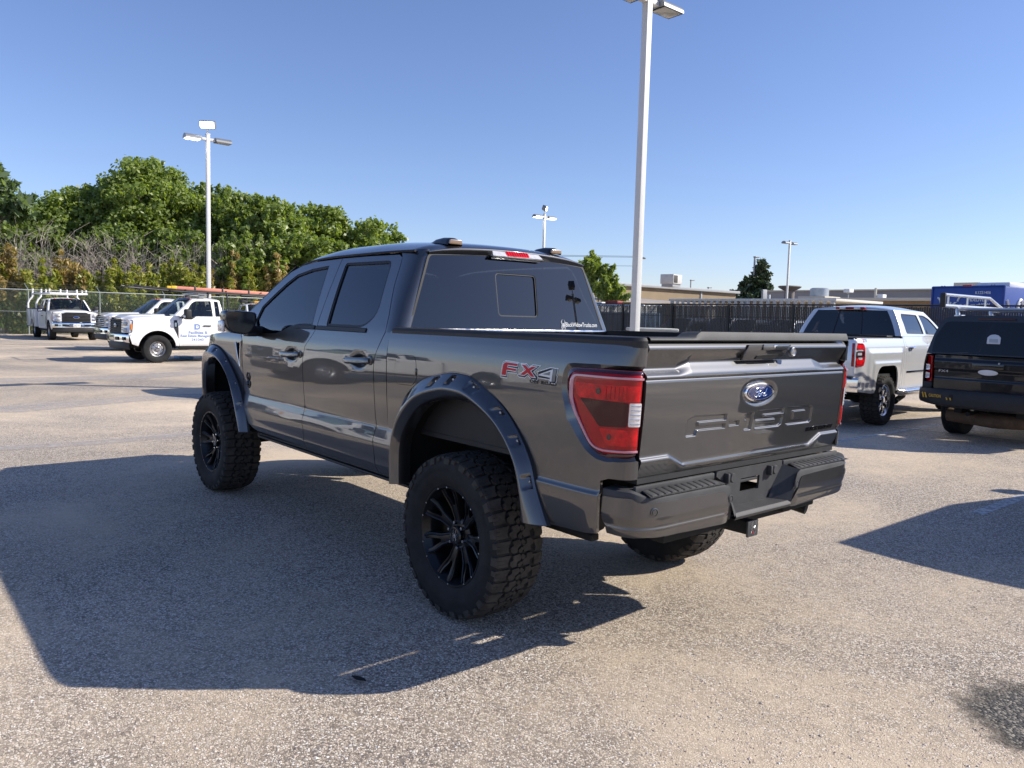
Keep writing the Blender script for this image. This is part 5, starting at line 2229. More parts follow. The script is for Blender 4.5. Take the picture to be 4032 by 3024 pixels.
# ---- chassis
m = MB()
for s in (1, -1):
    m.box(-1.10, 4.15, 0.42*s-0.045, 0.42*s+0.045, 0.62, 0.74, 0.01)
for x in (-0.6, 0.3, 1.2, 2.2, 3.2):
    m.box(x-0.05, x+0.05, -0.42, 0.42, 0.64, 0.72, 0.01)
m.build('frame', DARK, hero)
m = MB()
m.tube([(0, -0.80, 0.446), (0, -0.3, 0.446), (0, 0.3, 0.446), (0, 0.80, 0.446)], 0.048, n=12)
m.tube([(0, -0.16, 0.446), (0, -0.12, 0.446), (0, 0.02, 0.446), (0, 0.06, 0.446)], [0.07, 0.15, 0.15, 0.07], n=16)
m.build('rear_axle', DARK, hero)
m = MB().tube([(0.1, -0.05, 0.46), (1.6, -0.02, 0.60)], 0.045, n=10)
m.build('drive_shaft', DARK, hero)
for s in (1, -1):
    m = MB()
    m.box(-0.65, 0.65, 0.53*s-0.03, 0.53*s+0.03, 0.50, 0.54, 0.01)
    m.tube([(-0.15, 0.48*s, 0.42), (0.10, 0.44*s, 0.90)], 0.03, n=8)
    m.build('leaf_spring', DARK, hero)
    m = MB()
    m.tube([(3.68, 0.30*s, 0.47), (3.68, 0.75*s, 0.43)], 0.04, n=8)
    m.tube([(3.55, 0.35*s, 0.62), (3.62, 0.70*s, 0.64)], 0.03, n=8)
    m.tube([(3.62, 0.55*s, 0.45), (3.60, 0.52*s, 0.98)], 0.05, n=10)
    m.tube([(3.0, 0.35*s, 0.56), (3.60, 0.72*s, 0.44)], 0.028, n=8)
    m.build('suspension', DARK, hero)
m = MB().box(3.2, 4.1, -0.38, 0.38, 0.52, 0.62, 0.03)
m.build('skid_plate', DARK, hero)
m = MB()
m.lathe([(0.15, 0.70), (0.36, 0.70), (0.39, 0.78), (0.36, 0.90), (0.15, 0.90)], 32, M=Matrix.Translation((-0.62, 0, 0)), axis='z')
m.build('spare_tyre', RUBBER, hero)
m = MB()
m.tube([(2.2, -0.55, 0.58), (0.9, -0.58, 0.60), (0.5, -0.60, 0.72), (-0.3, -0.62, 0.80), (-0.8, -0.60, 0.66), (-1.12, -0.68, 0.60)], 0.035, n=10)
m.box(0.9, 1.8, 0.15, 0.62, 0.52, 0.70, 0.05)
m.box(-1.14, -1.05, -0.72, -0.40, 0.62, 0.70, 0.01)
m.build('exhaust', DARK, hero)
for s in (1, -1):
    m = MB().prism([(-1.10, 0.70), (-1.02, 0.66), (-0.98, 0.66), (-0.97, 0.70)], lambda x, z, d: (x, s*(0.46+d), z), 0.0, 0.14)
    m.build('bumper_bracket', DARK, hero)

OFF = offroad_wheel_parts()
for (x, right, st, sp) in ((0.0, False, 0, 0.0), (0.0, True, 0, 1.1), (3.68, False, radians(0.6), 0.5), (3.68, True, radians(0.6), 2.0)):
    add_wheel(hero, OFF, OFFROAD_M, (x, -0.842 if right else 0.842, 0.4455), right, st, sp)
# ------------------------------------------------------------------ other vehicles: shared shell builder
def tagged(name, loc, rz, label, cat, group=None):
    o = empty(name, loc, rz)
    setprops(o, label, cat, group)
    return o


def both(o):
    """Add the mirrored part for the other flank."""
    return o, flip_copy(o)


def arch(cx, cz, rx, rz, n=24, z0=None):
    """Wheel-arch edge from the rear foot over the top to the front foot."""
    pts = [(cx-rx*cos(pi*i/n), cz+rz*sin(pi*i/n)) for i in range(n+1)]
    return pts


def greenhouse(root, paint, yf, A0, A1, C0, C1, windows, crown=0.07, glass_side=None, glass_rear=None, ws_glass=None, rear_w=0.05, rows=None,
               seat_rows=(), x_seat=0.0, rear_slider=False, rear_frame=True):
    """Cab above the belt: flanks with window openings, roof, pillars, windshield, rear glass.
    A0/A1 foot and head of the windshield edge, C0/C1 foot and head of the rear edge, as (x, z)."""
    gs = glass_side or GLASS_SIDE
    ref = ((A0[0]+C0[0])/2, 0, (A0[1]+A1[1])/2-0.2)
    ol = [C0, A0, A1, C1]
    flank = panel('cab_side', ol, windows, lambda x, z: (x, yf(x, z), z), paint, root, None, None, step=0.07, flange=0.02, ref=ref, edge=0.06)
    fl2 = flip_copy(flank)
    for w in windows:
        g = panel('window_glass', grow(w, 0.008), [], lambda x, z: (x, yf(x, z)-0.012, z), gs, flank, None, None, step=0.15, flange=0, ref=ref, edge=0.06)
        g2 = flip_copy(g)
        g2.parent = fl2
        s = panel('window_seal', grow(w, 0.003), [grow(w, -0.014)], lambda x, z: (x, yf(x, z)-0.003, z), GASKET, flank, [], [], flange=0.006, ref=ref, edge=0.06)
        s2 = flip_copy(s)
        s2.parent = fl2

    def edge(a, b, t):
        x, z = a[0]+(b[0]-a[0])*t, a[1]+(b[1]-a[1])*t
        return Vector((x, yf(x, z), z))
    # roof
    n = 24

    def roof(s, t):
        y = -1+2*t
        x = C1[0]+(A1[0]-C1[0])*s
        ze = C1[1]+(A1[1]-C1[1])*s
        w = yf(x, ze)
        a = abs(y)
        bow = 0.03*sin(pi*s)
        z = ze+(crown*(0.75+0.25*sin(pi*s))+bow)*(1-a**2.4*0.8)*(1-a**12)
        return (x+0.05*(1-a*a)*(s-0.5)*2*0.8, y*w, z)
    sheet('roof', roof, 26, 26, paint, root, ref=(ref[0], 0, A1[1]-0.5))
    # windshield with A-pillars

    def wsh(s, t):
        y = -1+2*t
        e = edge(A1, A0, s)
        m = 0.075
        w = e.y-m
        top = roof(1.0, 0.5)
        cx = e.x+0.045+(0.20*s+0.045)*(1-y*y)
        return (cx, y*w, e.z+0.012+(top[2]-A1[1]-0.012)*(1-s)*(1-y*y)+0.01*(1-y*y))
    g = sheet('windshield', wsh, 10, 16, ws_glass or GLASS_CLR, root, ref=ref)
    for sg in (1, -1):
        def ap(s, t):
            d = edge(A1, A0, s)
            e = Vector(wsh(s, 1.0))
            c = Vector((d.x+0.02, d.y+0.0, d.z+0.012))
            p = d*(1-t)**2+c*2*t*(1-t)+e*t*t
            return (p.x, p.y*sg, p.z)
        sheet('a_pillar', ap, 12, 5, paint, root, ref=ref)

    def rwin(s, t):
        y = -1+2*t
        e = edge(C1, C0, s)
        w = e.y-0.10
        top = roof(0.0, 0.5)
        return (e.x-rear_w-0.02*(1-y*y), y*w, e.z+(top[2]-C1[1]-0.04)*(1-s)*(1-y*y)-0.015*(1-s))
    rg = sheet('rear_window', rwin, 8, 16, glass_rear or gs, root, ref=ref)
    for sg in (1, -1):
        def cp(s, t):
            d = edge(C1, C0, s)
            e = Vector(rwin(s, 1.0))
            c = Vector((e.x+0.01, d.y-0.004, d.z))
            p = d*(1-t)**3+d.lerp(c, 0.8)*3*t*(1-t)**2+c.lerp(e, 0.2)*3*t*t*(1-t)+e*t**3
            return (p.x, p.y*sg, p.z)
        sheet('c_pillar', cp, 12, 10, paint, root, ref=ref)

    def hd(s, t):
        a = Vector(roof(0.0, s))
        y = -1+2*s
        b = Vector(rwin(0.0, 0.5+y/2*1.0))
        q = a.lerp(b, t)
        q.x -= 0.012*sin(pi*t)
        return q
    sheet('rear_header', hd, 20, 4, paint, root, ref=ref)
    # cabin
    fl = C0[1]-0.45
    m = MB()
    wi = yf((A0[0]+C0[0])/2, A0[1])-0.08
    m.box(C0[0]+0.02, A0[0]+0.25, -wi, wi, fl-0.3, fl-0.25)
    m.box(C0[0]+0.0, C0[0]+0.03, -wi, wi, fl-0.25, C0[1]-0.01)
    m.build('cabin_floor', CABIN, root)
    m = MB().box(A0[0]-0.12, A0[0]+0.22, -wi, wi, A0[1]-0.30, A0[1]-0.02, 0.04)
    m.build('dashboard', CABIN, root)
    for xs in seat_rows:
        for y in (0.40, -0.40):
            st = MB()
            st.box(xs, xs+0.48, y-0.25, y+0.25, fl+0.0, fl+0.14, 0.04)
            M = Matrix.Translation((xs, y, fl+0.08)) @ Matrix.Rotation(radians(-12), 4, 'Y')
            st.box(-0.10, 0.05, -0.25, 0.25, 0.0, 0.58, 0.04, M=M)
            st.box(-0.07, 0.03, -0.13, 0.13, 0.60, 0.78, 0.03, M=M)
            st.build('seat', CABINL if glass_side is GLASS_CLR else CABIN, root)
    return dict(flank=flank, flank_r=fl2, roof=roof, rwin=rwin, wsh=wsh, rear=rg, ws=g)


STW = steel_wheel_parts()
ALW = alloy_wheel_parts()
PLW = plain_wheel_parts()

SD_P = [(0.46, .900), (0.52, .945), (0.58, .965), (0.66, .975), (0.82, .981), (1.0, .984), (1.16, .982), (1.26, .972), (1.32, .955), (1.36, .940), (1.45, .915), (1.6, .872), (1.8, .808), (1.9, .772), (1.96, .745)]


def sd_y(x, z):
    y = catmull(SD_P, z)-0.05*smooth(0.55, 1.05, x)**2
    # flared lips over the front wheel
    q = hypot(x, z-0.41)
    if z < 1.06:
        y += 0.022*smooth(0.72, 0.57, q)
    return y


def super_duty(name, loc, rz, label, cab='regular', rear='bed', grille='black', roof_bar=False, mark=None, bed_len=2.45, group=None, beacon=None, plate=False, paint=None, simple=False):
    """White full-size work truck; origin under the front axle, nose towards +x."""
    paint = paint or WHITEP
    R = tagged(name, loc, rz, label, 'pickup truck', group)
    ref = (-0.4, 0, 0.9)
    xr = -1.98 if cab == 'regular' else -2.62            # back of the cab
    yf = sd_y
    ar = [(x, max(z, 0.50)) for x, z in arch(0.0, 0.43, 0.535, 0.53)]
    fen = [(-0.630, 0.50)]+ar+[(0.70, 0.56), (0.78, 0.82), (0.80, 0.86), (0.70, 0.90), (0.66, 1.24), (0.72, 1.285), (0.30, 1.352), (-0.20, 1.385), (-0.52, 1.40), (-0.635, 1.36), (-0.640, 1.2), (-0.632, 0.7)]
    f = panel('front_fender', fen, [], lambda x, z: (x, yf(x, z), z), paint, R, None, None, step=0.05, ref=ref)
    f2 = flip_copy(f)
    door = [(-1.735, 0.50), (-0.645, 0.50), (-0.646, 1.2), (-0.640, 1.36), (-0.70, 1.384), (-1.735, 1.384)]
    sill = [(-0.70, 1.384), (-0.78, 1.302), (-1.02, 1.302), (-1.14, 1.375)]
    door = [(-1.735, 0.50), (-0.645, 0.50), (-0.646, 1.2), (-0.640, 1.34), (-0.74, 1.345), (-0.80, 1.302), (-1.00, 1.302), (-1.13, 1.375), (-1.735, 1.384)]
    d = panel('door', door, [], lambda x, z: (x, yf(x, z), z), paint, R, None, None, step=0.06, ref=ref)
    d2 = flip_copy(d)
    rear_q = [(xr, 0.50), (-1.742, 0.50), (-1.742, 1.384), (xr, 1.384)]
    q = panel('cab_rear_panel', rear_q, [], lambda x, z: (x, yf(x, z), z), paint, R, None, None, step=0.08, ref=ref)
    flip_copy(q)
    w1 = rounded([(-1.66, 1.400), (-1.14, 1.398), (-1.00, 1.330), (-0.80, 1.330), (-0.745, 1.36), (-1.045, 1.80), (-1.17, 1.868), (-1.64, 1.882)], [0.02, 0.05, 0.05, 0.03, 0.02, 0.06, 0.05, 0.03], 3)
    wins = [w1]
    w1 = [(x, z) for x, z in w1]
    if cab == 'regular':
        wins.append(rounded([(-1.89, 1.405), (-1.735, 1.402), (-1.735, 1.876), (-1.86, 1.870)], 0.02, 3))
    else:
        wins.append(rounded([(-2.42, 1.405), (-1.80, 1.402), (-1.80, 1.876), (-2.36, 1.866)], 0.03, 3))
    G = greenhouse(R, paint, yf, (-0.50, 1.375), (-1.10, 1.905), (xr, 1.384), (xr+0.09, 1.905), [rounded(w1, 0.001, 1) if False else w1]+wins[1:], crown=0.075, glass_side=GLASS_CLR, glass_rear=GLASS_SIDE, ws_glass=GLASS_CLR, seat_rows=(-1.55,))
    # door skin dips below the belt: the dropped sill shows the glass; fill behind with the flank panel above z=1.384
    for sg, par in ((1, d), (-1, d2)):
        m = MB().box(-1.58, -1.34, min(0.985*sg, 1.02*sg), max(0.985*sg, 1.02*sg), 1.10, 1.135, 0.012)
        m.build('handle', BLACKPL, par)
        m = MB().prism(rounded([(-0.56, 1.28), (-0.47, 1.27), (-0.47, 1.05), (-0.56, 0.86), (-0.60, 0.72), (-0.60, 1.05)], 0.012, 2), lambda x, z, dd: (x, (yf(x, z)+0.002+dd)*sg, z), 0.0, 0.012, bev=0.003)
        v = m.build('fender_vent', BLACKPL, f if sg > 0 else f2)
        m = MB().prism([(-0.545, 1.20), (-0.49, 1.20), (-0.49, 1.08), (-0.545, 1.08)], lambda x, z, dd: (x, (yf(x, z)+0.0145+dd)*sg, z), 0.0, 0.003)
        m.build('vent_badge', CHROME_D, f if sg > 0 else f2)
        # tow mirror
        m = MB()
        m.box(-0.90, -0.70, min(1.10*sg, 1.30*sg), max(1.10*sg, 1.30*sg), 1.32, 1.62, 0.05, 3)
        mi = m.build('mirror', BLACKPL, R)
        m = MB()
        m.tube([(-0.74, 0.93*sg, 1.36), (-0.78, 1.12*sg, 1.38)], 0.03, n=8)
        m.tube([(-0.78, 0.92*sg, 1.44), (-0.80, 1.12*sg, 1.46)], 0.025, n=8)
        m.build('mirror_arm', BLACKPL, mi)
        m = MB().box(-0.706, -0.69, min(1.13*sg, 1.28*sg), max(1.13*sg, 1.28*sg), 1.35, 1.42, 0.006)
        m.build('mirror_lamp', CHROME_D, mi)
    # hood
    def hood(s, t):
        x = -0.50+(0.86+0.50)*s
        y = -1+2*t
        a = abs(y)
        w = yf(min(x, 0.70), 1.33)-0.03-0.10*smooth(0.6, 0.86, x)
        z = 1.405-0.050*s-0.085*smooth(0.75, 1.0, s)**2+0.045*(1-smooth(0.50, 0.68, a))
        z -= 0.06*a**6
        return (x, y*w, z)
    sheet('hood', hood, 30, 36, paint, R, ref=(0, 0, 0.8))
    m = MB().box(-0.56, -0.42, -0.86, 0.86, 1.36, 1.392, 0.01)
    m.build('cowl', BLACKPL, R)
    # head lamps, grille, bumper
    for sg in (1, -1):
        m = MB()
        hz = [(0.60, 0.885), (0.945, 0.885), (0.945, 1.235), (0.905, 1.285), (0.60, 1.27)]

        def hp(y, z, dd):
            x = 0.895-0.14*max(0, (y-0.72)/0.24)**1.6-0.05*(z-0.885)-dd
            return (x, y*sg, z)
        m.prism(rounded(hz, 0.03, 3), hp, 0.0, 0.14, bev=0.012)
        hl = m.build('headlamp', LENS_WHT, R)
        m = MB().prism([(0.955, 0.98), (0.97, 0.98), (0.97, 1.14), (0.955, 1.14)], lambda y, z, dd: (0.735-dd, y*sg, z), 0.0, 0.05)
        m.build('side_marker', AMBER, hl)
        for zz in (0.97, 1.14):
            m = MB().box(0.80, 0.885-0.05*(zz-0.885), min(0.66*sg, 0.84*sg), max(0.66*sg, 0.84*sg), zz-0.055, zz+0.055, 0.02)
            m.build('lamp_unit', STEEL, hl)
    gm = BLACKPL if grille == 'black' else CHROME_D
    m = MB().prism(rounded([(-0.64, 0.86), (0.64, 0.86), (0.66, 1.10), (0.62, 1.272), (-0.62, 1.272), (-0.66, 1.10)], 0.03, 3), lambda y, z, dd: (0.875-0.05*(z-0.86)-dd, y, z), 0.0, 0.08, bev=0.01)
    gr = m.build('grille', BLACKPL, R)
    for k in range(6):
        z = 0.90+0.068*k
        m = MB().box(0.865-0.05*(z-0.86), 0.905-0.05*(z-0.86), -0.60, 0.60, z-0.013, z+0.013, 0.008)
        m.build('grille_bar', gm, gr)
    for k in range(7):
        y = -0.54+0.18*k
        m = MB().box(0.855, 0.875, y-0.008, y+0.008, 0.90, 1.24, 0.003)
        m.build('grille_post', BLACKPL, gr)
    for (rx, rz_, dd, mt, nm) in ((0.125, 0.055, 0.0, CHROME, 'badge'), (0.108, 0.044, 0.006, BRIGHTBLUE, 'badge_enamel')):
        m = MB().prism([(rx*cos(2*pi*i/28), 1.085+rz_*sin(2*pi*i/28)) for i in range(28)], lambda y, z, d_: (0.912-0.05*(z-0.86)+d_+dd, y, z), -0.02, 0.006, bev=0.002)
        m.build(nm, mt, gr)
    m = MB()
    prof = [(-0.05, 0.835), (0.0, 0.845), (0.035, 0.825), (0.045, 0.78), (0.040, 0.70), (0.045, 0.63), (0.02, 0.60), (-0.04, 0.60)]
    m.grid(lambda i, j: (0.955-0.20*abs(-1+2*i/30)**3.5+prof[j][0], 1.0*(-1+2*i/30)*(1.0 if j < 7 else 0.98), prof[j][1]), 30, 7)
    bm_ = m.build('front_bumper', CHROME, R, ang=40)
    m = MB()
    for y0, y1 in ((-0.90, -0.66), (-0.60, -0.30), (0.30, 0.60), (0.66, 0.90)):
        yc = abs(y0+y1)/2
        m.box(0.955-0.20*yc**3.5+0.030, 0.955-0.20*yc**3.5+0.050, y0, y1, 0.665, 0.765, 0.02)
    m.build('bumper_openings', GASKET, bm_)
    m = MB()
    m.grid(lambda i, j: (0.94-0.18*abs(-1+2*i/20)**3.5+[0.0, 0.03, 0.0][j], 0.96*(-1+2*i/20), [0.60, 0.50, 0.40][j]), 20, 2)
    m.build('valance', BLACKPL, R)
    if plate:
        m = MB().box(1.000, 1.012, -0.15, 0.15, 0.63, 0.78, 0.004)
        pl_ = m.build('license_plate', LETTER_W, R)
        lettering('plate_lettering', 'TEXAS', lambda u, v, dd: (1.0135, -0.05+u, 0.752+v), LETTER_B, pl_, width=0.10, height=0.018)
        lettering('plate_lettering', '182J788', lambda u, v, dd: (1.0135, -0.115+u, 0.665+v), VINYL_BLK, pl_, width=0.23, height=0.06)
    # sills and chassis
    m = MB()
    for s in (1, -1):
        m.box(-4.6 if rear else xr, 0.75, 0.40*s-0.05, 0.40*s+0.05, 0.50, 0.64)
        m.box(xr+0.1, -0.62, 0.90*s-0.02, 0.90*s+0.02, 0.40, 0.52, 0.01)
    m.box(-1.9, 0.6, -0.38, 0.38, 0.42, 0.62, 0.05)
    m.tube([(0, -0.8, 0.41), (0, 0.8, 0.41)], 0.06, n=8)
    wb = 3.60 if cab == 'regular' else 3.75
    m.tube([(-wb, -0.8, 0.41), (-wb, 0.8, 0.41)], 0.06, n=8)
    m.tube([(-wb, -0.15, 0.41), (-wb, -0.1, 0.41), (-wb, 0.1, 0.41), (-wb, 0.15, 0.41)], [0.08, 0.17, 0.17, 0.08], n=12)
    m.build('chassis', DARK, R)
    for s in (1, -1):
        m = MB()
        n = 20
        m.grid(lambda i, j: (-0.53*cos(pi*i/n)*1.02, (0.95-0.45*j)*s, 0.43+0.525*sin(pi*i/n)*1.02), n, 1)
        o = len(m.v)
        m.v += [(-0.54*cos(pi*i/n), 0.5*s, 0.43+0.535*sin(pi*i/n)) for i in range(n+1)]+[(0, 0.5*s, 0.43)]
        m.f += [(o+i, o+i+1, o+n+1) for i in range(n)]
        m.mi += [0]*n
        m.build('wheel_liner', DARK, R)
    # rear body
    if rear == 'bed':
        xe = xr-0.06-bed_len
        yb = lambda x, z: catmull([(0.50, .95), (0.6, .975), (0.9, .985), (1.15, .985), (1.30, .975), (1.42, .955)], z)
        ara = [(x, max(z, 0.52)) for x, z in arch(-wb, 0.43, 0.50, 0.52)]
        ol = [(xe, 0.62)]+[(xe+0.02, 0.56)]+ara+[(xr-0.05, 0.52), (xr-0.05, 1.415), (xe, 1.415)]
        b = panel('bed_side', ol, [], lambda x, z: (x, yb(x, z), z), paint, R, None, None, step=0.09, ref=ref)
        flip_copy(b)
        m = MB().box(xe-0.03, xe, -0.94, 0.94, 0.62, 1.41, 0.01)
        tg_ = m.build('tailgate', paint, R)
        m = MB()
        m.box(xe, xr-0.05, -0.9, 0.9, 0.80, 0.84)
        m.box(xr-0.09, xr-0.06, -0.92, 0.92, 0.8, 1.40)
        m.build('bed_floor', GREYPL, R)
        m = MB().box(xe-0.14, xe-0.02, -0.95, 0.95, 0.52, 0.70, 0.03)
        m.build('rear_bumper', CHROME_D, R)
        for s in (1, -1):
            m = MB().box(xe-0.035, xe+0.06, min(0.86*s, 0.975*s), max(0.86*s, 0.975*s), 0.88, 1.30, 0.01)
            m.build('tail_lamp', LENS_RED, R)
    elif rear == 'service':
        xe = xr-0.08-2.5
        for s in (1, -1):
            y0, y1 = (0.62, 1.06) if s > 0 else (-1.06, -0.62)
            ara = [(x, max(z, 0.56)) for x, z in arch(-wb, 0.45, 0.50, 0.50)]
            ol = [(xe, 0.56)]+ara+[(xr-0.08, 0.56), (xr-0.08, 1.42), (xe, 1.42)]
            m = MB().prism(ol, lambda x, z, dd: (x, (1.06-dd)*s, z), 0.0, 0.44)
            sb = m.build('tool_box', paint, R, ang=20)
            m = MB().box(xe-0.02, xr-0.06, min(y0, y1)-0.015, max(y0, y1)+0.015, 1.42, 1.455, 0.006)
            m.build('tool_box_lid', GREYPL, sb)
            for (a, b_, z0, z1) in ((xr-0.60, xr-0.12, 0.64, 1.38), (xr-1.62, xr-0.66, 1.02, 1.38), (xe+0.06, xr-1.68, 0.64, 1.38)):
                m = MB().box(a, b_, min(1.06*s, 1.072*s), max(1.06*s, 1.072*s), z0, z1, 0.006)
                dr = m.build('locker_door', paint, sb)
                m = MB().box((a+b_)/2-0.05, (a+b_)/2+0.05, min(1.07*s, 1.085*s), max(1.07*s, 1.085*s), (z0+z1)/2-0.02, (z0+z1)/2+0.02, 0.004)
                m.build('latch', STEEL, dr)
        m = MB().box(xe, xr-0.08, -0.62, 0.62, 0.86, 0.90)
        m.box(xe-0.18, xe, -1.05, 1.05, 0.52, 0.66, 0.02)
        m.build('bed_floor', GREYPL, R)
    WM = STEELW_M
    sp = 0.0
    for (x, r, y) in ((0, False, 0.865), (0, True, -0.865), (-wb, False, 0.845), (-wb, True, -0.845)):
        sp += 0.7
        add_wheel(R, STW, WM, (x, y, 0.41), r, 0.0, sp)
    # cab clearance lamps
    for y in (-0.5, -0.2, 0.0, 0.2, 0.5):
        p = G['roof'](0.97, 0.5+y/1.6)
        m = MB().box(p[0]-0.05, p[0]+0.03, y-0.05, y+0.05, p[2]-0.008, p[2]+0.016, 0.006)
        m.build('clearance_lamp', mat('dull_orange_lens', (0.55, 0.10, 0.05), rough=0.25, coat=0.8), R)
    if roof_bar:
        p = G['roof'](0.5, 0.5)
        m = MB()
        m.box(-1.55, -1.28, -0.70, 0.70, p[2]+0.045, p[2]+0.115, 0.02, 3)
        m.box(-1.50, -1.33, -0.66, -0.60, p[2]-0.05, p[2]+0.05, 0.01)
        m.box(-1.50, -1.33, 0.60, 0.66, p[2]-0.05, p[2]+0.05, 0.01)
        m.build('light_bar', mat('grey_light_bar', (0.22, 0.23, 0.24), rough=0.25, coat=0.8), R)
    if beacon:
        p = G['roof'](0.5, 0.5)
        m = MB().box(-1.60, -1.36, -0.22, 0.22, p[2]+0.03, p[2]+0.12, 0.03, 3)
        m.build('amber_beacon', mat('beacon_amber', (0.70, 0.33, 0.03), rough=0.25, coat=0.8), R)
        m = MB().box(-1.58, -1.38, -0.20, 0.20, p[2]-0.03, p[2]+0.04, 0.01)
        m.build('beacon_base', BLACKPL, R)
        m = MB()
        m.box(-2.05, -1.75, -0.75, -0.40, p[2]+0.0, p[2]+0.16, 0.03)
        m.tube([(-1.9, -0.7, p[2]+0.1), (-1.75, -0.5, p[2]+0.22), (-1.85, -0.35, p[2]+0.05)], 0.05, n=8)
        m.box(-1.95, -1.70, -0.35, -0.15, p[2]-0.03, p[2]+0.10, 0.03)
        m.build('roof_winch', BLACKPL, R)
    return R, dict(d=d, d2=d2, G=G, yf=yf, xr=xr, wb=wb, f=f)


# ---- the fleet truck with door lettering, rack and ladder
FAC, fi = super_duty('pickup_truck', (22.05, -3.42, 0), radians(91.5), 'white fleet pickup with blue door lettering and a black ladder rack on top', 'regular', 'bed', roof_bar=True)
dmap = lambda x0, z0: (lambda u, v, dd: (x0-u, sd_y(x0-u, z0+v)+0.003, z0+v))
lettering('door_lettering', 'Facilities &', dmap(-0.90, 0.865), LETTER_B, fi['d'], width=0.57, height=0.092, bold=0.025)
lettering('door_lettering', 'Real Estate Management', dmap(-0.665, 0.745), LETTER_B, fi['d'], width=1.05, height=0.105, bold=0.025)
lettering('door_lettering', '241040', dmap(-0.98, 0.650), LETTER_B, fi['d'], width=0.37, height=0.085, bold=0.01)
# city emblem: a block D with a small star bar inside
dm = dmap(-1.07, 1.00)
m = MB()
for poly in ([(0, 0), (0.05, 0), (0.05, 0.17), (0, 0.17)], [(0, 0.13), (0.10, 0.13), (0.145, 0.10), (0.10, 0.17), (0.0, 0.17)], [(0, 0), (0.10, 0), (0.145, 0.07), (0.10, 0.04), (0, 0.04)], [(0.145, 0.07), (0.175, 0.05), (0.175, 0.12), (0.145, 0.10)],
             [(0.10, 0.0), (0.145, 0.015), (0.175, 0.05), (0.145, 0.07), (0.10, 0.04)], [(0.10, 0.17), (0.10, 0.13), (0.145, 0.10), (0.175, 0.12), (0.145, 0.155)], [(0.07, 0.075), (0.12, 0.075), (0.12, 0.095), (0.07, 0.095)]):
    o = len(m.v)
    m.v += [dm(u, v, 0) for u, v in poly]
    m.f.append(tuple(o+i for i in range(len(poly))))
    m.mi.append(0)
m.build('door_emblem', LETTER_B, fi['d'], fix=False)
lettering('door_lettering', 'City of Dallas', dmap(-1.03, 0.965), LETTER_B, fi['d'], width=0.25, height=0.02)
# rack: two black rails on posts, wearing an extension ladder
RK = mat('rack_black', (0.02, 0.02, 0.022), rough=0.45)
rk = empty('ladder_rack_frame', parent=FAC)
bpy.data.objects.remove(rk)
for s in (1, -1):
    m = MB()
    m.tube([(0.55, 0.62*s, 2.28), (0.30, 0.66*s, 2.24), (-1.0, 0.72*s, 2.18), (-4.4, 0.78*s, 2.10)], 0.028, n=8)
    m.build('rack_rail', RK, FAC)
for x in (-2.15, -4.3):
    for s in (1, -1):
        m = MB().tube([(x, 0.90*s, 1.38), (x, 0.90*s, 1.75), (x, 0.78*s, 2.13)], 0.025, n=8)
        m.build('rack_post', RK, FAC)
for x in (0.45, -0.9, -2.15, -3.3, -4.3):
    m = MB().tube([(x, -0.76, 2.20 if x < 0 else 2.26), (x, 0.76, 2.20 if x < 0 else 2.26)], 0.018, n=8)
    m.build('rack_bar', RK, FAC)
LADDER_O = mat('faded_orange_fibreglass', (0.72, 0.27, 0.19), rough=0.6, var=0.12, vscale=4)
LD = tagged('extension_ladder', (0, 0, 0), 0, 'faded orange ladder strapped along the rack of the lettered white truck', 'ladder')
LD.location = (22.05, -3.42, 0)
LD.rotation_euler = (0, 0, radians(91.5))
for s in (0.30, 0.68):
    m = MB().box(-4.6, -0.62, s-0.02, s+0.02, 2.235, 2.325, 0.006)
    m.v = [(x, y, z-0.028*(x+0.6)*-0.8-0.02) for x, y, z in m.v]
    m.build('rail', LADDER_O, LD)
    m = MB().box(-0.66, -0.50, s-0.022, s+0.022, 2.215, 2.31, 0.006)
    m.build('rail_end', mat('yellow_end_cap', (0.75, 0.45, 0.03), rough=0.5), LD)
for k in range(13):
    x = -0.8-0.30*k
    m = MB().tube([(x, 0.30, 2.265+0.022*(x+0.6)), (x, 0.68, 2.265+0.022*(x+0.6))], 0.014, n=6)
    m.build('rung', STEEL, LD)
for k in range(4):
    x = -1.2-0.85*k
    m = MB().box(x-0.03, x+0.03, 0.255, 0.705, 2.19+0.022*(x+0.6), 2.335+0.022*(x+0.6), 0.01)
    m.build('strap', RK, LD)
# blue pad on the ground by the truck
m = MB().box(-0.32, 0.32, -0.22, 0.22, 0.0, 0.09, 0.03)
o = m.build('blue_drip_pan', mat('blue_plastic', (0.10, 0.28, 0.50), rough=0.5))
o.location = (22.9, -4.75, 0)
setprops(o, 'flat light blue pan on the ground under the lettered white truck', 'pan')

# ---- service-body truck facing us
SRV, si = super_duty('service_truck', (38.6, -4.50, 0), radians(180.5), 'white service truck facing us with side tool lockers and a white pipe rack', 'super', 'service', plate=True)
RW = mat('white_rack_paint', (0.78, 0.78, 0.77), rough=0.4)
for s in (1, -1):
    for x, z1 in ((-2.80, 2.42), (-5.10, 2.46)):
        m = MB().tube([(x, 1.0*s, 1.46), (x, 1.0*s, 1.70), (x, 0.93*s, 1.88), (x, 0.80*s, 2.05), (x, 0.78*s, z1)], 0.045, n=8)
        m.build('rack_post', RW, SRV)
    m = MB().box(-5.2, -0.55, 0.78*s-0.03, 0.78*s+0.03, 2.16, 2.24, 0.01)
    m.build('rack_rail', RW, SRV)
    m = MB().tube([(-4.9, 0.78*s, 2.36), (-1.0, 0.78*s, 2.36), (-0.58, 0.78*s, 2.26)], 0.014, n=6)
    m.build('rack_guard', STEEL, SRV)
    for x in (-1.6, -0.75):
        m = MB().box(x-0.03, x+0.03, 0.78*s-0.03, 0.78*s+0.03, 2.22, 2.40, 0.008)
        m.build('rack_stop', RW, SRV)
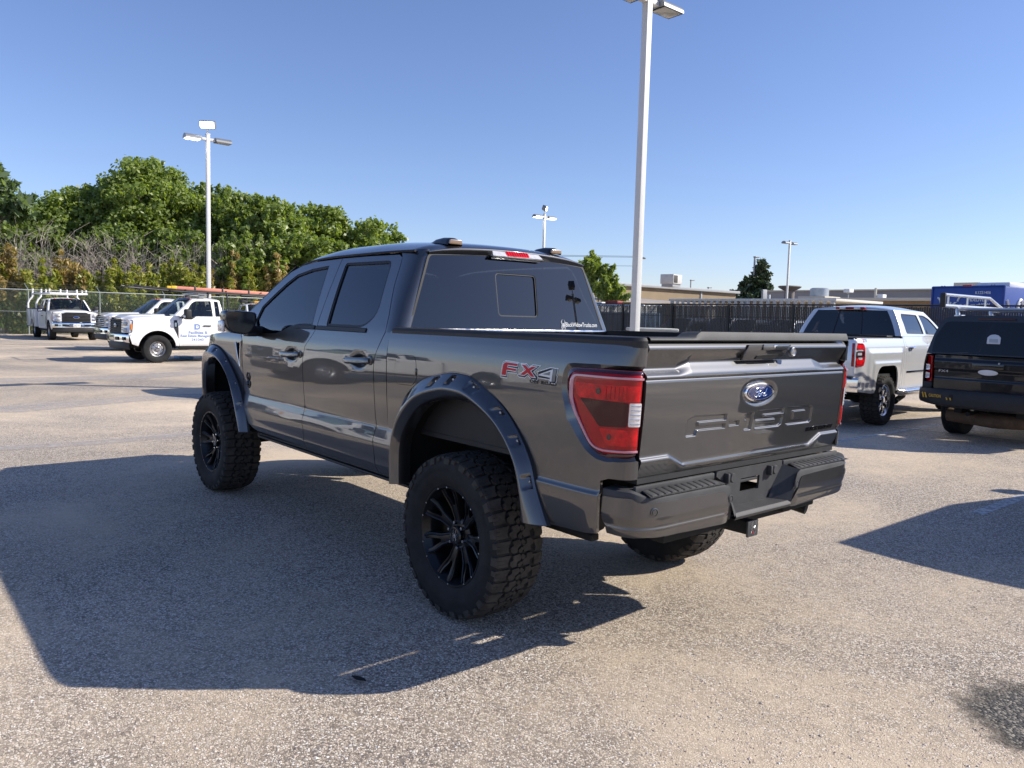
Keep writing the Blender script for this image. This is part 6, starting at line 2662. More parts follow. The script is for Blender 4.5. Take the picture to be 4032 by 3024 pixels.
for x in (-5.15, -3.9, -2.8, -1.7, -0.58):
    m = MB().box(x-0.03, x+0.03, -0.80, 0.80, 2.17, 2.245, 0.01)
    m.build('rack_bar', RW, SRV)
for y in (-0.35, 0.35):
    m = MB().box(-0.61, -0.55, y-0.03, y+0.03, 2.23, 2.40, 0.008)
    m.build('rack_stop', RW, SRV)

# ---- white pickup behind the lettered one, and one farther back with an amber beacon
SD2, _ = super_duty('pickup_truck', (29.0, -4.5, 0), radians(91), 'white pickup with chrome grille parked just behind the lettered fleet truck', 'regular', 'bed', grille='chrome')
SD3, _ = super_duty('pickup_truck', (36.0, -13.1, 0), radians(180), 'white truck with an amber roof beacon seen beyond the door mirror of the grey pickup', 'regular', 'bed', beacon=True)
# ---- the white pickup mirrored in the grey doors: it stands just left of the picture
SD4, _ = super_duty('pickup_truck', (10.45, 4.95, 0), radians(-90), 'white work pickup just left of the picture, mirrored in the grey doors', 'super', 'bed')
# ------------------------------------------------------------------ silver crew-cab pickup (origin under its rear axle)
CH = tagged('pickup_truck', (3.46, -9.55, 0), radians(-85.7), 'silver crew cab pickup with chrome wheels and a Z71 bedside decal', 'pickup truck')
CH_P = [(0.50, .90), (0.56, .945), (0.64, .962), (0.78, .968), (0.90, .972), (1.05, .978), (1.20, .980), (1.30, .972), (1.38, .955), (1.44, .935), (1.50, .918), (1.65, .862), (1.80, .790), (1.90, .735), (1.96, .695)]


def ch_y(x, z):
    y = catmull(CH_P, z)
    # squared bulge over the rear wheel
    if x < 0.78:
        b = smooth(0.78, 0.66, abs(x+0.05))*smooth(1.28, 1.20, z)
        y += 0.020*b
        b2 = smooth(0.62, 0.56, abs(x))*smooth(1.09, 1.04, z)
        y += 0.015*b2
        y -= 0.05*smooth(-0.95, -1.20, x)**2
    elif x > 2.6:
        b = smooth(0.78, 0.66, abs(x-3.65))*smooth(1.28, 1.20, z)
        y += 0.020*b
    return y


ref = (1.5, 0, 1.0)
sq = lambda cx: [(cx-0.47, 0.56), (cx-0.47, 0.75), (cx-0.42, 0.90), (cx-0.30, 0.985), (cx, 0.995), (cx+0.30, 0.985), (cx+0.42, 0.90), (cx+0.47, 0.75), (cx+0.47, 0.56)]
bed_c = [(-1.17, 0.70), (-1.02, 0.60), (-0.60, 0.56)]+spline(sq(0.0), 24)+[(0.765, 0.56), (0.765, 1.44), (-1.17, 1.44)]
tlc = rounded([(-1.18, 1.00), (-0.99, 1.015), (-0.955, 1.10), (-0.965, 1.315), (-1.01, 1.365), (-1.18, 1.37)], [0.001, 0.03, 0.05, 0.05, 0.04, 0.001], 3)
b = panel('bed_side', bed_c, [], lambda x, z: (x, ch_y(x, z), z), SILVERP, CH, None, None, step=0.035, ref=ref)
b2 = flip_copy(b)
for s, par in ((1, b), (-1, b2)):
    m = MB().prism(tlc, lambda x, z, d: (x, (ch_y(x, z)+0.002+d)*s, z), 0.0, 0.012, bev=0.005)
    t = m.build('tail_lamp', LENS_RED, par)
    for (z0, z1, mt) in ((1.275, 1.34, LENS_RED2), (1.155, 1.245, LENS_DRK), (1.04, 1.11, LENS_RED2)):
        m = MB().prism(rounded([(-1.17, z0), (-0.985, z0), (-0.985, z1), (-1.17, z1)], 0.015, 2), lambda x, z, d: (x, (ch_y(x, z)+0.014+d)*s, z), 0.0, 0.003)
        m.build('lamp_field', mt, t)
    m = MB().prism([(-1.16, 1.18), (-1.08, 1.18), (-1.08, 1.22), (-1.16, 1.22)], lambda x, z, d: (x, (ch_y(x, z)+0.018+d)*s, z), 0.0, 0.003)
    m.build('reverse_lamp', LENS_WHT, t)
    m = MB().box(-1.205, -1.165, min(0.875*s, 0.925*s), max(0.875*s, 0.925*s), 1.00, 1.37, 0.012)
    m.build('tail_lamp_rear', LENS_RED, t)
lettering('decal_lettering', 'Z', lambda u, v, d: (-0.985+u, -(ch_y(-0.985+u, 1.383+v)+0.003), 1.383+v), VINYL_RED, b2, width=0.055, height=0.048, bold=0.03)
lettering('decal_lettering', '71', lambda u, v, d: (-0.915+u, -(ch_y(-0.915+u, 1.383+v)+0.003), 1.383+v), VINYL_GRY, b2, width=0.085, height=0.048, bold=0.03)
rdoor = [(0.785, 0.56), (1.94, 0.56), (1.94, 1.475), (0.80, 1.475)]
gap_c = [(0.782, 0.56), (0.785, 0.80), (0.83, 1.0), (0.845, 1.15), (0.84, 1.30), (0.80, 1.44), (0.79, 1.475)]
rdoor = gap_c[:0]+[(0.90, 0.56), (1.94, 0.56), (1.94, 1.475), (0.83, 1.475), (0.845, 1.40), (0.872, 1.30), (0.885, 1.15), (0.88, 0.80)]
r1 = panel('rear_door', rdoor, [], lambda x, z: (x, ch_y(x, z), z), SILVERP, CH, None, None, step=0.05, ref=ref)
r2 = flip_copy(r1)
cor = [(0.775, 0.56), (0.893, 0.56), (0.873, 0.80), (0.878, 1.15), (0.865, 1.30), (0.838, 1.40), (0.822, 1.475), (0.775, 1.475)]
c1_ = panel('cab_corner', cor, [], lambda x, z: (x, ch_y(x, z), z), SILVERP, CH, None, None, step=0.05, ref=ref)
flip_copy(c1_)
fdoor = [(1.947, 0.56), (2.98, 0.56), (3.02, 1.0), (3.0, 1.40), (2.95, 1.475), (1.947, 1.475)]
f1 = panel('front_door', fdoor, [], lambda x, z: (x, ch_y(x, z), z), SILVERP, CH, None, None, step=0.05, ref=ref)
f2_ = flip_copy(f1)
ffen = [(2.99, 0.56)]+spline(sq(3.65), 24)+[(4.4, 0.60), (4.55, 0.85), (4.50, 1.20), (4.3, 1.33), (3.2, 1.40), (3.01, 1.41), (3.027, 1.0)]
q_ = panel('front_fender', ffen, [], lambda x, z: (x, ch_y(x, z)-0.12*smooth(4.2, 4.6, x)**2, z), SILVERP, CH, None, None, step=0.06, ref=ref)
flip_copy(q_)
for s, pr, pf in ((1, r1, f1), (-1, r2, f2_)):
    for xh, par in ((0.98, pr), (2.06, pf)):
        m = MB()
        m.tube([(xh, (ch_y(xh, 1.28)+0.012)*s, 1.275), (xh+0.04, (ch_y(xh, 1.28)+0.045)*s, 1.280), (xh+0.16, (ch_y(xh, 1.28)+0.045)*s, 1.285), (xh+0.20, (ch_y(xh, 1.28)+0.012)*s, 1.285)], [0.02, 0.022, 0.022, 0.02], n=10)
        m.build('handle', CHROME, par)
    m = MB().box(0.95, 2.95, min(0.968*s, 0.985*s), max(0.968*s, 0.985*s), 0.845, 0.880, 0.006)
    m.build('side_moulding', GLOSSBLK, CH)
    m = MB().tube([(0.60, 0.93*s, 0.545), (0.68, 0.985*s, 0.525), (0.85, 0.995*s, 0.52), (3.0, 0.995*s, 0.52), (3.15, 0.95*s, 0.53)], [0.05, 0.062, 0.062, 0.062, 0.05], n=12)
    m.build('step_bar', CHROME_D, CH)
wr = rounded([(1.00, 1.52), (1.87, 1.515), (1.87, 1.865), (1.10, 1.875), (1.03, 1.80)], [0.06, 0.02, 0.03, 0.06, 0.05], 3)
wf = rounded([(1.97, 1.515), (2.86, 1.50), (2.80, 1.56), (2.45, 1.80), (2.25, 1.86), (1.97, 1.865)], [0.02, 0.03, 0.02, 0.06, 0.06, 0.03], 3)
GC = greenhouse(CH, SILVERP, ch_y, (3.05, 1.478), (2.34, 1.925), (0.775, 1.478), (0.905, 1.930), [wr, wf], crown=0.065, glass_side=GLASS_DARK, glass_rear=GLASS_DARK, ws_glass=GLASS_SIDE, seat_rows=(1.15, 2.0))
# rear glass centre divider lines and third brake lamp
for y in (0.23, -0.23):
    m = MB()
    pts = [Vector(GC['rwin'](s_/6, 0.5+y/1.5)) for s_ in range(7)]
    m.tube([(p.x-0.004, p.y, p.z) for p in pts], 0.008, n=5)
    m.build('slider_frame', GASKET, GC['rear'])
p = Vector(GC['roof'](0.0, 0.5))
m = MB().box(p.x-0.10, p.x-0.02, -0.26, 0.26, p.z-0.050, p.z-0.005, 0.015)
bl_ = m.build('brake_lamp', LENS_RED, CH)
for y in (-0.13, 0.13):
    m = MB().box(p.x-0.108, p.x-0.09, y-0.055, y+0.055, p.z-0.045, p.z-0.012, 0.006)
    m.build('cargo_lamp', LENS_WHT, bl_)
m = MB().prism(rounded([(-0.93, 0.62), (0.93, 0.62), (0.94, 1.42), (-0.94, 1.42)], 0.02, 2), lambda y, z, d: (-1.20+d, y, z), 0.0, 0.05, bev=0.008)
t = m.build('tailgate', SILVERP, CH)
m = MB().box(-1.215, -1.195, -0.30, 0.30, 1.24, 1.34, 0.01)
m.build('latch', GLOSSBLK, t)
m = MB().prism(rounded([(-0.13, 1.06), (-0.05, 1.06), (-0.05, 1.04), (0.05, 1.04), (0.05, 1.06), (0.13, 1.06), (0.13, 1.11), (0.05, 1.11), (0.05, 1.13), (-0.05, 1.13), (-0.05, 1.11), (-0.13, 1.11)], 0.004, 1), lambda y, z, d: (-1.205-d, y, z), 0.0, 0.01)
m.build('badge', CHROME_D, t)
m = MB()
m.grid(lambda i, j: (-1.36+0.16*abs(-1+2*i/24)**4+[0.06, 0.0, -0.01, 0.0, 0.03, 0.14][j], 1.0*(-1+2*i/24), [0.60, 0.61, 0.68, 0.80, 0.825, 0.825][j]), 24, 5)
m.build('rear_bumper', CHROME, CH)
m = MB()
m.box(-1.25, 0.75, -0.92, 0.92, 0.80, 0.85)
m.box(0.70, 0.75, -0.92, 0.92, 0.80, 1.42)
m.build('bed_floor', BLACKPL, CH)
# folded black bed cover
m = MB().box(-1.15, 0.72, -0.91, 0.91, 1.425, 1.452, 0.008)
m.box(0.42, 0.74, -0.80, 0.80, 1.45, 1.485, 0.02)
m.build('bed_cover', BLACKPL, CH)


def hood_c(s, t):
    y = -1+2*t
    x = 3.0+1.5*s
    return (x, y*(0.90-0.06*s), 1.46-0.06*s-0.10*smooth(0.8, 1, s)**2-0.05*y**4)


sheet('hood', hood_c, 16, 16, SILVERP, CH, ref=(3.6, 0, 0.8))
m = MB().box(4.40, 4.58, -0.88, 0.88, 0.62, 1.30, 0.08, 3)
m.build('front_end', CHROME_D, CH)
m = MB()
for s in (1, -1):
    m.box(-1.1, 4.3, 0.42*s-0.05, 0.42*s+0.05, 0.52, 0.64)
m.tube([(0, -0.82, 0.42), (0, 0.82, 0.42)], 0.05, n=8)
m.tube([(0, -0.16, 0.42), (0, -0.1, 0.42), (0, 0.1, 0.42), (0, 0.16, 0.42)], [0.08, 0.16, 0.16, 0.08], n=12)
m.box(0.6, 3.0, -0.4, 0.4, 0.45, 0.6, 0.05)
m.box(0.9, 1.9, 0.3, 0.85, 0.42, 0.60, 0.05)
m.tube([(1.5, -0.75, 0.40), (0.9, -0.85, 0.36), (0.62, -0.93, 0.36)], 0.05, n=10)
m.build('chassis', DARK, CH)
for cx in (0.0, 3.65):
    for s in (1, -1):
        I = spline(sq(cx), 24)
        m = MB()
        m.grid(lambda i, j: (I[i][0], (0.955-0.45*j)*s, I[i][1]), 24, 1)
        o = len(m.v)
        m.v += [(x, 0.5*s, z) for x, z in I]+[(cx, 0.5*s, 0.55)]
        m.f += [(o+i, o+i+1, o+25) for i in range(24)]
        m.mi += [0]*24
        m.build('wheel_liner', DARK, CH)
for sg in (1, -1):
    m = MB().box(2.60, 2.82, min(1.02*sg, 1.20*sg), max(1.02*sg, 1.20*sg), 1.42, 1.62, 0.05, 3)
    mm_ = m.build('mirror', BLACKPL, CH)
    m = MB().tube([(2.75, 0.92*sg, 1.47), (2.73, 1.05*sg, 1.48)], 0.03, n=8)
    m.build('mirror_arm', BLACKPL, mm_)
for (x, r, sp) in ((0, False, 0), (0, True, 0.2), (3.65, False, 0.4), (3.65, True, 0.7)):
    add_wheel(CH, ALW, ALLOY_M, (x, -0.865 if r else 0.865, 0.42), r, 0, sp)

# ------------------------------------------------------------------ black mid-size pickup with a canopy and a ladder rack
RG = tagged('pickup_truck', (0.62, -9.77, 0), radians(-92), 'black pickup with a canopy, CAUTION sticker on its bumper and a silver roof rack', 'pickup truck')
RG_P = [(0.46, .85), (0.55, .885), (0.75, .90), (0.95, .905), (1.10, .90), (1.20, .885), (1.26, .872), (1.40, .835), (1.60, .775), (1.74, .72), (1.80, .68)]


def rg_y(x, z):
    return catmull(RG_P, z)-0.03*smooth(-0.8, -1.15, x)**2


ref = (1.2, 0, 1.0)
ara = [(x, max(z, 0.46)) for x, z in arch(0.0, 0.38, 0.45, 0.47)]
bo = [(-1.10, 0.62), (-0.9, 0.52)]+ara+[(0.80, 0.46), (0.80, 1.255), (-1.10, 1.255)]
p1 = panel('bed_side', bo, [], lambda x, z: (x, rg_y(x, z), z), BLACKP, RG, None, None, step=0.06, ref=ref)
flip_copy(p1)
do = [(0.81, 0.46), (2.78, 0.46), (2.80, 1.26), (0.81, 1.26)]
p2 = panel('doors', do, [], lambda x, z: (x, rg_y(x, z), z), BLACKP, RG, None, None, step=0.08, ref=ref)
flip_copy(p2)
arf = [(x, max(z, 0.46)) for x, z in arch(3.22, 0.38, 0.45, 0.47)]
fo = [(2.79, 0.46)]+arf+[(4.0, 0.50), (4.08, 0.9), (4.0, 1.05), (2.81, 1.20)]
p3 = panel('front_fender', fo, [], lambda x, z: (x, rg_y(x, z)-0.1*smooth(3.8, 4.1, x), z), BLACKP, RG, None, None, step=0.08, ref=ref)
flip_copy(p3)
greenhouse(RG, BLACKP, rg_y, (2.70, 1.262), (2.0, 1.72), (0.83, 1.262), (0.93, 1.74), [rounded([(1.0, 1.29), (2.5, 1.29), (2.05, 1.66), (1.05, 1.68)], 0.05, 3)], crown=0.06, glass_side=GLASS_DARK, glass_rear=GLASS_DARK, ws_glass=GLASS_SIDE, seat_rows=(1.8,))


def can(s, t):
    """canopy shell: section swept along the bed"""
    x = -1.02+1.80*s
    th = -1+2*t
    pts = [(0.882, 1.262), (0.865, 1.34), (0.82, 1.52), (0.745, 1.72), (0.70, 1.775), (0.62, 1.805), (0.40, 1.825), (0.0, 1.832)]
    a = (1-abs(th))*(len(pts)-1)
    i = min(len(pts)-2, int(a))
    f = a-i
    y = pts[i][0]+(pts[i+1][0]-pts[i][0])*f
    z = pts[i][1]+(pts[i+1][1]-pts[i][1])*f
    return (x+0.10*(1-s)*(z-1.262)/0.57, y*(1 if th > 0 else -1), z)


cn = sheet('canopy', can, 10, 42, BLACKP, RG, ref=(0, 0, 1.3))
rear_face = [(-0.882, 1.262), (0.882, 1.262), (0.865, 1.34), (0.82, 1.52), (0.745, 1.72), (0.70, 1.775), (0.62, 1.805), (0.40, 1.825), (-0.40, 1.825), (-0.62, 1.805), (-0.70, 1.775), (-0.745, 1.72), (-0.82, 1.52), (-0.865, 1.34)]
hx = lambda z: -1.022+0.10*(z-1.262)/0.57
gl_ = rounded([(-0.80, 1.285), (0.80, 1.285), (0.78, 1.50), (0.66, 1.725), (-0.66, 1.725), (-0.78, 1.50)], [0.03, 0.03, 0.05, 0.06, 0.06, 0.05], 4)
panel('canopy_rear_frame', rear_face, [gl_], lambda y, z: (hx(z), y, z), BLACKP, cn, None, None, step=0.1, ref=(0, 0, 1.4))
panel('canopy_window', grow(gl_, 0.01), [], lambda y, z: (hx(z)-0.006, y, z), GLASS_BLK, cn, None, None, step=0.2, flange=0.006, ref=(0, 0, 1.4))
m = MB().prism(rounded([(-0.085, 1.43), (0.085, 1.43), (0.085, 1.52), (0.05, 1.555), (0.0, 1.565), (-0.05, 1.555), (-0.085, 1.52)], 0.012, 3), lambda y, z, d: (hx(z)-0.008-d, y, z), 0.0, 0.014, bev=0.004)
lk = m.build('canopy_latch', mat('pale_grey_latch', (0.55, 0.58, 0.63), rough=0.4), cn)
m = MB().prism(rounded([(-0.055, 1.45), (0.055, 1.45), (0.055, 1.50), (-0.055, 1.50)], 0.008, 2), lambda y, z, d: (hx(z)-0.0225-d, y, z), 0.0, 0.003)
m.build('latch_paddle', mat('grey_paddle', (0.35, 0.38, 0.42), rough=0.4), lk)
m = MB().box(hx(1.77)-0.025, hx(1.77), -0.24, 0.24, 1.765, 1.785, 0.005)
m.build('canopy_brake_lamp', LENS_DRK, cn)
# tailgate
tgp = rounded([(-0.72, 0.755), (0.72, 0.755), (0.735, 1.245), (-0.735, 1.245)], 0.02, 3)


def rtg(y, z, d=0.0):
    return (-1.105-0.018*smooth(1.02, 1.06, z)*smooth(1.20, 1.16, z)-0.012*smooth(0.93, 0.90, z)-d+0.03*(abs(y)/0.75)**2, y, z)


rt_ = panel('tailgate', tgp, [], lambda y, z: rtg(y, z), BLACKP, RG, [0.77+0.02*i for i in range(24)], None, step=0.06, ref=(0, 0, 1.0))
m = MB().prism([(0.128*cos(2*pi*i/32)*(1.0), 1.030+0.040*sin(2*pi*i/32)) for i in range(32)], lambda y, z, d: (rtg(y, z)[0]-d, y, z), 0.0, 0.012, bev=0.004)
bd = m.build('badge_seat', LETTER_W, rt_)
for y, z in ((-0.035, 1.035), (0.035, 1.035), (-0.06, 1.022), (0.055, 1.022)):
    m = MB().lathe([(0.0, 0.014), (0.008, 0.014), (0.008, 0.008)], 10, M=Matrix.Translation((rtg(y, z)[0], y, z)) @ Matrix.Rotation(pi/2, 4, 'Z'))
    m.build('badge_hole', GASKET, bd)
m = MB().prism(rounded([(-0.20, 1.08), (0.20, 1.08), (0.21, 1.16), (-0.21, 1.16)], 0.02, 3), lambda y, z, d: (rtg(y, z)[0]-d, y, z), 0.0, 0.012, bev=0.004)
m.build('latch', GLOSSBLK, rt_)
m = MB().lathe([(0.0, 0.03), (0.012, 0.03), (0.012, 0.0)], 12, M=Matrix.Translation((-1.115, -0.14, 1.165)) @ Matrix.Rotation(pi/2, 4, 'Z'))
m.build('lock', STEEL, rt_)
lettering('badge_lettering', 'FX4', lambda u, v, d: (rtg(0.5, 1.0)[0]-0.003-d, 0.66-u, 1.00+v), STEEL, rt_, width=0.13, height=0.035, depth=0.002)
for s in (1, -1):
    m = MB().prism(rounded([(0.745, 0.855), (0.885, 0.86), (0.875, 1.23), (0.755, 1.235)], 0.02, 3), lambda y, z, d: (-1.115+0.12*max(0, (y-0.80)/0.09)**2+d, y*s, z), 0.0, 0.05, bev=0.008)
    t = m.build('tail_lamp', LENS_RED, RG)
    for z0 in (0.90, 1.02):
        m = MB().prism(rounded([(0.775, z0), (0.86, z0), (0.86, z0+0.085), (0.775, z0+0.085)], 0.02, 3), lambda y, z, d: (-1.119+0.12*max(0, (y-0.80)/0.09)**2-d, y*s, z), 0.0, 0.004)
        m.build('lamp_window', LENS_WHT, t)
    m = MB().box(-1.10, -1.06, min(0.745*s, 0.88*s), max(0.745*s, 0.88*s), 0.75, 0.85, 0.01)
    m.build('corner_filler', BLACKPL, RG)
m = MB()
m.grid(lambda i, j: (-1.235+0.16*abs(-1+2*i/24)**5+[0.05, 0.01, 0.0, 0.005, 0.03, 0.14][j], 0.925*(-1+2*i/24), [0.50, 0.535, 0.62, 0.72, 0.755, 0.76][j]+(0.05*abs(-1+2*i/24)**3 if j < 2 else 0)), 24, 5)
rb = m.build('rear_bumper', BLACKPL, RG)
BX = lambda y: -1.235+0.16*abs(y/0.925)**5-0.004
YEL = mat('yellow_sticker', (0.62, 0.36, 0.03), rough=0.5)
m = MB().prism([(0.395, 0.605), (0.875, 0.615), (0.875, 0.70), (0.395, 0.69)], lambda y, z, d: (BX(y)-d, y, z), 0.0, 0.003)
stk = m.build('caution_sticker', VINYL_BLK, rb)
lettering('sticker_lettering', 'CAUTION', lambda u, v, d: (BX(0.735-u)-0.005, 0.735-u, 0.632+v), YEL, stk, width=0.185, height=0.045, bold=0.03)
for y in (0.84, 0.79, 0.47, 0.42):
    m = MB().prism([(y-0.03, 0.615), (y-0.005, 0.615), (y+0.025, 0.69), (y, 0.69)] if y > 0.6 else [(y-0.02, 0.61), (y, 0.61), (y+0.012, 0.645), (y-0.008, 0.645)], lambda yy, z, d: (BX(yy)-0.004-d, yy, z), 0.0, 0.002)
    m.build('sticker_stripe', YEL, stk)
# rack
SIL = mat('silver_tube', (0.62, 0.62, 0.62), rough=0.28, metal=0.8)
for s in (1, -1):
    m = MB().tube([(-1.25, 0.60*s, 1.955), (1.6, 0.60*s, 1.955)], 0.028, n=10)
    m.build('rack_rail', SIL, RG)
    m = MB().tube([(-1.25, 0.60*s, 2.115), (0.35, 0.60*s, 2.115), (0.85, 0.60*s, 1.97)], 0.022, n=10)
    m.build('rack_guard', SIL, RG)
    for x in (-1.1, -0.45, 0.2):
        m = MB().tube([(x, 0.60*s, 1.955), (x, 0.60*s, 2.115)], 0.014, n=6)
        m.build('guard_post', SIL, RG)
    m = MB().box(-1.29, -1.24, 0.60*s-0.04, 0.60*s+0.04, 1.93, 2.14, 0.02)
    m.build('rail_end_cap', BLACKPL, RG)
    for x in (-0.75, 0.45):
        m = MB().tube([(x, 0.60*s, 1.94), (x-0.02, 0.60*s, 1.90), (x-0.03, 0.58*s, 1.82)], 0.03, n=8)
        m.box(x-0.10, x+0.05, 0.56*s-0.05, 0.56*s+0.05, 1.803, 1.835, 0.01)
        m.build('rack_foot', SIL, RG)
for x in (-0.75, 0.45):
    m = MB().tube([(x, -0.60, 1.915), (x, 0.60, 1.915)], 0.022, n=8)
    m.build('rack_bar', SIL, RG)
m = MB()
m.box(-1.0, 3.9, -0.45, -0.35, 0.42, 0.52)
m.box(-1.0, 3.9, 0.35, 0.45, 0.42, 0.52)
m.tube([(0, -0.75, 0.37), (0, 0.75, 0.37)], 0.05, n=8)
m.box(0.5, 2.8, -0.5, 0.5, 0.36, 0.46, 0.03)
m.tube([(-0.5, 0.2, 0.45), (-1.05, 0.25, 0.42)], 0.03, n=8)
m.build('chassis', DARK, RG)
m = MB().tube([(-0.75, 0.62, 0.36), (-0.80, 0.0, 0.33), (-0.75, -0.62, 0.36)], 0.10, n=12)
m.build('spare_carrier', mat('rusty_steel', (0.10, 0.065, 0.04), rough=0.8, var=0.4, vscale=8), RG)
m = MB()
m.grid(lambda i, j: (2.75+1.3*i/8, 0.82*(-1+2*j/8), 1.24-0.12*(i/8)**2-0.03*(-1+2*j/8)**4), 8, 8)
m.build('hood', BLACKP, RG)
m = MB().box(3.95, 4.10, -0.80, 0.80, 0.45, 1.08, 0.08)
m.build('front_end', BLACKP, RG)
for (x, r) in ((0, False), (0, True), (3.22, False), (3.22, True)):
    add_wheel(RG, PLW, PLAIN_M, (x, -0.775 if r else 0.775, 0.37), r, 0, 0.3)


# ------------------------------------------------------------------ estate / SUV shells: behind the slatted fence, and just right of the picture
def suv(name, loc, rz, label, paint, L=4.6, W=0.93, H=1.70, group=None, glassm=None):
    """Closed-back car; origin under its rear axle, nose towards +x."""
    R = tagged(name, loc, rz, label, 'car', group)
    bz = H*0.58
    P_ = [(0.30, W-0.10), (0.42, W-0.03), (0.60, W-0.005), (0.85, W), (bz-0.04, W-0.03), (bz, W-0.055), (bz+0.2, W-0.13), (H-0.10, W-0.25), (H, W-0.30)]
    yf = lambda x, z: catmull(P_, z)-0.10*smooth(-0.6, -0.95, x)**2-0.12*smooth(L-1.4, L-0.9, x)**2
    wb = L*0.60
    xr, xf = -0.92, L-0.92
    a1 = [(x, max(z, 0.32)) for x, z in arch(0, 0.34, 0.40, 0.40, 16)]
    a2 = [(x, max(z, 0.32)) for x, z in arch(wb, 0.34, 0.40, 0.40, 16)]
    ol = [(xr, 0.45), (xr+0.1, 0.32)]+a1+a2+[(xf-0.1, 0.34), (xf, 0.55), (xf-0.05, 0.85), (wb-0.10, bz-0.01), (xr+0.02, bz)]
    ref_ = (1.2, 0, 0.8)
    p = panel('body_side', ol, [], lambda x, z: (x, yf(x, z), z), paint, R, None, None, step=0.08, ref=ref_, edge=0.08)
    flip_copy(p)
    A0, A1 = (wb-0.35, bz), (wb-1.15, H-0.08)
    C0, C1 = (xr+0.05, bz), (xr+0.40, H-0.08)
    ws_ = [rounded([(C0[0]+0.28, bz+0.03), (0.45, bz+0.03), (0.42, H-0.15), (C1[0]+0.15, H-0.16)], 0.03, 2), rounded([(0.52, bz+0.03), (A0[0]-0.20, bz+0.03), (A1[0]-0.05, H-0.15), (0.49, H-0.15)], 0.03, 2)]
    greenhouse(R, paint, yf, A0, A1, C0, C1, ws_, crown=0.05, glass_side=glassm or GLASS_DARK, glass_rear=GLASS_DARK, ws_glass=GLASS_SIDE)
    n = 16
    m = MB()
    m.grid(lambda i, j: (lin([(0, A0[0]+0.15), (0.7, xf-0.18), (1, xf-0.02)], i/n), (yf(lin([(0, A0[0]), (1, xf-0.2)], i/n), bz-0.05))*(-1+2*j/12), lin([(0, bz+0.01), (0.75, bz-0.16), (1, bz-0.30)], i/n)-0.03*(-1+2*j/12)**4), n, 12)
    m.build('hood', paint, R)
    m = MB().box(xf-0.22, xf+0.06, -W+0.12, W-0.12, 0.34, bz-0.25, 0.08, 3)
    m.build('front_end', paint, R)
    m = MB().box(xr-0.02, xr+0.10, -W+0.09, W-0.09, 0.60, bz+0.02, 0.04, 3)
    m.build('hatch', paint, R)
    m = MB().box(xr-0.12, xr+0.08, -W+0.06, W-0.06, 0.34, 0.62, 0.06, 3)
    m.build('rear_bumper', paint, R)
    for s in (1, -1):
        m = MB().box(xr-0.03, xr+0.14, min((W-0.20)*s, (W-0.05)*s), max((W-0.20)*s, (W-0.05)*s), 0.72, bz-0.02, 0.03)
        m.build('tail_lamp', LENS_RED, R)
        m = MB().box(xf-0.25, xf-0.01, min((W-0.35)*s, (W-0.14)*s), max((W-0.35)*s, (W-0.14)*s), 0.66, 0.82, 0.04)
        m.build('headlamp', LENS_WHT, R)
        m = MB().box(A0[0]-0.30, A0[0]-0.12, min((W-0.02)*s, (W+0.20)*s), max((W-0.02)*s, (W+0.20)*s), bz+0.02, bz+0.17, 0.04)
        m.build('mirror', paint, R)
    m = MB().box(xr+0.1, xf-0.2, -W+0.18, W-0.18, 0.25, 0.40, 0.03)
    m.build('floorpan', DARK, R)
    for (x, r) in ((0, False), (0, True), (wb, False), (wb, True)):
        add_wheel(R, PLW, PLAIN_M, (x, -(W-0.14) if r else (W-0.14), 0.37), r, 0, 0.1)
    return R


suv('parked_car', (-2.72, -4.60, 0), radians(-90), 'dark car just right of the picture whose shadow falls by the white bay line', mat('dark_green_paint', (0.02, 0.03, 0.03), rough=0.3, coat=0.7), L=4.5, H=1.62)
# ------------------------------------------------------------------ fences, lamps, buildings, planting
FPX = 3058.3


def at(px, depth, z=0.0):
    """World point on level z in the picture column px (4032-wide photo) at the given distance."""
    # horizontal direction of that column near the horizon
    d = fwd+rt2*((px-2016)/FPX)
    return Vector((CAM_POS.x+d.x*depth, CAM_POS.y+d.y*depth, z))


def ordinal(k):
    return ['first', 'second', 'third', 'fourth', 'fifth', 'sixth', 'seventh', 'eighth', 'ninth', 'tenth', 'eleventh', 'twelfth', 'thirteenth', 'fourteenth', 'fifteenth', 'sixteenth', 'seventeenth', 'eighteenth', 'nineteenth', 'twentieth',
            'twenty-first', 'twenty-second', 'twenty-third', 'twenty-fourth', 'twenty-fifth'][k]


GALV = mat('galvanised_steel', (0.34, 0.37, 0.37), rough=0.5, metal=0.5, var=0.1, vscale=3)
GALVD = mat('dull_fence_wire', (0.16, 0.19, 0.17), rough=0.6, metal=0.4)
# ---- chain-link fence along x = 46.6
FX = 46.6
fe = tagged('chain_link_fence', (FX, -8, 0), 0, 'tall grey chain-link fence with bare posts behind the white trucks', 'fence')
y0, y1, H = 6.0, -36.0, 2.44
m = MB().tube([(0, y0+8, H), (0, y1+8, H)], 0.03, n=8)
m.build('top_rail', GALV, fe)
m = MB().tube([(0, y0+8, 1.25), (0, y1+8, 1.25)], 0.012, n=6)
m.build('tension_wire', GALV, fe)
k = 0
y = 3.2
while y > y1:
    m = MB().tube([(0.03, y+8, 0), (0.03, y+8, H+0.02)], 0.038, n=8)
    p = m.build('fence_post', GALV, fe)
    m = MB().tube([(0.03, y+8, H), (0.08, y+8.05, H+0.12), (0.28, y+8.14, H+0.36)], [0.022, 0.018, 0.014], n=6)
    m.build('barb_arm', GALV, p)
    y -= 3.55
for dz in (0.14, 0.25, 0.36):
    m = MB().tube([(0.10+dz*0.5, y0+8, H+dz), (0.10+dz*0.5, y1+8, H+dz)], 0.004, n=4)
    m.build('barbed_wire', GALVD, fe)
wire = MB()
sp = 0.095
n = int((y0-y1+H)/sp)
r = 0.0055
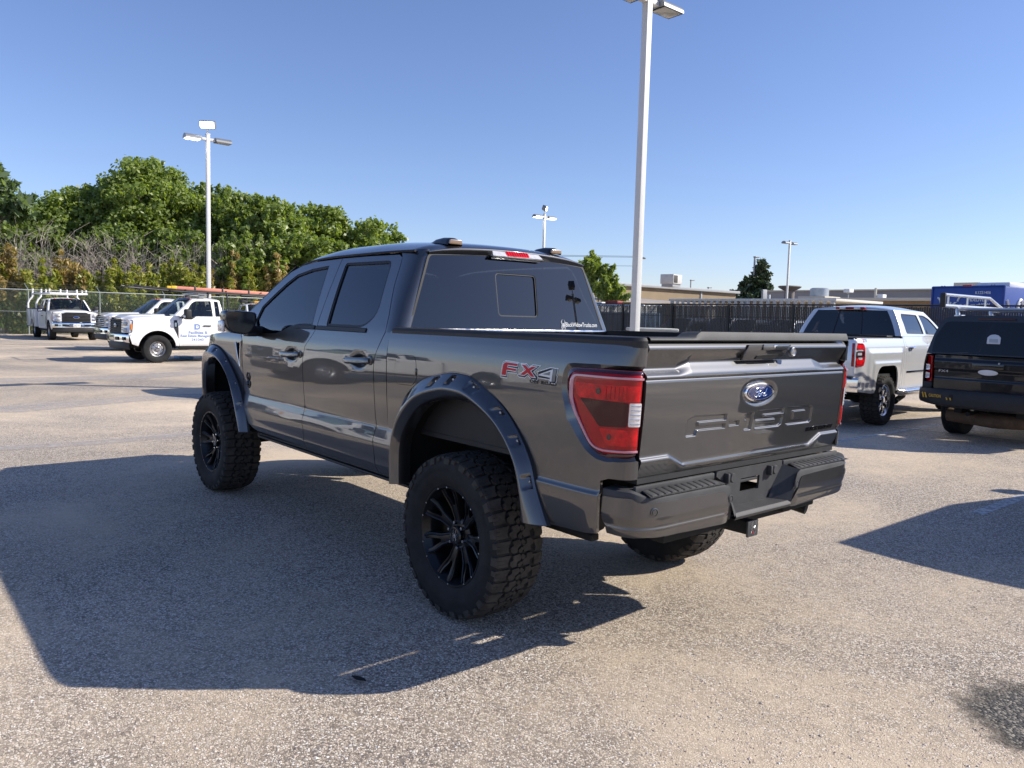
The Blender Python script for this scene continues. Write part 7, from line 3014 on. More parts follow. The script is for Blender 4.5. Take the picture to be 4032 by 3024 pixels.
for i in range(n):
    for s in (1, -1):
        ya = y0+8-i*sp+(H if s > 0 else 0)
        za, zb = 0.02, H
        A = Vector((0, ya, za))
        B = Vector((0, ya-s*H, zb))
        # clip to the fence ends
        lo, hi = y1+8, y0+8
        def clip(P, Q):
            if P.y > hi:
                t = (hi-Q.y)/(P.y-Q.y) if P.y != Q.y else 0
                P = Q+(P-Q)*t
            if P.y < lo:
                t = (lo-Q.y)/(P.y-Q.y) if P.y != Q.y else 0
                P = Q+(P-Q)*t
            return P
        if max(A.y, B.y) < lo or min(A.y, B.y) > hi:
            continue
        A, B = clip(A, B), clip(B, clip(A, B))
        o = len(wire.v)
        d = Vector((0, 1, s)).normalized()*r
        nx = 0.003*s
        wire.v += [(nx-r, A.y-d.y, A.z+d.z*0), (nx-r, A.y+d.y, A.z), (nx-r, B.y+d.y, B.z), (nx-r, B.y-d.y, B.z), (nx+r, A.y, A.z), (nx+r, B.y, B.z)]
        wire.f += [(o, o+1, o+2, o+3), (o, o+4, o+5, o+3), (o+1, o+4, o+5, o+2)]
        wire.mi += [0, 0, 0]
w_ = wire.build('wire_mesh', GALVD, fe, ang=None, fix=False)
w_['kind'] = 'stuff'

# ---- black slatted chain-link fence along y = -25.6
FY = -25.6
SLAT = mat('black_fence_slat', (0.020, 0.021, 0.023), rough=0.5, var=0.3, vscale=0.8)
fs = tagged('slatted_fence', (0, FY, 0), 0, 'black chain-link fence with privacy slats along the far right side', 'fence')
xa, xb = -14.0, 46.0
for z, r in ((2.43, 0.03), (1.9, 0.012), (0.06, 0.02)):
    m = MB().tube([(xa, 0, z), (xb, 0, z)], r, n=8)
    m.build('rail', SLAT, fs)
x = xa
k = 0
while x < xb:
    m = MB().tube([(x, 0.06, 0), (x, 0.06, 2.47)], 0.055, n=8)
    m.build('fence_post', SLAT, fs)
    x += 3.05
sl = MB()
r_ = random.Random(2)
x = xa
while x < xb:
    w = 0.030+r_.uniform(-0.003, 0.003)
    t = r_.uniform(-0.006, 0.006)
    dz = r_.uniform(-0.02, 0.03)
    sl.add([(x-w, t, 0.05), (x+w, t, 0.05), (x+w, t, 2.36+dz), (x-w, t, 2.36+dz), (x-w, t+0.008, 0.05), (x+w, t+0.008, 0.05), (x+w, t+0.008, 2.36+dz), (x-w, t+0.008, 2.36+dz)],
           [(0, 1, 2, 3), (7, 6, 5, 4), (0, 4, 5, 1), (3, 2, 6, 7), (0, 3, 7, 4), (1, 5, 6, 2)])
    x += 0.076
o = sl.build('slats', SLAT, fs, ang=None, fix=False)
o['kind'] = 'stuff'
lk = MB()
n = int((xb-xa+2.4)/0.15)
for i in range(n):
    for s in (1, -1):
        ax = xa+i*0.15-(2.4 if s > 0 else 0)
        bx = ax+2.4*s if s > 0 else ax-2.4
        p, q = Vector((ax, 0.012, 0.03)), Vector((bx, 0.012, 2.43))
        if p.x < xa-0.1 or p.x > xb or q.x < xa-0.1 or q.x > xb:
            continue
        o = len(lk.v)
        lk.v += [(p.x-0.006, 0.012, p.z), (p.x+0.006, 0.012, p.z), (q.x+0.006, 0.012, q.z), (q.x-0.006, 0.012, q.z)]
        lk.f += [(o, o+1, o+2, o+3)]
        lk.mi += [0]
o = lk.build('wire_mesh', SLAT, fs, ang=None, fix=False)
o['kind'] = 'stuff'

# ---- lot lights
POLE = mat('pale_grey_pole_paint', (0.60, 0.60, 0.58), rough=0.45, var=0.06, vscale=1.5)
HEAD = mat('grey_lamp_housing', (0.22, 0.23, 0.24), rough=0.4, metal=0.4)
LIT = mat('lit_lamp_panel', (0.9, 0.9, 0.9), rough=0.4, emit=(1.0, 0.99, 0.95), estr=6.0)
DIM = mat('unlit_lamp_panel', (0.40, 0.40, 0.37), rough=0.25, coat=0.4)


def shoebox(root, side, z, L=0.62, W=0.40, lit=False):
    """Curved-top lamp head on an arm, reaching out along y."""
    n = 12
    m = MB()
    a0 = 0.28
    prof = [(-W/2, 0.0)]+[(-W/2*cos(pi*i/n), 0.02+0.16*sin(pi*i/n)) for i in range(n+1)]+[(W/2, 0.0)]
    m.grid(lambda i, j: (prof[j][0], side*(a0+L*i/3), z+prof[j][1]), 3, len(prof)-1)
    o = len(m.v)
    for yy in (a0, a0+L):
        q = [(p_[0], side*yy, z+p_[1]) for p_ in prof]
        o = len(m.v)
        m.v += q
        m.f.append(tuple(o+i for i in range(len(q))))
        m.mi.append(0)
    h = m.build('lamp_head', HEAD, root, ang=40)
    m = MB().box(-W/2+0.03, W/2-0.03, min(side*(a0+0.05), side*(a0+L-0.05)), max(side*(a0+0.05), side*(a0+L-0.05)), z-0.012, z+0.004, 0.004)
    m.build('lamp_panel', LIT if lit else DIM, h)
    m = MB().box(-0.06, 0.06, min(side*0.03, side*(a0+0.02)), max(side*0.03, side*(a0+0.02)), z+0.02, z+0.12, 0.01)
    m.build('lamp_arm', POLE, root)


def lot_light(loc, H, label, lits=(False, False), flood=None, w=0.135, lit_flood=True, wob=0.0):
    R = tagged('light_pole', loc, wob, label, 'light pole')
    m = MB().box(-w/2, w/2, -w/2, w/2, 0.0, H, 0.012)
    m.build('pole', POLE, R)
    m = MB().box(-0.16, 0.16, -0.16, 0.16, 0.0, 0.05, 0.01)
    m.lathe([(0.30, -0.02), (0.30, 0.6), (0.27, 0.63), (0.0, 0.63)], 24, M=None, axis='z') if False else None
    m.build('base_plate', POLE, R)
    m = MB().box(-w/2-0.01, w/2+0.01, -w/2-0.01, w/2+0.01, H-0.02, H+0.01, 0.005)
    m.build('pole_cap', POLE, R)
    shoebox(R, 1, H-0.28, lit=lits[0])
    shoebox(R, -1, H-0.28, lit=lits[1])
    if flood is not None:
        M = Matrix.Translation((0, 0, H+0.36)) @ Matrix.Rotation(flood, 4, 'Z') @ Matrix.Rotation(radians(18), 4, 'Y')
        m = MB().box(-0.14, 0.12, -0.30, 0.30, -0.15, 0.15, 0.03, M=M)
        f_ = m.build('flood_lamp', HEAD, R)
        m = MB().box(0.115, 0.135, -0.26, 0.26, -0.12, 0.12, 0.01, M=M)
        m.build('flood_panel', LIT if lit_flood else DIM, f_)
        m = MB().tube([(0, 0, H), (0, 0, H+0.25)], 0.035, n=8)
        m.build('flood_stem', POLE, R)
    return R


lot_light((7.33, -8.90, 0), 8.18, 'tall pale lot light standing behind the bed of the grey pickup', w=0.15)
back = atan2(CAM_POS.y+7.5, CAM_POS.x-28.7)
lot_light((28.7, -7.55, 0), 8.55, 'lot light with a flood lamp on top, in front of the trees', (True, False), flood=back+radians(-12), w=0.14)
lot_light((34.2, -30.7, 0), 8.3, 'lot light with a flood lamp rising behind the roof of the grey pickup', (True, True), flood=back+radians(60))
lot_light((29.9, -52.8, 0), 8.2, 'two-armed lot light without a flood lamp above the right fence')
# the two whose reflections stand in the rear window
lot_light((-14.6, -20.4, 0), 8.1, 'lot light behind the camera, mirrored in the rear window', flood=radians(200), lit_flood=False)
# pale-topped cabinet behind the bed
cab_p = at(2557, 17.0)
R = tagged('utility_cabinet', (cab_p.x, cab_p.y, 0), radians(-40), 'low cabinet with a pale weathered slab top behind the pickup bed', 'cabinet')
m = MB().box(-0.35, 0.35, -0.42, 0.42, 0, 1.40, 0.01)
m.build('body', mat('cabinet_green', (0.10, 0.12, 0.10), rough=0.6), R)
m = MB().box(-0.45, 0.45, -0.50, 0.50, 1.405, 1.475, 0.025, 3)
m.build('slab_top', mat('weathered_concrete', (0.46, 0.46, 0.42), rough=0.9, var=0.25, vscale=5), R)


# ---- buildings
def brick(name, c1, c2, mortar, sc):
    m = bpy.data.materials.new(name)
    m.use_nodes = True
    nt = m.node_tree
    b = nt.nodes['Principled BSDF']
    b.inputs['Roughness'].default_value = 0.9
    tc = nd(nt, 'ShaderNodeTexCoord')
    mp = nd(nt, 'ShaderNodeMapping')
    mp.inputs['Rotation'].default_value = (pi/2, 0, pi/2) if 'y' in name[-2:] else (pi/2, 0, 0)
    br = nd(nt, 'ShaderNodeTexBrick', Scale=sc)
    br.inputs['Color1'].default_value = (*c1, 1)
    br.inputs['Color2'].default_value = (*c2, 1)
    br.inputs['Mortar'].default_value = (*mortar, 1)
    br.inputs['Mortar Size'].default_value = 0.012
    br.inputs['Brick Width'].default_value = 0.6
    br.inputs['Row Height'].default_value = 0.22
    nt.links.new(tc.outputs['Object'], mp.inputs['Vector'])
    nt.links.new(mp.outputs[0], br.inputs['Vector'])
    n = nd(nt, 'ShaderNodeTexNoise', Scale=0.6, Detail=5.0)
    nt.links.new(tc.outputs['Object'], n.inputs['Vector'])
    mx = nd(nt, 'ShaderNodeMix', data_type='RGBA', blend_type='MULTIPLY')
    mx.inputs['Factor'].default_value = 0.35
    nt.links.new(br.outputs['Color'], mx.inputs['A'])
    nt.links.new(n.outputs['Fac'], mx.inputs['B'])
    nt.links.new(mx.outputs['Result'], b.inputs['Base Color'])
    return m


TANB = brick('tan_brick_yz', (0.42, 0.245, 0.105), (0.33, 0.19, 0.08), (0.34, 0.26, 0.17), 1.0)
GREYW = mat('grey_stucco', (0.30, 0.29, 0.285), rough=0.9, var=0.06, vscale=0.4)
GREYD = mat('grey_flashing', (0.33, 0.34, 0.35), rough=0.5)
CREAM = mat('cream_coping', (0.60, 0.55, 0.45), rough=0.7)
METALW = mat('tan_metal_siding', (0.42, 0.37, 0.31), rough=0.6)
WINM = mat('dark_window', (0.02, 0.025, 0.03), rough=0.1)

TB = tagged('brick_building', (44.5, -58, 0), 0, 'long low tan brick building with a flat grey roof edge beyond the fence', 'building')
m = MB().box(0, 18, -9.5, 22, 0, 4.72)
m.build('wall', TANB, TB, ang=20)
m = MB().box(-0.35, 18.3, -9.8, 22.3, 4.722, 4.98, 0.03)
m.build('roof_edge', GREYD, TB)
for y in (16.5, 6.5, -3.5):
    m = MB().box(-0.09, -0.002, y-0.12, y+0.12, 3.2, 4.72, 0.01)
    m.build('downspout', GREYD, TB)
m = MB().box(-0.06, -0.004, 9.9, 10.7, 3.6, 4.4, 0.02)
w = m.build('window', GREYD, TB)
m = MB().box(-0.07, -0.061, 9.98, 10.62, 3.66, 4.34)
m.build('pane', WINM, w)
for (px, dep, w, h, d, nm, lab) in ((2625, 70.5, 1.7, 0.85, 1.3, 'rooftop_unit', 'boxy air handling unit on the tan brick roof'),):
    p = at(px, dep)
    R = tagged(nm, (p.x, p.y, 4.72), 0.2, lab, 'air unit')
    m = MB().box(-d/2, d/2, -w/2, w/2, 0.25, 0.25+h, 0.04)
    m.build('housing', mat('white_unit', (0.55, 0.54, 0.52), rough=0.6, var=0.1), R)
    m = MB().box(-d/2-0.02, -d/2, 0.05, w/2-0.08, 0.35, 0.15+h, 0.01)
    m.build('grille', mat('dark_louver', (0.06, 0.055, 0.05), rough=0.7), R)
    m = MB().box(-d/2+0.1, d/2-0.1, -w/2+0.1, w/2-0.1, 0.0, 0.25)
    m.build('curb', GREYD, R)
# metal shed roofs in front of it
p0, p1 = at(2520, 56), at(2760, 52)
SH = tagged('metal_shed', (31.5, -38.5, 0), 0, 'tan ribbed metal shed in front of the brick building', 'shed')
m = MB()
m.box(-1.5, 7.5, -5.0, 5.0, 0, 2.75)
m.build('wall', METALW, SH, ang=20)
for k in range(22):
    m = MB().box(-1.53, -1.50, -4.9+0.45*k-0.03, -4.9+0.45*k+0.03, 0.02, 2.74)
    m.build('siding_rib', METALW, SH)
for k in range(18):
    m = MB().box(-1.4+0.5*k-0.03, -1.4+0.5*k+0.03, 5.0, 5.03, 0.02, 2.74)
    m.build('siding_rib', METALW, SH)
m = MB()
m.add([(-1.7, -5.2, 2.76), (-1.7, 5.2, 2.76), (7.7, 5.2, 3.35), (7.7, -5.2, 3.35), (-1.7, -5.2, 2.90), (-1.7, 5.2, 2.90), (7.7, 5.2, 3.49), (7.7, -5.2, 3.49)], [(3, 2, 1, 0), (4, 5, 6, 7), (0, 1, 5, 4), (1, 2, 6, 5), (2, 3, 7, 6), (3, 0, 4, 7)])
m.build('roof', mat('grey_tan_roof', (0.36, 0.32, 0.28), rough=0.6), SH, ang=20)
CP = tagged('carport', (20.5, -40.5, 0), 0, 'long white-edged metal canopy behind the slatted fence', 'carport')
m = MB()
m.box(-2.5, 9.0, -2.8, 2.8, 2.98, 3.12, 0.01)
m.build('roof', mat('white_fascia', (0.66, 0.64, 0.58), rough=0.5), CP)
for k in range(26):
    x = -2.3+0.44*k
    m = MB().box(x-0.11, x+0.11, 2.80, 2.83, 0.4, 2.97)
    m.build('siding_panel', mat('pale_siding', (0.55, 0.52, 0.46), rough=0.6), CP)
for x in (-2.3, 3.2, 8.8):
    m = MB().box(x-0.08, x+0.08, 2.6, 2.76, 0, 2.98)
    m.build('post', GREYD, CP)
m = MB().box(-2.4, 8.9, -2.7, -2.6, 0, 2.85)
m.build('back_wall', METALW, CP)

GB = tagged('grey_building', (38, -96, 0), 0, 'wide grey stucco building with stepped parapets in the right background', 'building')
m = MB()
m.box(-90, 16, -20, 8, 0, 5.85)
m.build('wall', GREYW, GB, ang=20)
for (a, b_, z) in ((-90, -26, 6.9), (-26, -8, 6.35)):
    m = MB().box(a, b_, -19, 8.15, 5.86, z)
    m.build('parapet', GREYW, GB, ang=20)
    m = MB().box(a-0.1, b_+0.1, -19.1, 8.3, z+0.002, z+0.16)
    m.build('coping', CREAM, GB, ang=20)
m = MB().box(-8.0, 16.2, -19, 8.25, 5.862, 6.02)
m.build('coping', CREAM, GB, ang=20)
for x in (-8.5, -20.0, -31.0):
    m = MB().box(x-1.3, x+1.3, 8.16, 8.34, 5.5, 6.62)
    m.build('pilaster_cap', CREAM, GB, ang=20)
m = MB().box(-20.2, -17.6, 8.18, 8.30, 0.5, 5.45)
m.build('stone_panel', mat('brown_stone', (0.20, 0.17, 0.14), rough=0.9, var=0.2, vscale=2), GB, ang=20)
for (x, z, w, h) in ((-11.3, 4.1, 0.7, 0.9), (-28.2, 3.6, 1.5, 1.7), (-35, 4.0, 1.0, 1.2), (8.5, 4.1, 0.8, 1.4)):
    m = MB().box(x-w/2-0.15, x+w/2+0.15, 8.0, 8.08, z+h+0.05, z+h+0.25, 0.02)
    wn_ = m.build('window', GREYD, GB)
    m = MB().box(x-w/2, x+w/2, 8.0, 8.06, z, z+h)
    m.build('pane', WINM, wn_)
TB2 = tagged('low_brick_building', (25.5, -61, 0), radians(4), 'low tan brick building with cream coping right behind the silver pickup', 'building')
m = MB().box(-14, 2.6, -9, 7.5, 0, 3.52)
m.build('wall', brick('tan_brick_xz', (0.46, 0.29, 0.14), (0.38, 0.23, 0.11), (0.40, 0.32, 0.22), 1.0), TB2, ang=20)
m = MB().box(-14.2, 2.8, -9.2, 7.7, 3.522, 3.74, 0.02)
m.build('coping', CREAM, TB2)
TB3 = tagged('dark_brick_wing', (33.0, -63, 0), 0, 'shaded brown flat-roofed wing between the two brick buildings', 'building')
m = MB().box(-7, 4.5, -6, 4, 0, 3.50)
m.build('wall', mat('brown_wall', (0.22, 0.15, 0.09), rough=0.9, var=0.15), TB3, ang=20)
m = MB().box(-7.1, 4.6, -6.1, 4.2, 3.502, 3.68)
m.build('roof_edge', mat('dark_roof_edge', (0.10, 0.09, 0.08), rough=0.8), TB3, ang=20)
# rooftop bits
def roofbit(px, dep, z, lab, kind):
    p = at(px, dep)
    R = tagged(kind, (p.x, p.y, z), 0, lab, 'roof vent')
    return R


R = roofbit(3205, 66, 3.68, 'pale metal drum cooler on the brown roof behind the silver pickup', 'roof_cooler')
m = MB().lathe([(0.75, 0.40), (0.75, 1.0), (0.6, 1.08), (0.0, 1.10)], 24, axis='z')
m.build('drum', mat('pale_metal', (0.42, 0.45, 0.48), rough=0.4, metal=0.5), R)
m = MB().box(-1.2, 1.2, -1.3, 1.3, 0.02, 0.36, 0.03)
m.build('plinth', CREAM, R)
R = roofbit(3088, 72, 3.8, 'flat-hooded exhaust fan on the roof beside the far two-armed light', 'exhaust_fan')
m = MB().lathe([(0.45, 0.0), (0.45, 0.9), (0.9, 1.15), (1.05, 1.28), (0.95, 1.36), (0.0, 1.42)], 24, axis='z')
m.build('hood', mat('fan_brown', (0.20, 0.17, 0.15), rough=0.6), R)
R = roofbit(2990, 76, 4.0, 'small bright vent box at the end of the tan roof', 'roof_hatch')
m = MB().box(-0.1, 0.1, -0.35, 0.35, -0.4, 0.95, 0.02)
m.build('frame', GREYD, R)
m = MB().tube([(0.3, -1.2, -0.4), (0.3, -1.2, 0.5)], 0.22, n=12)
m.build('stack', mat('pale_stack', (0.55, 0.57, 0.58), rough=0.5), R)
R = roofbit(3318, 60, 3.74, 'white flood lamp on a bent conduit at the corner of the low brick roof', 'roof_lamp')
m = MB().tube([(0, 0, 0), (0, 0, 0.35), (0.1, 0.2, 0.5)], 0.05, n=6)
m.build('conduit', GREYD, R)
m = MB().box(-0.25, 0.25, -0.35, 0.35, 0.45, 0.72, 0.05)
m.build('lamp', LETTER_W, R)
R = roofbit(3424, 63, 3.74, 'slim white vent pipe standing on the low brick roof', 'vent_pipe')
m = MB().tube([(0, 0, 0), (0, 0, 1.0)], 0.10, n=8)
m.build('pipe', CREAM, R)
R = roofbit(3448, 63, 3.74, 'small white box on the low brick roof near the vent pipe', 'roof_box')
m = MB().box(-0.25, 0.25, -0.32, 0.32, 0, 0.5, 0.02)
m.build('box', LETTER_W, R)
# thin far lamp posts
k = 0
for px, dep, h in ((2702, 150, 9.5), (2714, 170, 7.5), (2771, 150, 8.2), (2828, 170, 6.6), (2946, 112, 11.0), (3034, 160, 6.5), (3178, 170, 7.0), (2428, 130, 7.0)):
    p = at(px, dep)
    R = tagged('far_lamp_post', (p.x, p.y, 0), 0, 'thin far lamp post, %s from the left above the rooflines' % ordinal(k), 'lamp post', 'far lamp posts')
    m = MB().tube([(0, 0, 0), (0, 0, h)], 0.13, n=6)
    m.build('post', GREYD, R)
    m = MB().box(-0.2, 0.2, -0.9, 0.1, h, h+0.18, 0.02)
    m.build('lamp_head', HEAD, R)
    k += 1
# utility pole with wires
p = at(2497, 95)
U = tagged('utility_pole', (p.x, p.y, 0), 0, 'distant utility pole with sagging wires beside the tan roof', 'utility pole')
WOOD = mat('pole_wood', (0.10, 0.075, 0.055), rough=0.9)
m = MB().tube([(0, 0, 0), (0, 0, 10.0)], 0.16, n=8)
m.build('pole', WOOD, U)
m = MB().box(-0.08, 0.08, -1.1, 1.1, 9.1, 9.25)
m.build('cross_arm', WOOD, U)
for y, z in ((-1.0, 9.3), (1.0, 9.3), (0, 8.2)):
    m = MB().tube([(0, y, z), (8, 22+y, z-0.9), (16, 44+y, z-0.6), (30, 80+y, z)], 0.02, n=4)
    m.build('wire', GASKET, U)

# ---- blue delivery truck
K0 = Vector((9.36, -28.49, 0))
K1 = Vector((6.78, -28.15, 0))
BT = tagged('delivery_truck', ((K0.x+K1.x)/2, (K0.y+K1.y)/2, 0), radians(-90)+atan2(K1.y-K0.y, -(K1.x-K0.x))*-1.0, 'blue box delivery truck with white lettering behind the slatted fence', 'truck')
BW = (K1-K0).length/2
ang = atan2(K0.y-K1.y, K0.x-K1.x)           # direction of the rear face, pointing to the image's left
BT.rotation_euler = (0, 0, ang-pi/2)           # +y local = image left, +x local = away from us
m = MB().box(0.0, 6.2, -BW, BW, 0.95, 3.20, 0.03)
bx = m.build('box', BLUEP, BT, ang=30)
m = MB()
for y in (-BW, BW):
    m.tube([(-0.01, y, 0.95), (-0.01, y, 3.22)], 0.035, n=8)
m.tube([(-0.01, -BW, 3.21), (-0.01, BW, 3.21)], 0.035, n=8)
m.build('box_frame', BLUEP, bx)
bm_ = lambda y0, z0: (lambda u, v, d: (-0.012, y0-u, z0+v))
sm_ = lambda x0, z0: (lambda u, v, d: (x0+u, -BW-0.012, z0+v))
lettering('box_lettering', 'K1221406', bm_(-0.30, 2.93), LETTER_W, bx, width=0.54, height=0.105, bold=0.02)
lettering('box_lettering', 'DELIVERY', bm_(-0.16, 2.66), LETTER_W, bx, width=0.66, height=0.115, bold=0.03)
lettering('box_lettering', 'NOW', bm_(-0.45, 2.48), LETTER_W, bx, width=0.40, height=0.12, bold=0.03)
lettering('box_lettering', 'Kroger', bm_(0.62, 2.28), LETTER_W, bx, width=1.35, height=0.36, bold=0.03)
m = MB()
cart = spline([(1.08, 2.80), (1.02, 2.78), (0.97, 2.68), (0.93, 2.52), (0.86, 2.40), (0.78, 2.30)], 20)
m.tube([(-0.012, y, z) for y, z in cart], 0.035, n=6, sx=1.0)
m.tube([(-0.012, 0.08+0.24*cos(pi*i/14), 2.66+0.22*sin(pi*i/14)) for i in range(15)], 0.035, n=6)
m.build('box_mark', LETTER_W, bx)
lettering('box_lettering', 'Kroger', sm_(0.95, 2.28), LETTER_W, bx, width=1.5, height=0.36, bold=0.03)
m = MB()
m.tube([(0.20+0.10*sin(i*0.35), -BW-0.012, 2.72-0.06*i) for i in range(10)], 0.06, n=6)
m.tube([(0.95+0.26*(1-cos(pi*i/14))*0.9, -BW-0.012, 2.30+0.45*sin(pi*i/14)) for i in range(15)], 0.06, n=6)
m.build('box_mark', LETTER_W, bx)
for y in (-0.95, -0.85, 0.85, 0.95):
    m = MB().box(-0.03, 0.02, y-0.02, y+0.02, 3.235, 3.26, 0.004)
    m.build('marker_lamp', VINYL_BLK, bx)
m = MB().box(-0.05, 0.06, -0.16, 0.16, 3.21, 3.275, 0.01)
m.build('marker_bar', LENS_RED, bx)
m = MB().box(1.2, 2.4, -0.9, 0.3, 3.20, 3.42, 0.05)
m.build('cooling_unit', LETTER_W, bx)
m = MB().box(6.3, 8.3, -1.0, 1.0, 0.55, 2.35, 0.15, 3)
m.build('cab', WHITEP, BT)
m = MB().box(-0.1, 8.0, -0.5, 0.5, 0.55, 0.92)
m.build('chassis', DARK, BT)
for (x, r) in ((1.6, False), (1.6, True), (7.4, False), (7.4, True)):
    add_wheel(BT, STW, STEELW_M, (x, -(BW-0.2) if r else BW-0.2, 0.41), r, 0, 0.3)

# ---- vehicles behind the slatted fence
WCAR = mat('white_car_paint', (0.70, 0.70, 0.69), rough=0.3, coat=0.8)
for px, dep, rz, paint, lab, L_, H_ in ((2740, 42.5, 92, BLACKP, 'black car behind the slatted fence, above the left half of the tailgate', 4.7, 1.85),
                                        (2905, 42.0, 90, WCAR, 'white car with dark windows behind the slatted fence', 4.7, 1.90),
                                        (3000, 41.0, 88, BLACKP, 'black car between the two pale cars behind the slatted fence', 4.8, 1.85),
                                        (3140, 40.0, 90, SILVERP, 'silver car behind the slatted fence left of the silver pickup', 4.7, 1.88),
                                        (2600, 43.5, 92, mat('dark_red_paint', (0.10, 0.015, 0.012), rough=0.3, coat=0.8), 'low dark red car behind the slatted fence beside the tall lot light', 4.5, 1.50)):
    p = at(px, dep)
    suv('parked_car', (p.x, p.y, 0), radians(rz), lab, paint, L=L_, H=H_)
suv('parked_car', (10.9, -3.4, 0), radians(-90), 'dark car hidden by the grey pickup, known by its shadow ahead of the front wheel', mat('dark_blue_paint', (0.02, 0.025, 0.04), rough=0.3, coat=0.7), L=4.6, H=1.72)
p = at(2385, 42.0)
R = tagged('equipment_trailer', (p.x+0.4, p.y-1.0, 0), 0, 'equipment trailer with red and amber gear on top behind the slatted fence', 'trailer')
m = MB().box(-2.4, 2.4, -1.0, 1.0, 0.55, 2.05, 0.05)
m.build('body', mat('trailer_blue', (0.10, 0.20, 0.34), rough=0.5, var=0.2), R)
for k in range(6):
    m = MB().box(-2.2+0.75*k, -2.15+0.75*k, 1.0, 1.03, 0.6, 2.0)
    m.build('body_rib', mat('trailer_brown', (0.30, 0.20, 0.10), rough=0.6), R)
for s in (-0.7, 0.7):
    m = MB().tube([(-2.6, s, 2.42), (1.5, s, 2.42)], 0.05, n=8)
    m.build('rack_rail', RW, R)
for x in (-2.2, -0.4, 1.2):
    m = MB().box(x-0.04, x+0.04, -0.75, 0.75, 2.05, 2.45)
    m.build('rack_post', RW, R)
m = MB().box(-0.75, 0.15, 0.2, 0.7, 2.48, 2.66, 0.03)
m.build('red_crate', mat('red_crate', (0.25, 0.02, 0.02), rough=0.5), R)
m = MB().box(-1.75, -1.0, 0.1, 0.6, 2.46, 2.60, 0.03)
m.build('amber_crate', mat('amber_crate', (0.42, 0.20, 0.02), rough=0.5), R)
m = MB().box(0.4, 1.6, 0.1, 0.7, 2.48, 2.60, 0.03)
m.build('white_crate', LETTER_W, R)
for s in (-0.9, 0.9):
    m = MB().lathe([(0.0, -0.1), (0.34, -0.1), (0.36, 0.0), (0.34, 0.1), (0.0, 0.1)], 20, M=Matrix.Translation((0, s, 0.36)))
    m.build('wheel', RUBBER, R)
# a dark leaf on the lot
m = MB()
m.grid(lambda i, j: (-0.035+0.07*i/6, (0.016*sin(pi*i/6)+0.002)*(-1+j), 0.006+0.010*(i/6)**2+0.006*abs(-1+j)), 6, 2)
o = m.build('fallen_leaf', mat('dead_leaf', (0.02, 0.018, 0.016), rough=0.8), None)
o.location = (-0.37, 1.72, 0)
o.rotation_euler = (0, 0, 0.6)
setprops(o, 'small dark curled leaf lying in the shadow of the grey pickup', 'leaf')
# ------------------------------------------------------------------ trees and scrub
import numpy as np


def leaf_mat(name, cols, trans=0.35, rough=0.42):
    m = bpy.data.materials.new(name)
    m.use_nodes = True
    nt = m.node_tree
    b = nt.nodes['Principled BSDF']
    out = nt.nodes['Material Output']
    b.inputs['Roughness'].default_value = rough
    b.inputs['Specular IOR Level'].default_value = 0.5
    ge = nd(nt, 'ShaderNodeNewGeometry')
    cr = nd(nt, 'ShaderNodeValToRGB')
    e = cr.color_ramp.elements
    e[0].color = (*cols[0], 1)
    e[1].color = (*cols[-1], 1)
    for i, c in enumerate(cols[1:-1]):
        q = e.new((i+1)/(len(cols)-1))
        q.color = (*c, 1)
    nt.links.new(ge.outputs['Random Per Island'], cr.inputs[0])
    nt.links.new(cr.outputs[0], b.inputs['Base Color'])
    tr = nd(nt, 'ShaderNodeBsdfTranslucent')
    hs = nd(nt, 'ShaderNodeMix', data_type='RGBA', blend_type='MULTIPLY')
    hs.inputs['Factor'].default_value = 1.0
    hs.inputs['B'].default_value = (1.5, 1.6, 0.5, 1)
    nt.links.new(cr.outputs[0], hs.inputs['A'])
    nt.links.new(hs.outputs['Result'], tr.inputs['Color'])
    mx = nd(nt, 'ShaderNodeMixShader')
    mx.inputs[0].default_value = trans
    nt.links.new(b.outputs[0], mx.inputs[1])
    nt.links.new(tr.outputs[0], mx.inputs[2])
    nt.links.new(mx.outputs[0], out.inputs['Surface'])
    return m


def leaf_cloud(rng, centers, radii, n, size, up=0.3, shell=0.55, long=1.6, droop=0.0):
    """Leaf-sized diamond faces spread through ellipsoid clumps (denser near their skins)."""
    centers = np.array(centers, float)
    radii = np.array(radii, float)
    w = radii.prod(axis=1)**0.67
    idx = rng.choice(len(centers), n, p=w/w.sum())
    d = rng.normal(size=(n, 3))
    d /= np.linalg.norm(d, axis=1, keepdims=True)
    r = shell+(1-shell)*rng.random(n)
    r = np.where(rng.random(n) < 0.2, rng.random(n)**0.5, r)
    pos = centers[idx]+d*radii[idx]*r[:, None]*(1+0.20*rng.normal(size=(n, 1)))
    nrm = d*0.7+rng.normal(size=(n, 3))*0.6
    nrm[:, 2] += up
    nrm /= np.linalg.norm(nrm, axis=1, keepdims=True)
    a = rng.normal(size=(n, 3))
    a[:, 2] -= droop
    a -= nrm*(a*nrm).sum(1, keepdims=True)
    a /= np.linalg.norm(a, axis=1, keepdims=True)
    b = np.cross(nrm, a)
    s = size*(0.6+0.8*rng.random(n))[:, None]
    v = np.empty((n, 4, 3))
    v[:, 0] = pos-a*s*long*0.5
    v[:, 1] = pos-b*s*0.5+nrm*s*0.12
    v[:, 2] = pos+a*s*long*0.5
    v[:, 3] = pos+b*s*0.5+nrm*s*0.12
    return v.reshape(-1, 3)


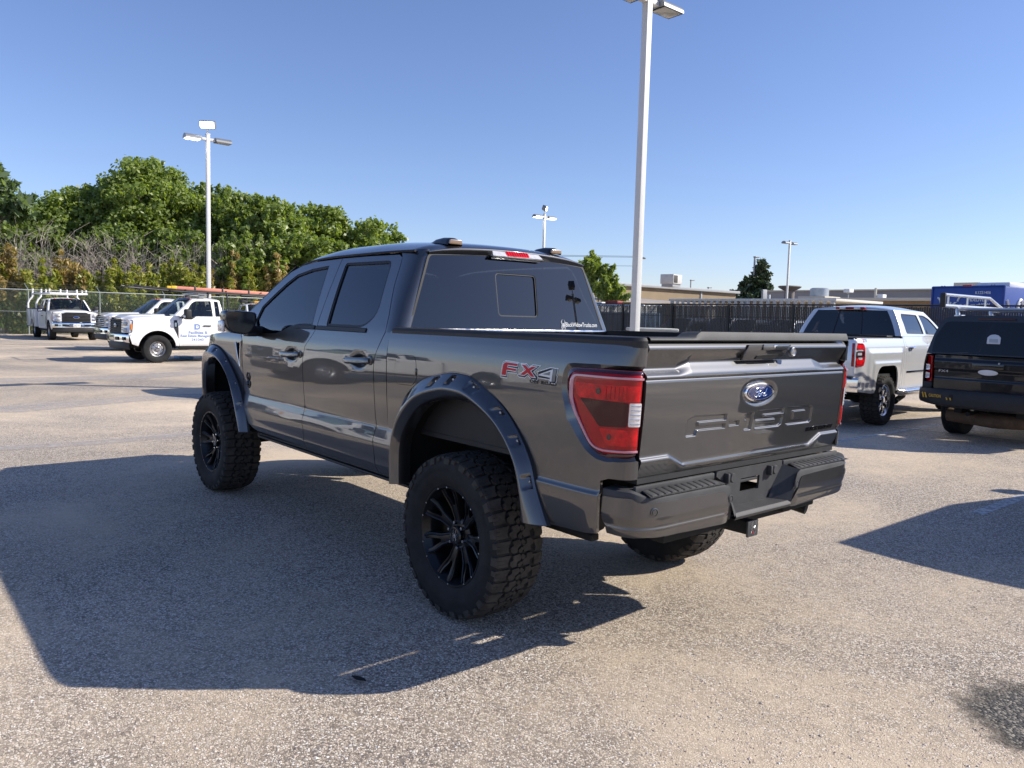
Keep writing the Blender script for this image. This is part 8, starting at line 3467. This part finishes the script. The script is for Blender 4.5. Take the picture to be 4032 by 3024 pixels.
def quads_obj(name, v, m, parent):
    n = len(v)//4
    me = bpy.data.meshes.new(name)
    me.vertices.add(len(v))
    me.vertices.foreach_set('co', v.astype(np.float32).ravel())
    me.loops.add(4*n)
    me.loops.foreach_set('vertex_index', np.arange(4*n, dtype=np.int32))
    me.polygons.add(n)
    me.polygons.foreach_set('loop_start', np.arange(0, 4*n, 4, dtype=np.int32))
    me.update(calc_edges=True)
    me.materials.append(m)
    o = bpy.data.objects.new(name, me)
    COL.objects.link(o)
    o.parent = parent
    return o


BARK = mat('grey_brown_bark', (0.10, 0.080, 0.065), rough=0.95, var=0.3, vscale=3, bump=0.5, bscale=20)
TWIG = mat('dry_twig', (0.46, 0.40, 0.34), rough=0.9, var=0.25, vscale=2)
LEAF_A = leaf_mat('elm_leaf', [(0.129, 0.168, 0.045), (0.183, 0.244, 0.065), (0.244, 0.312, 0.084), (0.351, 0.404, 0.145)], trans=0.45)
LEAF_B = leaf_mat('dark_leaf', [(0.101, 0.137, 0.045), (0.145, 0.199, 0.059), (0.199, 0.262, 0.076), (0.282, 0.343, 0.122)], trans=0.45)
LEAF_D = leaf_mat('bluish_pinnate_leaf', [(0.099, 0.145, 0.084), (0.152, 0.213, 0.115), (0.244, 0.312, 0.183)], trans=0.45)
LEAF_L = leaf_mat('light_willow_leaf', [(0.16, 0.21, 0.045), (0.23, 0.29, 0.07), (0.32, 0.37, 0.11)])
LEAF_C = leaf_mat('conifer_leaf', [(0.040, 0.062, 0.030), (0.062, 0.092, 0.040), (0.095, 0.125, 0.060)], trans=0.1)
LEAF_Y = leaf_mat('yellow_green_frond', [(0.16, 0.20, 0.03), (0.24, 0.28, 0.04), (0.33, 0.34, 0.06), (0.42, 0.36, 0.11)])
LEAF_T = leaf_mat('tan_frond', [(0.18, 0.18, 0.045), (0.32, 0.24, 0.085), (0.42, 0.30, 0.13), (0.50, 0.37, 0.19)])
LEAF_V = leaf_mat('fence_vine_leaf', [(0.024, 0.054, 0.015), (0.053, 0.099, 0.024), (0.112, 0.158, 0.039), (0.195, 0.195, 0.060)])


def tree(name, base, H, lobes, n, size, lm, label, seed, trunk_r=0.22, group=None, long=1.6, droop=0.0, cat='tree', shell=0.5):
    """lobes: (dx, dy, z, rx, ry, rz) clumps in metres relative to the base."""
    R = tagged(name, tuple(base), 0, label, cat, group)
    rng = np.random.default_rng(seed)
    r_ = random.Random(seed)
    m = MB()
    top = max(l[2] for l in lobes)
    fork = H*0.28
    m.tube([(0, 0, -0.1), (r_.uniform(-.1, .1), r_.uniform(-.1, .1), fork*0.5), (r_.uniform(-.2, .2), r_.uniform(-.2, .2), fork)], [trunk_r*1.25, trunk_r, trunk_r*0.85], n=8)
    cl, rad = [], []
    for (dx, dy, z, rx, ry, rz) in lobes:
        p = Vector((dx, dy, z))
        a = Vector((r_.uniform(-.1, .1), r_.uniform(-.1, .1), fork*r_.uniform(0.7, 1.0)))
        mid = a.lerp(p, 0.5)+Vector((r_.uniform(-.3, .3), r_.uniform(-.3, .3), r_.uniform(0.0, .5)))
        m.tube([a, mid, p], [trunk_r*0.5, trunk_r*0.3, trunk_r*0.12], n=6)
        # break every lobe into ragged clumps
        k = max(6, int(8+rx*ry*4.5))
        for i in range(k):
            d = Vector((r_.gauss(0, 1), r_.gauss(0, 1), r_.gauss(0.15, 1))).normalized()
            f = r_.uniform(0.35, 1.0)
            c = p+Vector((d.x*rx*f, d.y*ry*f, d.z*rz*f))
            s = r_.uniform(0.20, 0.38)
            cl.append(tuple(c))
            rad.append((rx*s, ry*s, rz*s*0.8))
            if i % 3 == 0:
                m.tube([mid.lerp(p, 0.6), c], [trunk_r*0.13, trunk_r*0.04], n=5)
        # leafy shoots poking out of the silhouette
        for i in range(int(8+rx*6)):
            d = Vector((r_.gauss(0, 1), r_.gauss(0, 1), abs(r_.gauss(0.5, 1)))).normalized()
            c0 = p+Vector((d.x*rx*0.8, d.y*ry*0.8, d.z*rz*0.8))
            d2 = (d+Vector((r_.gauss(0, .35), r_.gauss(0, .35), r_.uniform(0.0, .6)))).normalized()
            ln = r_.uniform(0.30, 0.75)
            m.tube([p.lerp(c0, 0.5), c0, c0+d2*ln], [trunk_r*0.08, trunk_r*0.05, trunk_r*0.02], n=4)
            for q in range(5):
                f = 0.15+0.85*q/4
                cl.append(tuple(c0+d2*ln*f))
                w_ = 0.24-0.13*f
                rad.append((w_, w_, w_))
    m.build('trunk', BARK, R, ang=60)
    v = leaf_cloud(rng, cl, rad, n, size, shell=shell, long=long, droop=droop)
    quads_obj('crown', v, lm, R)
    return R


rr = random.Random(11)


def auto_lobes(W, H, z0, seed, k=9, flat=0.85):
    """A rounded but uneven crown W wide between z0 and H."""
    r_ = random.Random(seed)
    out = []
    cz = (z0+H)/2
    for i in range(k):
        a = 2*pi*i/k+r_.uniform(-.4, .4)
        rr_ = W*0.5*r_.uniform(0.35, 0.66)
        z = z0+(H-z0)*r_.uniform(0.15, 0.74)
        s = W*r_.uniform(0.22, 0.31)
        out.append((cos(a)*rr_, sin(a)*rr_*0.8, z, s, s, s*flat))
    out.append((0, 0, H-(H-z0)*0.24, W*0.30, W*0.30, (H-z0)*0.22))
    out.append((r_.uniform(-.1, .1)*W, 0, cz, W*0.33, W*0.33, (H-z0)*0.30))
    return out


# tree line behind the chain-link fence, left to right: (picture column, distance, height, width, crown base, leaf kind, leaves, label)
TL = [(40, 60, 9.6, 10.0, 1.6, LEAF_B, 17000, 'dark leafy tree at the far left behind the dry brush'),
      (330, 59, 10.6, 9.4, 1.8, LEAF_A, 19000, 'rounded green tree left of the tallest one behind the fence'),
      (600, 60, 13.0, 10.4, 2.2, LEAF_A, 28000, 'tallest broad green tree just left of the lot light with a flood lamp'),
      (845, 62, 11.5, 8.4, 2.0, LEAF_A, 19000, 'green tree behind the lot light with a flood lamp'),
      (1050, 60, 10.5, 8.6, 1.8, LEAF_A, 20000, 'leafy green tree just right of the lot light with a flood lamp'),
      (1255, 63, 10.3, 8.6, 1.8, LEAF_A, 19000, 'green tree behind the roof line of the grey pickup'),
      (1475, 66, 9.4, 9.2, 1.8, LEAF_A, 18000, 'last green tree of the row above the pickup roof'),
      (190, 54, 7.2, 6.4, 1.0, LEAF_B, 9000, 'low dark tree behind the brush above the service truck'),
      (470, 54.5, 7.4, 6.4, 1.0, LEAF_B, 9000, 'low dark tree in front of the tallest one'),
      (720, 55, 7.0, 6.4, 1.2, LEAF_B, 9000, 'low dark tree just left of the lit lamp post, under the tall tree'),
      (960, 55, 6.8, 6.2, 1.2, LEAF_A, 9000, 'low tree behind the tan fronds right of the lit lamp post'),
      (1180, 57, 7.2, 6.6, 1.2, LEAF_A, 10000, 'low bushy tree just above the windshield pillar of the grey pickup')]
for i, (px, dep, H, W, z0, lm, n, lab) in enumerate(TL):
    tree('broadleaf_tree', at(px, dep), H, auto_lobes(W, H, z0, 40+i), int(n*2.3), 0.19, lm, lab, 70+i)
# pinnate-leaved tree reaching in from the left edge
b = at(-190, 50)
tree('pinnate_tree', b, 10.5, [(1.2, -1.6, 8.6, 2.3, 2.3, 1.3), (0.6, -2.9, 8.9, 1.4, 1.4, 0.9), (0.2, -3.6, 8.2, 1.2, 1.2, 0.5), (1.0, -3.3, 7.6, 1.6, 1.5, 0.5), (0, -1, 9.8, 2.2, 2.2, 1.1), (0, 1, 8.5, 3, 3, 2)], 9000, 0.30, LEAF_D, 'blue-green feathery tree reaching in at the left edge', 5, long=2.6, droop=0.6)
tree('willow_tree', at(2345, 47), 5.4, [(0, 0, 3.6, 0.75, 0.75, 1.1), (-0.35, -0.4, 3.0, 0.55, 0.55, 0.9), (0.2, 0.25, 4.5, 0.5, 0.5, 0.6), (-0.6, -0.7, 2.7, 0.4, 0.4, 0.6)], 4600, 0.17, LEAF_L, 'light green feathery tree beside the cab, in front of the tan brick wall', 9, trunk_r=0.10, long=2.6, droop=0.9)


def conifer(px, dep, H, W, n, label, seed):
    k = 16
    r_ = random.Random(seed)
    lobes = []
    for i in range(k):
        f = i/(k-1)
        a = i*2.4
        w = W*0.5*(1-f*0.90)*r_.uniform(0.7, 1.0)
        lobes.append((cos(a)*w*0.6, sin(a)*w*0.6, H*(0.14+0.80*f), max(0.5, w*0.7), max(0.5, w*0.7), H*0.09))
    return tree('evergreen_tree', at(px, dep), H, lobes, n, 0.42, LEAF_C, label, seed, trunk_r=0.25, long=1.8, shell=0.3)


conifer(2972, 112, 10.2, 9.6, 14000, 'dark conical evergreen, the tallest above the distant roofs', 21)
conifer(2915, 116, 8.0, 5.6, 5000, 'lower dark evergreen directly left of the tallest distant one', 22)
conifer(2868, 120, 6.2, 5.0, 3500, 'small dark evergreen farthest left above the tan roof', 23)
tree('distant_tree', at(3135, 150), 6.8, [(0, 0, 5.6, 2.0, 2.0, 1.0)], 1200, 0.5, LEAF_A, 'tiny round treetop above the grey parapet by the far light', 25)

# feathery yellow-green shrubs right behind the fence
cols = 22
for i in range(cols):
    px = -30+57*i+rr.uniform(-14, 14)
    dep = lin([(0, 43.6), (1200, 54)], px)+rr.uniform(0, 1.0)
    H = rr.uniform(3.9, 4.9)
    tan = i in (0, 1, 5, 6, 15, 17, 20)
    H *= dep/45.0
    if i in (0, 1, 17, 18):
        H += 0.9
    R = tagged('feathery_shrub', tuple(at(px, dep)), 0, '%s feathery shrub, %s from the left behind the chain-link fence' % ('tan' if tan else 'yellow-green', ordinal(i)), 'shrub', 'shrubs behind the chain-link fence')
    r_ = random.Random(500+i)
    rng = np.random.default_rng(900+i)
    m = MB()
    cl, rad = [], []
    for k in range(14):
        a = r_.uniform(0, 6.28)
        w = r_.uniform(0.1, 1.0)
        h = H*r_.uniform(0.6, 1.0)*(1-0.25*w)
        p = [(w*0.3*cos(a), w*0.3*sin(a), 0), (w*0.7*cos(a), w*0.7*sin(a), h*0.5), (w*cos(a)*1.1, w*sin(a)*1.1, h)]
        m.tube(p, [0.022, 0.015, 0.006], n=4)
        for q in range(7):
            f = 0.25+0.75*q/6
            cx = w*cos(a)*(0.3+0.8*f)
            cy = w*sin(a)*(0.3+0.8*f)
            s = 0.30*(1.1-0.75*f)+0.06
            cl.append((cx, cy, h*f))
            rad.append((s, s, s*1.25))
    m.build('stems', TWIG, R, ang=60)
    v = leaf_cloud(rng, cl, rad, 9000, 0.10, up=0.0, shell=0.1, long=3.2, droop=-0.8)
    quads_obj('foliage', v, LEAF_T if tan else LEAF_Y, R)

# bare dry brush behind the shrubs
for i in range(11):
    px = 60+110*i+rr.uniform(-30, 30)
    dep = lin([(0, 45.8), (1200, 56)], px)+rr.uniform(0, 1.0)
    R = tagged('bare_brush', tuple(at(px, dep)), 0, 'leafless grey-brown brush clump, %s from the left above the shrubs' % ordinal(i), 'bush', 'bare brush above the shrubs')
    r_ = random.Random(800+i)
    m = MB()
    lean = r_.uniform(-0.5, 0.7)
    for k in range(30):
        a = r_.uniform(0, 6.28)
        w = r_.uniform(0.1, 1.3)
        h = r_.uniform(3.6, 6.4)
        x0, y0_ = r_.uniform(-.6, .6), r_.uniform(-1.0, 1.0)
        tip = Vector((x0+w*cos(a), y0_+w*sin(a)-lean*h*0.25, h))
        b0 = Vector((x0, y0_, 0))
        mid = b0.lerp(tip, 0.55)+Vector((r_.uniform(-.2, .2), r_.uniform(-.2, .2), 0.2))
        m.tube([b0, mid, tip], [0.022, 0.015, 0.006], n=3, caps=False)
        for q in range(7):
            f = r_.uniform(0.45, 0.98)
            s = b0.lerp(mid, f/0.55) if f < 0.55 else mid.lerp(tip, (f-0.55)/0.45)
            d = Vector((r_.gauss(0, .5), r_.gauss(0, .5), r_.uniform(0.2, 0.9)))
            m.tube([s, s+d*0.6, s+d], [0.010, 0.007, 0.004], n=3, caps=False)
    m.build('twigs', TWIG, R, ang=None)
# low vines and undergrowth on and behind the fence
rng = np.random.default_rng(77)
cl, rad = [], []
for i in range(260):
    y = rr.uniform(-36, 6)
    cl.append((FX+rr.uniform(0.3, 1.3), y, rr.uniform(0.1, 2.2)))
    rad.append((0.3, rr.uniform(0.4, 0.9), rr.uniform(0.3, 0.6)))
v = leaf_cloud(rng, cl, rad, 26000, 0.12, shell=0.1)
o = quads_obj('undergrowth', v, LEAF_V, None)
setprops(o, 'dark leafy undergrowth along the foot of the chain-link fence', 'undergrowth', kind='stuff')
# leaf litter along the fence foot
